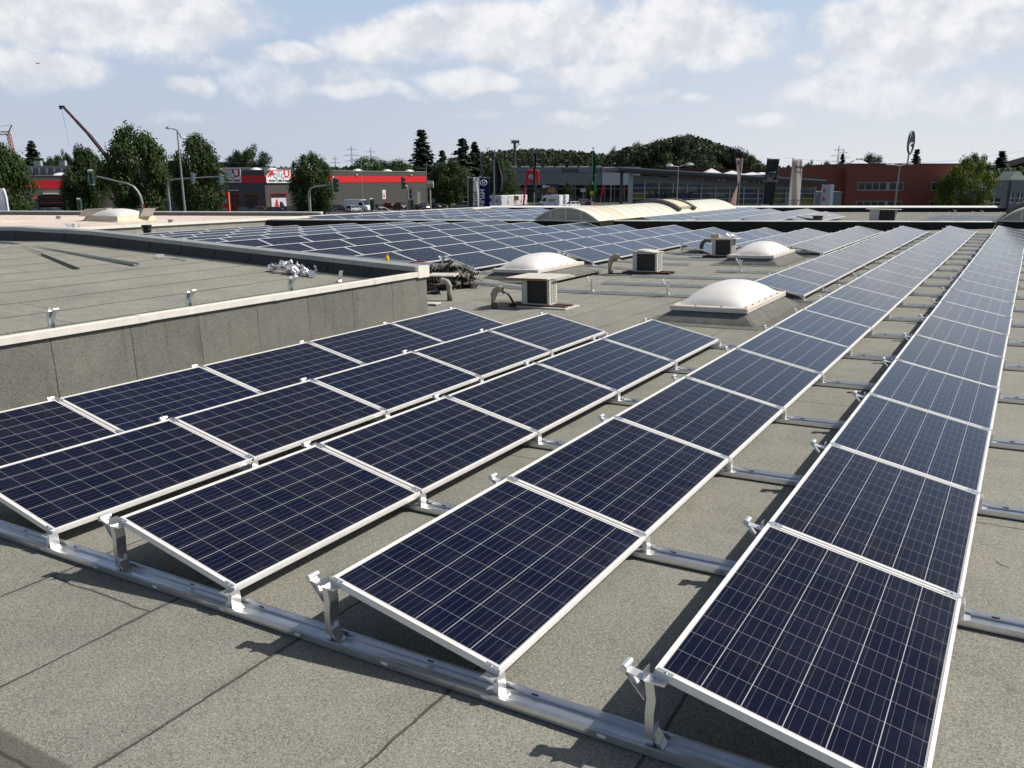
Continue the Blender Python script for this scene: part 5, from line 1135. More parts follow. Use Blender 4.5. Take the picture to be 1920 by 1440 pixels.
# --- motorcycle shop
def moto():
    D = 262; T = V(945, D); X = lambda px: wpx(px - 945, D); Z = lambda py: ht(1060, py, D) - GZ
    t = thing('motorcycle_shop', 'grey metal-clad motorcycle shop with glazed ground floor', 'building', T)
    H = Z(313.5); zg = Z(347)
    def clad(name, c1):
        m, g, b = base_mat(name); co = g.coord(); XX, YY, ZZ = g.sep(co); s = g.m('FRACT', g.m('MULTIPLY', XX, 1.6)); k = g.ramp(g.m('ABSOLUTE', g.m('SUBTRACT', s, .5)), .30, .45, 1.0, .82)
        g.put(b.inputs['Base Color'], g.mix(1.0, (*c1, 1), g.comb(k, k, k), 'MULTIPLY')); b.inputs['Roughness'].default_value = .5; b.inputs['Metallic'].default_value = .2; return m
    m = MB(); m.box(X(945), X(1129), 0, 30, zg, H); m.build('cladding', [clad('grey_cladding', (.19, .20, .22))], t)
    m = MB(); m.box(X(945), X(1129), -.06, -.004, Z(322.7), Z(323.6)); m.build('seam', [DARKG], t)
    m = MB(); m.box(X(1129) + .01, X(1200), -.5, 30, zg, Z(313)); m.build('white_cladding', [clad('white_cladding', (.52, .53, .56))], t)
    m = MB(); m.box(X(945), X(1200), .6, 29, 0, zg - .005); m.build('glazing', [GLASS], t)
    for k in range(14): m = MB(); x = X(950 + k * 18.5); m.box(x - .12, x + .12, .4, .595, 0, zg - .01); m.build('mullion', [mat('mullion_grey', (.2, .2, .2), .5)], t)
    m = MB(); m.box(X(945), X(1200), .3, .395, Z(354.5), Z(353.2)); m.build('transom', [mat('mullion_grey', (.2, .2, .2), .5)], t)
    for k in range(8): m = MB(); a = X(953 + k * 22.5); m.prism([(a, 1, H), (a + 2.9, 1, H), (a + 2.6, 1, H + .42), (a + .3, 1, H + .30)], (0, 3, 0)); m.build('roof_light', [mat('white_edge', (.7, .7, .69), .5)], t)
    text('Motorradcenter', 1.95, 'lettering', mat('lettering_dark', (.055, .06, .075), .5), t, Matrix.Translation((X(1069), -.10, Z(318.8))) @ FRONT, bold=.04, sx=(X(1086) - X(1050.5)) / 14.4)
    text('Sch', 1.7, 'lettering', mat('lettering_pale', (.30, .31, .33), .5), t, Matrix.Translation((X(1094), -.10, Z(318.8))) @ FRONT, bold=.03)
    text('ers', 1.7, 'lettering', mat('lettering_dark', (.055, .06, .075), .5), t, Matrix.Translation((X(1121), -.10, Z(318.8))) @ FRONT, bold=.03)
    m = MB(); m.box(X(1131), X(1154), -.75, -.505, Z(323.0), Z(314.5)); b_ = m.build('brand_board', [SIGNW], t)
    m = MB(); m.box(X(1131.3), X(1137.8), -.80, -.755, Z(322.6), Z(315.2)); m.build('brand_tile', [RED], b_)
    m = MB(); c = X(1134.5); zc = Z(319); m.prism([(c - .5, -.83, zc - .35), (c - .1, -.83, zc - .3), (c + .1, -.83, zc + .15), (c + .32, -.83, zc + .5), (c + .05, -.83, zc + .38), (c - .18, -.83, zc + .1)], (0, .02, 0)); m.build('wing_emblem', [SIGNW], b_)
    m = MB(); m.box(X(1138.8), X(1152.5), -.80, -.755, Z(321), Z(317.2)); m.build('brand_band', [RED], b_); text('HONDA', .68, 'lettering', SIGNW, b_, Matrix.Translation((X(1145.6), -.82, Z(319.1))) @ FRONT, bold=.015, sx=1.1)
    m = MB(); m.box(X(1155), X(1178), -.65, -.505, Z(321.8), Z(315)); m.build('second_board', [SIGNW], t)
moto()
# --- glass showroom
def showroom():
    D = 132; T = V(1180, D); X = lambda px: wpx(px - 1180, D); Z = lambda py, px=1360: ht(px, py, D) - GZ
    t = thing('glass_showroom', 'glass car showroom under a slanting flat roof', 'building', T)
    ALG = mat('mullion_alu', (.44, .46, .47), .45, .3)
    xl, xr = X(1180), X(1533)
    def zr(px): return Z(316.5 + (px - 1155) * (340.5 - 316.5) / (1537 - 1155))
    m = MB(); m.prism([(xl, .35, .0), (xr, .35, 0), (xr, .35, zr(1533) - .75), (xl, .35, zr(1180) - .75)], (0, .06, 0)); m.build('glazing', [mat('showroom_glass', (.060, .072, .070), .10, spec=.8, var=.9, vscale=.55)], t)
    m = MB(); m.prism([(X(1155), -3.0, zr(1155) - .30), (X(1537), -3.0, zr(1537) - .30), (X(1537), -3.0, zr(1537) + .22), (X(1155), -3.0, zr(1155) + .22)], (0, 22, 0)); rf = m.build('roof', [mat('roof_dark', (.075, .075, .078), .6, .2)], t)
    m = MB(); m.prism([(X(1155), -3.06, zr(1155) + .10), (X(1537), -3.06, zr(1537) + .10), (X(1537), -3.06, zr(1537) + .26), (X(1155), -3.06, zr(1155) + .26)], (0, .05, 0)); m.build('roof_trim', [mat('trim_light', (.40, .41, .41), .45, .3)], rf)
    m = MB(); m.prism([(xl, .05, zr(1180) - 1.75), (xr, .05, zr(1533) - 1.45), (xr, .05, zr(1533) - .80), (xl, .05, zr(1180) - .80)], (0, .2, 0)); m.build('louvre_band', [mat('band_grey', (.21, .225, .22), .5, var=.2)], t)
    n = 13
    for k in range(n + 1):
        px = 1183 + k * (1530 - 1183) / n; x = X(px); w_ = .34 if k == 0 else .08
        m = MB(); m.box(x - w_, x + w_, -.02, .33, 0, zr(px) - (.33 if k == 0 else 1.6)); m.build('mullion', [ALG], t)
    for py in (352.6, 362.6, 372.6, 382.6): m = MB(); m.box(xl, xr, -.10, -.025, Z(py) - .05, Z(py) + .05); m.build('transom', [ALG], t)
    m = MB(); m.box(X(1164) - .22, X(1164) + .22, -1.2, -.8, 0, zr(1164) - .32); m.build('corner_post', [DARKG], t)
    m = MB(); m.box(X(1484), X(1494), -.3, -.11, Z(361), Z(343)); m.build('blue_banner', [mat('navy_cloth', (.02, .03, .10), .6)], t)
    BL = mat('navy_letters', (.012, .018, .06), .4); text('BORTENL', 1.08, 'lettering', BL, t, Matrix.Translation((X(1249), -.13, Z(367.5))) @ FRONT, bold=.05, sx=1.15); text('RCSP', 1.08, 'lettering', BL, t, Matrix.Translation((X(1283), -.13, Z(367.5))) @ FRONT, bold=.05, sx=1.15)
    rr = random.Random(4)
    cols = [(.25, .28, .28), (.35, .10, .06), (.04, .06, .16), (.30, .30, .28), (.22, .20, .02), (.05, .12, .11), (.12, .13, .13), (.02, .02, .02)]
    for k in range(46):
        px = rr.uniform(1190, 1528); py = rr.uniform(344, 386); c = cols[rr.randrange(len(cols))]; a = rr.uniform(.3, 1.3); h = rr.uniform(.2, .7)
        if Z(py) + h > zr(px) - 1.8: continue
        m = MB(); y_ = 0.30 - k * .0006; m.box(X(px) - a, X(px) + a, y_, y_ + .0004 * 1, Z(py) - h, Z(py) + h)
        m.build('display', [mat('display_%d' % (k % 8), tuple(v * .95 for v in c), .5, var=.5, vscale=1.2)], t)
    for px in (1220, 1420, 1505): m = MB(); m.box(X(px) - 1.0, X(px) + 1.0, .22, .28, .1, 2.6); m.build('entrance', [mat('entrance_frame', (.24, .26, .27), .4)], t)
    m = MB(); m.tube([(X(1535), -2, zr(1535) - .3), (X(1533), -2, zr(1535) - 1.2), (X(1522), -2, zr(1535) - 2.2)], .09, 6); m.build('gutter_pipe', [ALG], t)
showroom()
# --- small pyramid tents and red roof behind the showroom
t, w_, H = block('red_roof_house', 'long dull red roof behind the showroom', 1268, 1545, 190, 325, mat('brown_wall', (.12, .06, .045), .85), depth=10)
m = MB(); m.prism([(0, -1, H), (w_, -1, H), (w_, -1, H + .55), (0, -1, H + 1.15)], (0, 12, 0)); m.build('roof', [mat('dull_red_roof', (.10, .032, .026), .85, var=.15)], t)
for i, (px, lab) in enumerate(((1333, 'left'), (1372, 'middle'), (1410, 'third'), (1428, 'right'))):
    D = 165; tt = thing('pavilion_tent', f'white pyramid tent top showing over the showroom roof, {lab} one', 'tent', V(px, D), 'white pyramid tents'); zt = ht(px, (316, 320, 323, 323)[i], D) - GZ; zb_ = ht(px, 328, D) - GZ
    m = MB(); m.loft([[(-2.2, -2.2, zb_), (2.2, -2.2, zb_), (2.2, 2.2, zb_), (-2.2, 2.2, zb_)], [(-.12, -.12, zt), (.12, -.12, zt), (.12, .12, zt), (-.12, .12, zt)]]); m.build('canopy', [SIGNW], tt)
    for sx in (-2, 2):
        for sy in (-2, 2): m = MB(); m.tube([(sx, sy, 0), (sx, sy, zb_)], .05, 6); m.build('pole', [ALU], tt)
# --- red brick building
def brick():
    m_, g, b = base_mat('red_brick'); co = g.coord(); bt = g.new('ShaderNodeTexBrick'); XX, YY, ZZ = g.sep(co); g.put(bt.inputs['Vector'], g.comb(g.m('ADD', XX, YY), ZZ, 0)); bt.inputs['Scale'].default_value = 1.0; bt.inputs['Brick Width'].default_value = .25; bt.inputs['Row Height'].default_value = .08; bt.inputs['Mortar Size'].default_value = .008
    bt.inputs['Color1'].default_value = (.30, .080, .045, 1); bt.inputs['Color2'].default_value = (.24, .064, .038, 1); bt.inputs['Mortar'].default_value = (.10, .06, .05, 1); g.put(b.inputs['Base Color'], bt.outputs[0]); b.inputs['Roughness'].default_value = .9
    D = 165; T = V(1588, D); X = lambda px: wpx(px - 1588, D); Z = lambda py: ht(1700, py, D) - GZ
    t = thing('brick_building', 'two-storey red brick building with white window bands', 'building', T)
    H = Z(308.5); WF = mat('window_frame_white', (.36, .37, .38), .5)
    m = MB(); m.box(0, X(1815), 0, 22, 0, H); m.box(X(1519), -.01, 2.0, 22, 0, Z(314)); m.build('wall', [m_], t)
    m = MB(); m.box(-.1, X(1815), -.1, 22, H + .004, H + .2); m.build('roof_edge', [mat('dark_edge', (.06, .06, .06), .6)], t)
    m = MB(); m.loft([[(X(1616), 6, H + .2), (X(1652), 6, H + .2), (X(1652), 9, H + .2), (X(1616), 9, H + .2)], [(X(1628), 7, H + 1.0), (X(1640), 7, H + 1.0), (X(1640), 8, H + 1.0), (X(1628), 8, H + 1.0)]]); m.build('roof_dome', [DOME], t)
    for (y0, y1) in ((341.5, 357.5), (377, 393)):
        f = MB(); f.box(X(1609), X(1695), -.10, -.004, Z(y1), Z(y1) + .18); f.box(X(1609), X(1695), -.10, -.004, Z(y0) - .1, Z(y0))
        for px in (1609, 1622.5, 1636, 1649.5, 1663, 1668, 1681, 1694): f.box(X(px), X(px) + (.45 if px == 1663 else .12), -.10, -.004, Z(y1) + .18, Z(y0) - .1)
        fr = f.build('window_band', [WF], t); m = MB(); m.box(X(1609) + .1, X(1694), -.05, -.003, Z(y1) + .18, Z(y0) - .1); m.build('pane', [GLASS], fr)
        f = MB(); f.box(X(1747.5), X(1762.5), -.10, -.004, Z(y1), Z(y1) + .15); f.box(X(1747.5), X(1762.5), -.10, -.004, Z(y0) - .1, Z(y0)); f.box(X(1747.5), X(1747.5) + .12, -.1, -.004, Z(y1) + .15, Z(y0) - .1); f.box(X(1762.5) - .12, X(1762.5), -.1, -.004, Z(y1) + .15, Z(y0) - .1)
        fr = f.build('window', [WF], t); m = MB(); m.box(X(1747.5) + .12, X(1762.5) - .12, -.05, -.003, Z(y1) + .15, Z(y0) - .1); m.build('pane', [GLASS], fr)
    for k in range(5): m = MB(); x = X(1527 + k * 5); m.box(x - .12, x + .12, 1.96, 1.998, Z(355), Z(331)); m.build('slit_window', [GLASS], t)
    tt, w_, H2 = block('low_annex', 'low grey annex with dark door before the brick building', 1522, 1581, 150, 361, mat('annex_grey', (.24, .25, .255), .7, var=.08), depth=6, cap=.15)
    m = MB(); x = wpx(1538 - 1522, 150); m.box(x - .8, x + .8, -.05, -.004, 0, 2.3); m.build('door', [SIGNB], tt)
brick()
t, w_, H = block('grey_hall', 'grey sheet-metal hall with windows at the right edge', 1845, 2000, 150, 338.5, mat('grey_sheet', (.20, .205, .215), .5, .2, var=.06), depth=25, cap=.12, capm=PALEG)
X = lambda px: wpx(px - 1845, 150); Z = lambda py: ht(1880, py, 150) - GZ
m = MB(); m.tube([(X(1895), -.12, 0), (X(1895.5), -.12, H)], .12, 8); m.build('downpipe', [DARKG], t)
for (a, c, y0, y1) in ((1855, 1882, 372, 387), (1894, 1905, 362, 381), (1911, 1922, 362, 381)):
    f = MB(); f.box(X(a), X(c), -.08, -.004, Z(y1), Z(y1) + .15); f.box(X(a), X(c), -.08, -.004, Z((y0 + y1) / 2) - .05, Z((y0 + y1) / 2) + .05); f.box(X((a + c) / 2) - .07, X((a + c) / 2) + .07, -.085, -.005, Z(y1) + .15, Z(y0))
    fr = f.build('window', [WHITEP], t); m = MB(); m.box(X(a) + .05, X(c) - .05, -.003, .002, Z(y1) + .15, Z(y0)); m.build('pane', [GLASS], fr)
m = MB(); m.prism([(X(1910), 3, H), (X(1945), 3, H), (X(1930), 3, H + 1.6), (X(1922), 3, H + 1.6)], (0, 4, 0)); m.build('roof_dome', [mat('cream_dome', (.50, .52, .40), .5)], t)
t, w_, H = block('dark_house', 'dark gabled house on the rise at the right edge', 1898, 1990, 290, 309, mat('dark_house_wall', (.05, .045, .042), .9), depth=12)
m = MB(); m.prism([(-1.5, -1, H - .4), (w_, -1, H + 4.5), (w_, -1, H - .4)], (0, 14, 0)); m.build('roof', [mat('dark_roof', (.022, .020, .020), 1.0, spec=.05)], t)
# ------------------------------------------------------------------ vehicles
CARPAINT = objcol_mat('car_paint', .35, coat=.25); TYRE = mat('tyre', (.014, .014, .014), .8); RIMM = mat('wheel_rim', (.42, .42, .43), .35, .8); CGLASS = mat('car_glass', (.02, .024, .028), .05, spec=.9); LAMPW = mat('lamp_lens', (.65, .66, .66), .15); LAMPR = mat('tail_lens', (.35, .01, .01), .2); PLASB = mat('black_plastic', (.02, .02, .02), .6)
def car_proto(kind):
    t = thing('parked_car', '', 'car', Matrix())
    L, Wd, H = {'hatch': (4.1, 1.76, 1.47), 'sedan': (4.6, 1.78, 1.43), 'estate': (4.55, 1.80, 1.48), 'suv': (4.5, 1.84, 1.68)}[kind]
    hw = Wd / 2; belt = .92 if kind != 'suv' else 1.05
    def ring(x, z0, z1, k): w2 = hw * k; return [(x, -w2 * .86, z0), (x, -w2, z0 + .14), (x, -w2, (z0 + z1) / 2), (x, -w2 * .93, z1 - .03), (x, -w2 * .80, z1), (x, w2 * .80, z1), (x, w2 * .93, z1 - .03), (x, w2, (z0 + z1) / 2), (x, w2, z0 + .14), (x, w2 * .86, z0)]
    hood = belt - .06
    sec = [(-L / 2, .34, belt - .22, .86), (-L / 2 + .10, .24, belt - .06, .95), (-L / 2 + .5, .2, belt, 1), (-.2, .19, belt + .01, 1), (L / 2 - 1.25, .19, belt - .01, 1), (L / 2 - .55, .2, hood - .06, .98), (L / 2 - .14, .22, hood - .20, .93), (L / 2, .32, hood - .36, .84)]
    m = MB(); m.loft([ring(*s) for s in sec]); m.build('body', [CARPAINT], t, bevel=0)
    xr0 = {'hatch': -L / 2 + .10, 'sedan': -L / 2 + .75, 'estate': -L / 2 + .10, 'suv': -L / 2 + .1}[kind]; xr1 = {'hatch': -L / 2 + .55, 'sedan': -L / 2 + 1.35, 'estate': -L / 2 + .45, 'suv': -L / 2 + .4}[kind]; xf0 = L / 2 - 1.15; xf1 = L / 2 - 1.95
    m = MB(); b0, t0 = hw * .88, hw * .70; zt = H - .05
    m.loft([[(xr0, -b0, belt - .02), (xf0, -b0, belt - .02), (xf0, b0, belt - .02), (xr0, b0, belt - .02)], [(xr1, -t0, zt), (xf1, -t0, zt), (xf1, t0, zt), (xr1, t0, zt)]]); m.build('windows', [CGLASS], t)
    m = MB(); m.loft([[(xr1 - .06, -t0 - .02, zt - .01), (xf1 + .06, -t0 - .02, zt - .01), (xf1 + .06, t0 + .02, zt - .01), (xr1 - .06, t0 + .02, zt - .01)], [(xr1 + .1, -t0 + .1, H), (xf1 - .12, -t0 + .1, H), (xf1 - .12, t0 - .1, H), (xr1 + .1, t0 - .1, H)]])
    for sy in (-1, 1):
        for (xb, xt) in ((xr0 + .02, xr1), ((xr0 + xf0) / 2 - .15, (xr1 + xf1) / 2), (xf0 - .02, xf1 + .02)): m.tube([(xb, sy * (b0 + .012), belt - .02), (xt, sy * (t0 + .012), zt)], .045, 5)
    m.build('roof', [CARPAINT], t)
    for sx in (-L / 2 + .82, L / 2 - .82):
        for sy in (-1, 1):
            m = MB(); m.tube([(sx, sy * (hw - .16), .32), (sx, sy * (hw + .012), .32)], .325, 16); wl = m.build('wheel', [TYRE], t); m = MB(); m.tube([(sx, sy * (hw + .0125), .32), (sx, sy * (hw + .02), .32)], .21, 12); m.build('rim', [RIMM], wl)
    for sy in (-1, 1):
        m = MB(); m.box(L / 2 - .22, L / 2 - .06, sy * hw * .62 - .17, sy * hw * .62 + .17, hood - .33, hood - .19); m.build('headlight', [LAMPW], t)
        m = MB(); m.box(-L / 2 + .0, -L / 2 + .12, sy * hw * .74 - .13, sy * hw * .74 + .13, belt - .26, belt - .06); m.build('tail_light', [LAMPR], t)
        m = MB(); m.box(xf0 - .35, xf0 - .18, sy * (hw + .06) - .08, sy * (hw + .06) + .08, belt - .01, belt + .13); m.build('mirror', [CARPAINT], t)
    m = MB(); m.box(L / 2 - .05, L / 2 + .012, -hw * .55, hw * .55, .40, .52); m.build('grille', [PLASB], t)
    m = MB(); m.box(-L / 2 - .012, -L / 2 + .03, -.26, .26, .52, .63); m.build('number_plate', [SIGNW], t)
    return t
PROTO = {k: [car_proto(k), False] for k in ('hatch', 'sedan', 'estate', 'suv')}
def car(kind, px, D, col, heading, label):
    P, used = PROTO[kind]; M_ = V(px, D, GZ + .02, heading); c4_ = (*col, 1)
    if not used:
        PROTO[kind][1] = True; P.matrix_basis = M_; P['label'] = label; P['group'] = 'cars parked around the shops'
        for ch in P.children:
            ch.color = c4_
    else: dup(P, M_, label, 'cars parked around the shops', c4_)
BLK = (.012, .013, .015); NAVY = (.012, .018, .035); SILV = (.42, .43, .44); GRY = (.10, .105, .11)
car('hatch', 457, 173.2, BLK, .5, 'black car before the shaded hall entrance'); car('sedan', 484, 178.1, (.10, .05, .04), .1, 'brown-red car between the entrance and the hall corner'); car('estate', 516, 173.2, NAVY, .25, 'dark car under the poster window'); car('hatch', 547, 178.1, BLK, .6, 'black car right of the poster window')
car('suv', 569, 183.0, (.02, .14, .12), 1.2, 'teal green car beside the curved signal mast'); car('sedan', 607, 185.4, BLK, .3, 'black estate-like car right of the curved mast'); car('sedan', 632, 189.1, NAVY, .35, 'dark blue car left of the silver hatchback'); car('hatch', 660, 185.4, SILV, 1.15, 'silver hatchback showing its tail before the white van')
car('hatch', 705, 192.8, NAVY, 2.2, 'dark blue hatchback right of the white van'); car('sedan', 717, 170.8, (.50, .50, .46), .1, 'pale silver saloon nearest the parapet'); car('estate', 726, 202.5, BLK, 2.4, 'black estate before the blank hall wall'); car('suv', 747, 198.9, BLK, 2.2, 'black off-roader left of the price pylon'); car('hatch', 782, 195.2, (.38, .50, .13), 2.5, 'light green small car behind the price pylon')
car('suv', 791, 191.5, NAVY, 2.3, 'dark blue off-roader right of the light green car'); car('sedan', 799, 170.8, (.06, .075, .09), .2, 'dark grey-blue saloon near the parapet below the floodlight'); car('hatch', 812, 205.0, BLK, 2.5, 'black car at the end of the hall')
car('suv', 818, 205.0, BLK, .15, 'black off-roader under the tree right of the hall'); car('suv', 864, 205.0, (.20, .20, .20), 2.9, 'grey car left of the white banner')
car('estate', 1072, 214.0, (.72, .76, .80), 3.75, 'white estate car in the road left of the green flag'); car('hatch', 1107, 216.0, (.25, .012, .014), 1.2, 'red car behind the green flag pole'); car('suv', 1063, 236.0, (.10, .11, .13), 3.3, 'grey car right of the delivery vans'); car('suv', 1100, 232.0, (.12, .12, .13), .4, 'grey car behind the red one'); car('estate', 1002, 196.0, (.05, .065, .07), 3.5, 'dark blue-grey estate before the single delivery van')
for i, px in enumerate((52, 68, 84, 100)): car(('sedan', 'hatch', 'estate', 'hatch')[i], px, 164 + 1.5 * i, (NAVY, BLK, NAVY, GRY)[i], .2 + .2 * i, ('leftmost dark blue car', 'black car, second from the left,', 'dark blue estate, third from the left,', 'dark grey car at the right')[i] + ' before gate six')
def van_proto(letter):
    t = thing('delivery_van', '', 'van', Matrix()); L, hw, H = 5.9, 1.0, 2.75; VW = mat('van_white', (.76, .77, .79), .35, var=.02, coat=.4)
    prof_ = [(-L / 2, .35), (-L / 2, H - .12), (-L / 2 + .12, H), (L / 2 - 1.7, H), (L / 2 - 1.45, H - .08), (L / 2 - .75, 1.45), (L / 2 - .12, 1.12), (L / 2, .85), (L / 2, .32)]
    m = MB(); m.prism([(x, -hw, z) for x, z in prof_], (0, 2 * hw, 0)); m.build('body', [VW], t)
    m = MB(); m.prism([(L / 2 - 1.40, -hw + .1, H - .16), (L / 2 - .72, -hw + .1, 1.50), (L / 2 - .69, -hw + .1, 1.50), (L / 2 - 1.37, -hw + .1, H - .16)], (0, 2 * hw - .2, 0), 0, Matrix.Translation((.03, 0, .02)))
    for sy in (-1, 1): m.prism([(L / 2 - 2.2, sy * hw - .006, 1.35), (L / 2 - .95, sy * hw - .006, 1.35), (L / 2 - 1.45, sy * hw - .006, 2.15), (L / 2 - 2.2, sy * hw - .006, 2.15)], (0, .012, 0))
    m.build('windows', [CGLASS], t)
    for sx in (-L / 2 + 1.1, L / 2 - 1.0):
        for sy in (-1, 1):
            m = MB(); m.tube([(sx, sy * (hw - .22), .35), (sx, sy * (hw + .012), .35)], .36, 16); wl = m.build('wheel', [TYRE], t); m = MB(); m.tube([(sx, sy * (hw + .0125), .35), (sx, sy * (hw + .02), .35)], .21, 12); m.build('rim', [RIMM], wl)
    for sy in (-1, 1):
        m = MB(); m.box(-L / 2 - .012, -L / 2 + .02, sy * (hw - .1) - .06, sy * (hw - .1) + .06, .95, 1.55); m.build('tail_light', [LAMPR], t)
        m = MB(); m.box(L / 2 - .30, L / 2 - .02, sy * hw * .8 - .14, sy * hw * .8 + .14, .82, 1.02); m.build('headlight', [LAMPW], t)
        if letter:
            text('SIXT', .82, 'lettering', SIGNB, t, (Matrix.Translation((-.9, -hw - .012, 1.55)) @ FRONT) if sy < 0 else (Matrix.Translation((-.9, hw + .012, 1.55)) @ Matrix.Rotation(PI, 4, 'Z') @ FRONT), bold=.03, sx=1.2)
    m = MB(); m.box(-L / 2 - .006, -L / 2 + .02, -.012, .012, .45, H - .2); m.box(-L / 2 - .006, -L / 2 + .02, .35, .55, .75, .84); m.box(-L / 2 - .006, -L / 2 + .02, .25, .8, H - .42, H - .28); m.build('rear_doors', [PLASB], t)
    m = MB(); m.box(-L / 2 - .06, -L / 2 + .03, -hw + .03, hw - .03, .30, .44); m.build('bumper', [PLASB], t)
    return t
VP = van_proto(True); used = False
for i, (px, D, hd, lab) in enumerate(((931, 214, 2.30, 'white lettered van nearest the navy banner'), (944, 218, 2.30, 'white van second from the navy banner in the row'), (957, 222, 2.30, 'white van third from the navy banner in the row'), (969, 226, 2.30, 'white van behind the yellow road sign'), (1033, 217, 2.62, 'white lettered van showing its whole side by the second black flag'), (1045, 226, 2.62, 'white van tail behind the one showing its whole side'))):
    M_ = V(px, D, GZ + .02, hd, (1, 1, 1.06))
    if i == 0: VP.matrix_basis = M_; VP['label'] = lab; VP['group'] = 'white delivery vans'
    else: dup(VP, M_, lab, 'white delivery vans')
V2 = van_proto(False); V2.matrix_basis = V(669, 190, GZ + .02, -.35, (1, 1, .92)); V2['label'] = 'white panel van with dark windows beside the red-striped hall'
# ------------------------------------------------------------------ lamps, signals, masts
POLE = mat('galvanised_pole', (.34, .35, .34), .5, .5, var=.1); LAMPB = mat('lamp_head', (.52, .52, .50), .45); DPOLE = mat('dark_pole', (.10, .10, .10), .5, .3); SIGG = mat('signal_green', (.035, .075, .06), .5); LENS = mat('signal_lens', (.012, .012, .012), .2)
def lamp(px, D, pytop, label, heads, r=.09, lean=0.0, m_=POLE, headm=LAMPB, pyh=0):
    t = thing('street_lamp', label, 'street lamp', V(px, D)); H = ht(px, pytop, D) - GZ
    m = MB(); m.tube([(0, 0, 0), (lean, 0, H * .5), (lean * 2, 0, H)], r * 1.3, 10, m=0, r2=r * .7); m.build('pole', [m_], t)
    for (dx_, dy_, dz_, w2, h2) in heads:
        m = MB(); m.tube([(lean * 2, 0, H - .05), (lean * 2 + dx_ * .5, dy_ * .5, H + dz_)], r * .6, 8); m.build('arm', [m_], t)
        T = Matrix.Translation((lean * 2 + dx_ * .5, dy_ * .5, H + dz_)) @ Matrix.Rotation(math.atan2(dy_, dx_), 4, 'Z')
        m = MB(); m.loft([[tuple(T @ Vector((a, y, z))) for y, z in ((-b * w2, 0), (-b * w2 * .7, h2 * b), (b * w2 * .7, h2 * b), (b * w2, 0), (b * w2 * .6, -h2 * .4 * b), (-b * w2 * .6, -h2 * .4 * b))] for a, b in ((0, .3), (.25, .9), (abs(math.hypot(dx_, dy_)) * .35, 1), (math.hypot(dx_, dy_) * .62, .55))]); m.build('lamp_head', [headm], t)
    return t
lamp(342, 85, 243, 'tall grey street lamp with two heads left of a street tree', [(-.85, -.3, .10, .17, .20), (.35, 1.0, -.75, .15, .18)], .10, -.05)
lamp(1271, 96, 312, 'double-headed lamp before the glass showroom', [(-1.25, -.5, .02, .26, .26), (1.55, .4, .16, .22, .24)], .075)
lamp(1682, 118, 310, 'double-headed lamp before the red brick building', [(-1.9, -.6, .06, .26, .24), (1.75, .5, .14, .22, .28)], .10, .1)
lamp(678, 135, 295, 'thin lamp post before the blank hall wall', [(.8, 0, .05, .14, .12)], .07); lamp(800, 170, 303, 'thin lamp post at the hall end', [(.8, 0, .05, .18, .16)], .06)
lamp(1146, 235, 307, 'thin lamp post before the white motorcycle shop wall', [(.9, 0, .05, .25, .18)], .08); lamp(1408, 200, 308, 'small lamp above the showroom roof', [(2.6, 0, .1, .25, .2)], .06); lamp(926, 200, 301, 'thin lamp behind the black flag pole', [(-1.0, 0, .1, .25, .2)], .07)
lamp(547, 240, 305, 'tiny thin lamp beside the little fir', [(1.4, 0, .1, .2, .15)], .06)
def signal(T, parent, side=False):
    m = MB(); m.box(-.17, .17, -.08, .12, -.55, .55, 0, T); m.build('housing', [SIGG], parent)
    m = MB(); m.box(-.24, .24, .13, .15, -.68, .68, 0, T); m.build('backboard', [mat('board_grey', (.40, .41, .40), .5)], parent)
    for k in range(3):
        m = MB(); m.tube([T @ Vector((0, -.09, .36 - .36 * k)), T @ Vector((0, -.30, .34 - .36 * k))], .14, 10); m.build('visor', [SIGG], parent)
def mast(px, D, pts, heads, label, r=.10, m_=POLE):
    t = thing('traffic_light', label, 'traffic light', V(px, D), 'traffic lights on the crossing')
    P = [(wpx(x - px, D), 0, ht(px, y, D) - GZ) for x, y in pts]; P = [(P[0][0], 0, 0)] + P
    m = MB(); m.tube(P, r * 1.2, 10, r2=r * .75); m.build('mast', [m_], t)
    for (x, y, rz, sc) in heads:
        signal(Matrix.Translation((wpx(x - px, D), -.15, ht(px, y, D) - GZ)) @ Matrix.Rotation(rz, 4, 'Z') @ Matrix.Scale(sc, 4), t)
    return t
mast(263, 78, [(262, 380), (260, 368), (256, 359), (249, 350), (238, 344.5), (222, 341), (205, 336.5), (182, 331)], [(174, 332.5, .9, 1.0)], 'leaning curved signal mast with one head, far left')
mast(313.5, 88, [(313.5, 370), (313.5, 350), (315, 342), (321, 337.5), (330, 336.2), (420, 330.5)], [(364, 334, 2.6, .85), (416, 335.5, 2.6, .85), (310, 385, .2, .9)], 'long straight signal arm with two heads before the street tree')
mast(578, 72, [(578, 385), (578, 366), (579, 358), (582, 353.5), (588, 350.5), (600, 349), (622, 346.5)], [(629, 347, 1.5, 1.05)], 'pale curved signal mast before the round tree')
mast(764, 78, [(764, 385), (764, 360), (763, 350), (760, 347.5), (756, 347)], [(755, 343, 1.7, .95), (770, 383, 1.6, .8)], 'signal mast with grey backboards beside the price pylon', .07)
for px, D, py, lab in ((145, 84, 382, 'low dark pedestrian signal at the far left'), (697, 76, 383, 'low pedestrian signal before the white van')):
    t = thing('pedestrian_signal', lab, 'traffic light', V(px, D)); H = ht(px, py, D) - GZ; m = MB(); m.tube([(0, 0, 0), (0, 0, H)], .06, 8); m.build('post', [POLE], t); signal(Matrix.Translation((0, -.12, H)) @ Matrix.Rotation(1.0, 4, 'Z') @ Matrix.Scale(.8, 4), t)
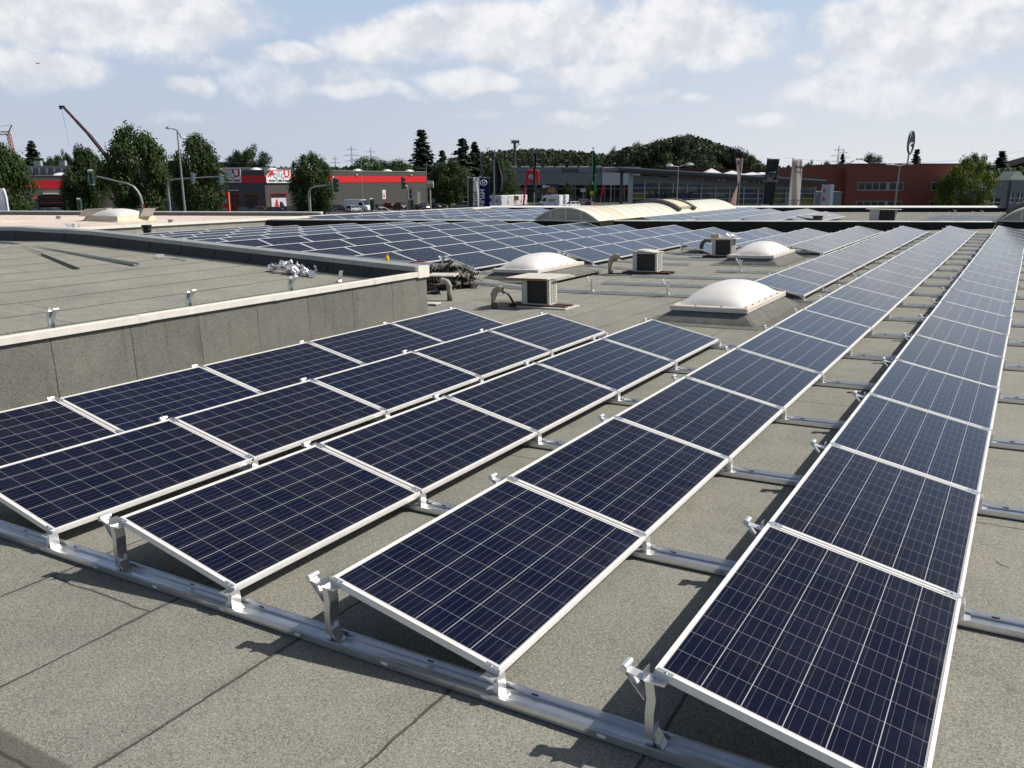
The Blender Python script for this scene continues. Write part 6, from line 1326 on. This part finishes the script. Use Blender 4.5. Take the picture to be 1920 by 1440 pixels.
def post_sign(name, px, D, py0, py1, w_, m_, label, cat='sign', pole=POLE, tri=False):
    t = thing(name, label, cat, V(px, D)); z0, z1 = ht(px, py1, D) - GZ, ht(px, py0, D) - GZ; hw = wpx(w_, D) / 2
    m = MB(); m.tube([(0, .06, 0), (0, .06, z1)], .05, 8); m.build('post', [pole], t); m = MB()
    if tri: m.prism([(-hw, 0, z1), (hw, 0, z1), (0, 0, z0)], (0, .03, 0))
    else: m.box(-hw, hw, 0, .03, z0, z1)
    m.build('board', [m_], t); return t, hw, z0, z1
t, hw, z0, z1 = post_sign('give_way_sign', 262, 76, 384, 395, 12, RED, 'upside-down red triangle give-way sign at the curved mast', tri=True)
m = MB(); m.prism([(-hw * .62, -.006, z1 - .08), (hw * .62, -.006, z1 - .08), (0, -.006, z0 + .22)], (0, .004, 0)); m.build('centre', [SIGNW], t)
t, hw, z0, z1 = post_sign('road_sign', 968, 190, 367, 376, 9.2, mat('road_yellow', (.62, .30, .02), .5), 'yellow road sign before the delivery vans')
post_sign('road_sign', 1094, 235, 353, 360, 10, mat('lilac_sign', (.45, .42, .48), .5), 'pale lilac road sign beside the green flag')
t, hw, z0, z1 = post_sign('price_pylon', 768, 84, 352, 397, 8.5, mat('pylon_grey', (.33, .34, .36), .5), 'grey price pylon with blue panels beside the car park', 'pylon')
for a, b2, c in ((.76, .90, (.30, .02, .03)), (.56, .72, (.05, .08, .25)), (.34, .40, (.05, .05, .06)), (.20, .28, (.05, .08, .28))): m = MB(); m.box(-hw * .85, hw * .85, -.008, -.002, z0 + (z1 - z0) * a, z0 + (z1 - z0) * b2); m.build('panel', [mat('pylon_%d' % int(a * 100), c, .5)], t)
# red framed pylon with logo
t = thing('logo_pylon', 'tall red framed pylon with white logo before the motorcycle shop', 'pylon', V(1000, 150)); X = lambda px: wpx(px - 1000, 150); Z = lambda py: ht(1000, py, 150) - GZ
m = MB(); m.tube([(X(981), 0, 0), (X(981.5), 0, Z(386)), (X(988.5), 0, Z(321)), (X(990), 0, Z(320)), (X(1008), 0, Z(320)), (X(1009), 0, Z(321)), (X(1009), 0, Z(342))], .16, 8); m.build('frame', [RED], t)
m = MB(); m.box(X(989), X(1008.5), -.15, .1, Z(342.5), Z(322)); m.build('board', [mat('bright_red', (.60, .014, .022), .5)], t)
text('ATU', .78, 'lettering', SIGNW, t, Matrix.Translation((X(999), -.18, Z(331.5))) @ FRONT @ Matrix.Shear('XY', 4, (.35, 0)), bold=.03, sx=1.0); m = MB(); m.box(X(991), X(1006), -.17, -.155, Z(336), Z(335.3)); m.build('underline', [SIGNW], t)
t = thing('red_stele', 'red advertising column with dark picture beside the hall entrance', 'sign', V(415, 128)); X = lambda px: wpx(px - 415, 128); Z = lambda py: ht(415, py, 128) - GZ
m = MB(); m.box(X(407), X(424.5), 0, .5, 0, Z(361.5)); m.build('body', [RED], t); m = MB(); m.box(X(424.5) + .004, X(426), -.02, .5, 0, Z(360)); m.build('edge', [mat('orange_red', (.75, .12, .05), .5)], t)
m = MB(); m.box(X(408), X(423), -.02, -.004, Z(382), Z(369)); m.build('picture', [SIGNB], t); m = MB(); m.prism([(X(415), -.03, Z(381.5)), (X(423), -.03, Z(381.5)), (X(422.5), -.03, Z(372)), (X(418), -.03, Z(371))], (0, .008, 0)); m.build('white_car_picture', [mat('picture_grey', (.45, .45, .45), .5)], t)
m = MB(); m.box(X(409), X(423), -.02, -.004, Z(394), Z(390)); m.build('pale_band', [mat('picture_grey', (.45, .45, .45), .5)], t)
t = thing('billboard', 'dark billboard with golden shape before the motorcycle shop', 'billboard', V(1031, 235)); X = lambda px: wpx(px - 1031, 235); Z = lambda py: ht(1031, py, 235) - GZ
for px in (1017, 1045): m = MB(); m.box(X(px) - .1, X(px) + .1, .1, .3, 0, Z(346)); m.build('post', [POLE], t)
m = MB(); m.box(X(1015), X(1047), 0, .09, Z(362), Z(345)); m.build('board', [mat('poster_dark', (.02, .022, .026), .5)], t); m = MB(); m.prism([(X(1025), -.02, Z(361)), (X(1043), -.02, Z(361)), (X(1042), -.02, Z(355)), (X(1037), -.02, Z(350.5)), (X(1029), -.02, Z(353))], (0, .01, 0)); m.build('golden_shape', [mat('gold_print', (.26, .17, .04), .5, var=.4, vscale=.6)], t)
for k, (y0, y1, x1) in enumerate(((346.8, 348.2, 1024), (349, 350.6, 1031), (351.2, 352.4, 1022))): m = MB(); m.box(X(1017.5), X(x1), -.02, -.01, Z(y1), Z(y0)); m.build('print_line', [SIGNW], t)
t = thing('floodlight_post', 'square beige floodlight box on a post behind the parapet', 'floodlight', V(806, 62)); Z = lambda py: ht(806, py, 62) - GZ
m = MB(); m.tube([(0, 0, 0), (0, 0, Z(353))], .06, 10); m.build('post', [mat('beige_metal', (.42, .36, .28), .5)], t)
m = MB(); hw = wpx(6, 62); m.loft([[(-hw, -.22, Z(352)), (hw, -.22, Z(352)), (hw, .22, Z(352)), (-hw, .22, Z(352))], [(-hw * 1.1, -.26, Z(345)), (hw * 1.1, -.26, Z(345)), (hw * 1.1, .26, Z(345)), (-hw * 1.1, .26, Z(345))], [(-hw * .95, -.2, Z(339)), (hw * .95, -.2, Z(339)), (hw * .95, .2, Z(339)), (-hw * .95, .2, Z(339))]]); m.build('lamp_box', [mat('beige_metal', (.42, .36, .28), .5)], t)
t = thing('white_sign', 'white rounded sign with blue outline at the far left edge', 'sign', V(-2, 46)); Z = lambda py: ht(0, py, 46) - GZ; hw = wpx(9, 46)
m = MB(); m.prism([(-hw, 0, Z(408)), (hw, 0, Z(408)), (hw * .98, 0, Z(372)), (hw * .75, 0, Z(357)), (hw * .5, 0, Z(353)), (-hw, 0, Z(353))], (0, .12, 0)); m.build('board', [SIGNW], t)
m = MB(); m.tube([(hw * .3, -.012, Z(360)), (hw * .62, -.012, Z(368)), (hw * .74, -.012, Z(385)), (hw * .72, -.012, Z(397)), (hw * .5, -.012, Z(400)), (-hw * .6, -.012, Z(402))], .012, 6); m.build('blue_line', [mat('sign_blue', (.03, .04, .25), .5)], t); m = MB(); m.tube([(-hw, .06, 0), (-hw, .06, Z(408))], .06, 8); m.build('post', [POLE], t)
# ------------------------------------------------------------------ flags and banners
def banner(px, D, py0, py1, dxl, dxr, label, m_, wave=.12, bow=0.0, pole_side=None, poletop=None, taper=0.0, twist=0.0, letters=(), name='banner', base_py=None, nseg=24, shade=None, lag=0.0):
    t = thing(name, label, 'flag', V(px, D)); X = lambda p_: wpx(p_ - px, D); Z = lambda py: ht(px, py, D) - GZ; z0, z1 = Z(py1), Z(py0)
    zt = Z(poletop) if poletop else z1 + .1
    m = MB(); xp = X(pole_side) if pole_side is not None else X(px + dxl) - .06
    bot = X(base_py) if base_py else xp
    m.tube([(bot, .05, 0), (bot + (xp - bot) * .5, .05, zt * .5), (xp, .05, zt)], .06, 8, r2=.045); m.tube([(xp, .05, zt), (xp, .05, zt + .06)], .08, 8); m.build('pole', [POLE], t)
    def fn(u, v):
        x = X(px + dxl) + (X(px + dxr) - X(px + dxl)) * u; ww = 1 - taper * (1 - v); xc = (X(px + dxl) + X(px + dxr)) / 2
        x = xc + (x - xc) * ww + lag * (1 - v)
        a = twist * (1 - v) * PI; xx = xc + (x - xc) * math.cos(a); yy = (x - xc) * math.sin(a)
        return (xx, yy + wave * math.sin(u * 9 + v * 4) * (.4 + .6 * u) + bow * math.sin(v * PI), z0 + (z1 - z0) * v + .03 * math.sin(u * 7))
    m = MB(); m.grid(fn, 14, nseg); o = m.build('cloth', [m_], t, smooth=True); s = o.modifiers.new('t', 'SOLIDIFY'); s.thickness = .012
    for (s_, cx, cy, size, mm, rot, sx) in letters:
        text(s_, size, 'lettering', mm, t, Matrix.Translation((X(cx), -wave - .06, Z(cy))) @ FRONT @ Matrix.Rotation(rot, 4, 'Z'), bold=size * .02, sx=sx)
    return t, X, Z
def cloth(name, col, var=.1, vs_=1.3):
    m = mat(name, col, .8, var=var, vscale=vs_); nt = m.node_tree; g = NG(nt); b = nt.nodes['Principled BSDF']; tr = g.new('ShaderNodeBsdfTranslucent'); mx = g.new('ShaderNodeMixShader'); mx.inputs[0].default_value = .68
    g.put(tr.inputs['Color'], b.inputs['Base Color'].links[0].from_socket); g.put(mx.inputs[1], b.outputs[0]); g.put(mx.inputs[2], tr.outputs[0]); g.l.new(mx.outputs[0], nt.nodes['Material Output'].inputs['Surface']); return m
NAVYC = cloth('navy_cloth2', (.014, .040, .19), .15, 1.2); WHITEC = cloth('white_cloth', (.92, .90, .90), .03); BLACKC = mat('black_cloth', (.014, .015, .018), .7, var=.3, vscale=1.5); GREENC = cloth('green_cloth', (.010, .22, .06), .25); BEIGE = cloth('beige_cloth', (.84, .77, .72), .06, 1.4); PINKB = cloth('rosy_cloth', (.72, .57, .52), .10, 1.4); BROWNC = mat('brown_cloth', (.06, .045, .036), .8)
t, X, Z = banner(888, 58, 333, 406, -1, 11, 'white banner with blue emblem beside the navy one', WHITEC, .05, pole_side=877.5, poletop=332, letters=(('HYUNDAI', 890.5, 381, .34, mat('navy_letters', (.012, .018, .06), .4), -PI / 2, 1.0),))
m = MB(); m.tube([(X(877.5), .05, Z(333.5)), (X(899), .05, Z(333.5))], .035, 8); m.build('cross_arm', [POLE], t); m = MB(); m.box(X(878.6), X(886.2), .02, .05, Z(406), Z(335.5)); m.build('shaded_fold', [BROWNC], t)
t, X, Z = banner(909, 57, 333.5, 406, -9.5, 9.5, 'navy blue banner with white oval emblem', NAVYC, .05, pole_side=899.2, poletop=332, taper=-.0, letters=(('HYUNDAI', 903.5, 381, .40, SIGNW, -PI / 2, 1.0),), lag=-.05)
m = MB(); m.tube([(X(899), .05, Z(333.2)), (X(918), .05, Z(333.2))], .03, 8); m.build('cross_arm', [POLE], t)
m = MB(); q = [(X(906.5) + .22 * math.cos(a), -.14, Z(342.6) + .165 * math.sin(a)) for a in [2 * PI * k / 24 for k in range(25)]]; m.tube(q, .022, 6); m.build('emblem_ring', [SIGNW], t)
m = MB()
for pts in ([(-.12, -.10), (-.04, .11)], [(.04, -.11), (.12, .10)], [(-.09, -.01), (.09, .02)]): m.tube([(X(906.5) + x, -.14, Z(342.6) + z) for x, z in pts], .025, 6)
m.build('emblem_letter', [SIGNW], t)
def limp(px, D, pytop, pole_bot, cloth, label, prof_, letters=()):
    """flag hanging limp from a pole: prof_ = (py, left px, right px)"""
    t = thing('flag', label, 'flag', V(px, D), 'flags on tall poles'); X = lambda p_: wpx(p_ - px, D); Z = lambda py: ht(px, py, D) - GZ
    m = MB(); m.tube([(X(pole_bot), 0, 0), (X(px), 0, Z(pytop))], .085, 10, r2=.05); m.tube([(X(px), 0, Z(pytop)), (X(px), 0, Z(pytop) + .12)], .10, 8); m.build('pole', [POLE], t)
    n = len(prof_); m = MB()
    def fn(u, v):
        k = v * (n - 1); i = min(int(k), n - 2); f_ = k - i; py = prof_[i][0] * (1 - f_) + prof_[i + 1][0] * f_; a = prof_[i][1] * (1 - f_) + prof_[i + 1][1] * f_; c = prof_[i][2] * (1 - f_) + prof_[i + 1][2] * f_
        return (X(a + (c - a) * u), -.10 + .16 * math.sin(u * 12 + v * 3), Z(py))
    m.grid(fn, 14, 26); o = m.build('cloth', [cloth], t, smooth=True); s = o.modifiers.new('t', 'SOLIDIFY'); s.thickness = .012
    return t, X, Z
limp(928, 112, 282.5, 926.8, BLACKC, 'black flag hanging limp with pale striped hem', [(294, 928.6, 930.5), (305, 929, 934), (318, 929, 938.5), (332, 929, 943), (345, 929, 943.5), (361, 929, 942)])
limp(1001, 108, 279, 1002.5, BLACKC, 'black flag wrapped tight around its pole', [(286, 1000.5, 1005), (300, 1000.8, 1006.5), (315, 1000, 1004.5), (330, 999.5, 1004.5), (345, 999.5, 1003.5), (360, 1000.5, 1004)])
t, X, Z = limp(1111, 105, 278, 1108.8, GREENC, 'green flag hanging limp with white marks', [(283, 1111.3, 1113.5), (298, 1111.3, 1116.5), (315, 1111, 1117.5), (330, 1110.5, 1116.5), (345, 1108.5, 1116), (358, 1107.5, 1116), (366, 1108.5, 1115)])
m = MB(); m.prism([(X(1109), -.34, Z(346)), (X(1111.6), -.34, Z(346)), (X(1111.3), -.34, Z(338.5)), (X(1110.6), -.34, Z(338.5)), (X(1110.2), -.34, Z(343)), (X(1109), -.34, Z(345))], (0, .02, 0)); m.build('white_mark', [SIGNW], t); m = MB(); m.box(X(1114), X(1115.2), -.34, -.32, Z(330), Z(328)); m.build('white_dot', [SIGNW], t)
m = MB(); m.prism([(X(1106), -.3, Z(358)), (X(1112.8), -.3, Z(358)), (X(1113), -.3, Z(365)), (X(1106.4), -.3, Z(365))], (0, .03, 0)); m.build('yellow_tag', [mat('tag_yellow', (.62, .45, .01), .6, var=.2)], t)
limp(901.5, 150, 287, 902.5, BLACKC, 'slim black flag on a pole above the navy banner', [(292, 901.6, 904), (310, 901.6, 904), (330, 901.6, 903.5)])
t, X, Z = banner(1384, 112, 297.5, 406, -7, 7, 'rosy beige banner twisted into a spiral', PINKB, .05, pole_side=1389, poletop=297, twist=.95, base_py=1386, nseg=40, lag=.72, letters=(('B', 1383.5, 305, .5, BROWNC, 0, 1.0),))
DER = mat('banner_print', (.42, .40, .36), .6)
t, X, Z = banner(1447.5, 110, 297.5, 406, -11, 12, 'black banner with pale lettering beside the spiral one', BLACKC, .06, pole_side=1436.5, poletop=297, base_py=1430, lag=-.56,
    letters=(('DER NEUE', 1445.5, 329.3, .44, mat('banner_print_dim', (.20, .20, .20), .6), 0, 1.0), ('JEEP', 1443.5, 334.6, .44, DER, 0, 1.1), ('COMPASS', 1445, 339.4, .42, DER, 0, 1.0), ('Jeep', 1438, 384.5, .58, SIGNW, 0, 1.1)))
m = MB(); m.prism([(X(1440), -.14, Z(323.8)), (X(1453.5), -.14, Z(323.8)), (X(1453), -.14, Z(321.5)), (X(1447), -.14, Z(322.8)), (X(1441), -.14, Z(323))], (0, .01, 0)); m.build('white_picture', [SIGNW], t)
t, X, Z = banner(1493, 108, 298.5, 406, -9, 9.5, 'pale beige banner rightmost of the three tall ones', BEIGE, .08, pole_side=1484, poletop=297, base_py=1478.5, taper=-.22, lag=-.17,
    letters=(('Jeep', 1496, 312.5, .62, mat('print_violet', (.10, .07, .12), .6), 0, 1.0), ('Fiat', 1495.5, 322.5, .52, mat('print_grey', (.26, .22, .22), .6), 0, 1.0), ('CHRYSLER', 1491, 376, .29, mat('print_grey', (.26, .22, .22), .6), 0, 1.0), ('LANCIA', 1491, 381, .29, mat('print_grey', (.26, .22, .22), .6), 0, 1.0)))
for px, D, lab, py0, py1 in ((1129.5, 225, 'red feather flag before the motorcycle shop', 346, 376), (1168.5, 215, 'small red feather flag beside the showroom corner', 352, 374)):
    t = thing('feather_flag', lab, 'flag', V(px, D)); X = lambda p_: wpx(p_ - px, D); Z = lambda py: ht(px, py, D) - GZ
    m = MB(); m.prism([(X(px - 3), 0, Z(py1 - 2)), (X(px - 1), 0, Z(py1 - 8)), (X(px + 2.4), 0, Z((py0 + py1) / 2)), (X(px + 3.2), 0, Z(py0 + 4)), (X(px + 1.5), 0, Z(py0)), (X(px - .6), 0, Z(py0 + 5)), (X(px - 2), 0, Z((py0 + py1) / 2))], (0, .05, 0)); m.build('cloth', [RED], t); m = MB(); m.tube([(X(px - 3), .1, 0), (X(px - 1.6), .1, Z((py0 + py1) / 2)), (X(px + 1), .1, Z(py0 + 2))], .05, 6); m.build('pole', [POLE], t)
t = thing('emblem_pylon', 'grey pylon with red diamond emblem before the brick building', 'pylon', V(1555, 92)); X = lambda px: wpx(px - 1555, 92); Z = lambda py: ht(1555, py, 92) - GZ
m = MB(); m.box(X(1545.5), X(1558.5), 0, .5, 0, Z(346.5)); m.build('body', [mat('pylon_silver', (.46, .47, .48), .5)], t); m = MB(); m.box(X(1558.5) + .003, X(1565), -.02, .5, 0, Z(346)); m.build('white_edge', [mat('pylon_white', (.75, .76, .77), .5)], t)
for pts in ([(1547.3, 363), (1549.0, 357), (1547.3, 352), (1545.7, 357)], [(1547.3, 368), (1549.6, 372.5), (1551.4, 376.5), (1547.6, 376.5)], [(1547.1, 368), (1544.9, 372.5), (1544.0, 376.5), (1546.9, 376.5)]): m = MB(); m.prism([(X(a), -.03, Z(b2)) for a, b2 in pts], (0, .02, 0)); m.build('red_diamond', [mat('bright_red', (.60, .014, .022), .5)], t)
t = thing('star_sign', 'three-pointed star in a ring on a mast above the brick building', 'sign', V(1701, 175)); Z = lambda py: ht(1701, py, 175) - GZ
CHR = mat('dull_chrome', (.17, .18, .20), .3, .8); m = MB(); m.tube([(-.6, 0, 0), (-.2, 0, Z(288.6))], .22, 10, r2=.14); m.build('mast', [CHR], t)
R_ = (Z(246.5) - Z(303)) / 2 * .80; S_ = Matrix.Translation((.0, 0, Z(267.3))) @ Matrix.Rotation(.03, 4, 'Y') @ Matrix.Rotation(.90, 4, 'Z'); R_ = (Z(246.4) - Z(288.4)) / 2
m = MB(); m.tube([S_ @ Vector((R_ * math.cos(a), 0, R_ * math.sin(a))) for a in [2 * PI * k / 40 for k in range(41)]], .20, 8); m.build('ring', [CHR], t)
m = MB()
for k in range(3):
    a = PI / 2 + k * 2 * PI / 3; e = Vector((math.cos(a), 0, math.sin(a))) * R_; s = Vector((-math.sin(a), 0, math.cos(a))) * R_ * .16
    for y_ in (-.5, .5): m.poly([S_ @ v for v in (Vector((0, y_, 0)), s * .75 + e * .08, e)]); m.poly([S_ @ v for v in (Vector((0, y_, 0)), e, -s * .75 + e * .08)])
m.build('star', [mat('chrome_star', (.20, .21, .22), .5, .2)], t)
# ------------------------------------------------------------------ cranes, pylons, mast, far wires
CRD = mat('crane_maroon', (.055, .018, .032), .5); CRO = mat('crane_orange', (.42, .13, .03), .55); STEEL = mat('far_steel', (.42, .45, .52), .7, var=.05)
t = thing('mobile_crane', 'dark maroon telescopic crane boom rising over the trees', 'crane', V(200, 300)); X = lambda px: wpx(px - 200, 300); Z = lambda py: ht(200, py, 300) - GZ
P = [(X(262), 0, 2.5), (X(200), 0, Z(287)), (X(176), 0, Z(252)), (X(155), 0, Z(226)), (X(134), 0, Z(199.5))]
m = MB()
for (a, b2), r_ in zip(zip(P[:-1], P[1:]), (.85, .66, .56, .46)): m.tube([a, b2], r_, 6)
m.build('boom', [CRD], t); m = MB(); m.box(X(127.5), X(136.5), -.5, .5, Z(201.5), Z(198)); m.box(X(128.5), X(131), -.5, .5, Z(205), Z(201.5) - .003); m.build('boom_head', [CRD], t); m = MB(); m.tube([(X(131.5), 0, Z(205)), (X(137.5), 0, Z(275))], .05, 4); m.build('cable', [STEEL], t)
m = MB(); m.box(X(250), X(290), -1.4, 1.4, .4, 2.6); m.box(X(262), X(272), -1.2, 1.2, 2.605, 4.0); m.build('carrier', [CRD], t)
for px in (254, 262, 277, 285):
    m = MB(); m.tube([(X(px), -1.45, .6), (X(px), 1.45, .6)], .6, 14); m.build('wheel', [TYRE], t)
t = thing('tower_crane', 'orange tower crane leaning at the left edge', 'crane', V(34, 240)); X = lambda px: wpx(px - 34, 240); Z = lambda py: ht(34, py, 240) - GZ
def lattice(m, a, b2, w_, n, r_):
    a, b2 = Vector(a), Vector(b2); d = (b2 - a).normalized(); u = d.cross(Vector((0, 1, 0))).normalized() * w_; y = Vector((0, w_, 0)); C4 = [u + y, u - y, -u - y, -u + y]
    for c in C4: m.tube([a + c, b2 + c], r_, 4)
    for k in range(n):
        p, q = a.lerp(b2, k / n), a.lerp(b2, (k + 1) / n)
        for i in range(4): m.tube([p + C4[i], q + C4[(i + 1) % 4]], r_ * .7, 4)
m = MB(); lattice(m, (X(41), 0, 0), (X(27), 0, Z(250)), .38, 22, .09); m.build('tower', [CRO], t); m = MB(); lattice(m, (X(30), 0, Z(249)), (X(-60), 0, Z(253)), .4, 14, .09); m.build('jib', [CRO], t)
m = MB(); m.tube([(X(27), 0, Z(249)), (X(35.5), 0, Z(234.5))], .14, 6); m.build('tower_head', [CRD], t); m = MB(); m.tube([(X(35.5), 0, Z(234.5)), (X(-40), 0, Z(242))], .06, 4); m.tube([(X(35.5), 0, Z(234.5)), (X(41), 0, Z(262))], .04, 4); m.build('stay', [STEEL], t); m = MB(); m.box(X(-4), X(6), -.8, .8, Z(254.5), Z(252.5)); m.build('trolley', [CRO], t)
def pylon(px, D, py, label, arms=3):
    t = thing('power_pylon', label, 'pylon', V(px, D), 'far power pylons'); H = ht(px, py, D) - GZ; m = MB()
    for sx in (-1, 1): m.tube([(sx * H * .055, 0, 0), (sx * .5, 0, H * .7), (0, 0, H)], .22, 4)
    for k in range(9): z0, z1 = H * .7 * k / 9, H * .7 * (k + 1) / 9; w0 = H * .055 * (1 - k / 9) + .5 * k / 9; w1 = H * .055 * (1 - (k + 1) / 9) + .5 * (k + 1) / 9; m.tube([(-w0, 0, z0), (w1, 0, z1)], .13, 4); m.tube([(w0, 0, z0), (-w1, 0, z1)], .13, 4)
    m.build('tower', [STEEL], t)
    for k in range(arms): z = H * (.60 + .14 * k); w_ = H * (.17, .20, .12)[k]; m = MB(); m.tube([(-w_, 0, z), (0, 0, z + H * .03), (w_, 0, z)], .20, 4); m.tube([(-w_, 0, z), (w_, 0, z)], .16, 4); m.build('cross_arm', [STEEL], t)
    return H
for px, D, py, lab in ((661, 900, 271.5, 'tallest far power pylon left of the pointed conifer'), (697, 1000, 276.5, 'far power pylon right of the tallest'), (630, 1050, 291.5, 'small far pylon above the round tree'), (597, 1200, 295, 'faint smallest pylon at the left'), (1568, 850, 272.5, 'tall slim pylon left of the brick building'), (1577.5, 1000, 278, 'second slim pylon close to the first')): pylon(px, D, py, lab)
m = MB(); 
for k in range(4):
    a, b2 = at(661, 280 + k * 6, 900), at(980, 302 + k * 4, 1150); m.tube([a.lerp(b2, i / 12) - Vector((0, 0, 14 * math.sin(PI * i / 12) * .5)) for i in range(13)], .10, 4)
tag(m.build('power_line', [STEEL]), 'thin power lines leaving the left pylons', 'power line')
m = MB()
for k in range(4):
    a, b2 = at(1470, 296 + k * 7, 800), at(2000, 270 + k * 11, 760); m.tube([a.lerp(b2, i / 12) - Vector((0, 0, 10 * math.sin(PI * i / 12))) for i in range(13)], .09, 4)
tag(m.build('power_line', [STEEL]), 'thin power lines crossing the sky at the right', 'power line')
t = thing('wind_turbine', 'far white wind turbine above the wooded ridge', 'wind turbine', V(914.5, 1500)); Z = lambda py: ht(914, py, 1500) - GZ; m = MB(); m.tube([(0, 0, 0), (0, 0, Z(279.5))], 1.3, 8, r2=.7); m.build('tower', [STEEL], t)
for k in range(3): a = .5 + k * 2 * PI / 3; m = MB(); m.tube([(0, -1, Z(279.5)), (8 * math.cos(a) * .8, -1, Z(279.5) + 8 * math.sin(a) * .8)], .7, 5, r2=.2); m.build('blade', [STEEL], t)
t = thing('antenna_mast', 'dark mast with a box of antennas over the wood', 'mast', V(965, 420)); X = lambda px: wpx(px - 965, 420); Z = lambda py: ht(965, py, 420) - GZ
MD = mat('mast_dark', (.05, .06, .065), .6); m = MB(); m.tube([(0, 0, 0), (0, 0, Z(263))], .75, 8, r2=.6); m.build('shaft', [MD], t)
m = MB(); m.box(X(959.5), X(973.5), -1.2, 1.2, Z(268.5), Z(263.5)); m.build('antenna_box', [mat('mast_grey', (.17, .18, .18), .6)], t); m = MB(); m.tube([(X(968), 0, Z(278)), (X(971), 0, Z(271)), (X(976), 0, Z(270.5))], .2, 4)
for px in (958.5, 962, 966, 972): m.tube([(X(px), -1, Z(270)), (X(px), -1, Z(261.5))], .18, 4)
m.build('antennas', [MD], t)
p = at(71, 119, 60); t = MB(); t.prism([(-.16, 0, .02), (0, -.03, -.03), (.17, 0, .05), (.02, .03, .05)], (0, .05, .02)); t.tube([(-.03, -.12, 0), (0, .0, 0), (.02, .16, .01)], .03, 6, r2=.012)
tag(t.build('bird', [SIGNB], matrix=Matrix.Translation(p)), 'small dark bird high in the sky at the left', 'bird')
# ------------------------------------------------------------------ render limits
scene.cycles.max_bounces = 6; scene.cycles.diffuse_bounces = 2; scene.cycles.glossy_bounces = 3; scene.cycles.transmission_bounces = 2; scene.cycles.caustics_reflective = False; scene.cycles.caustics_refractive = False
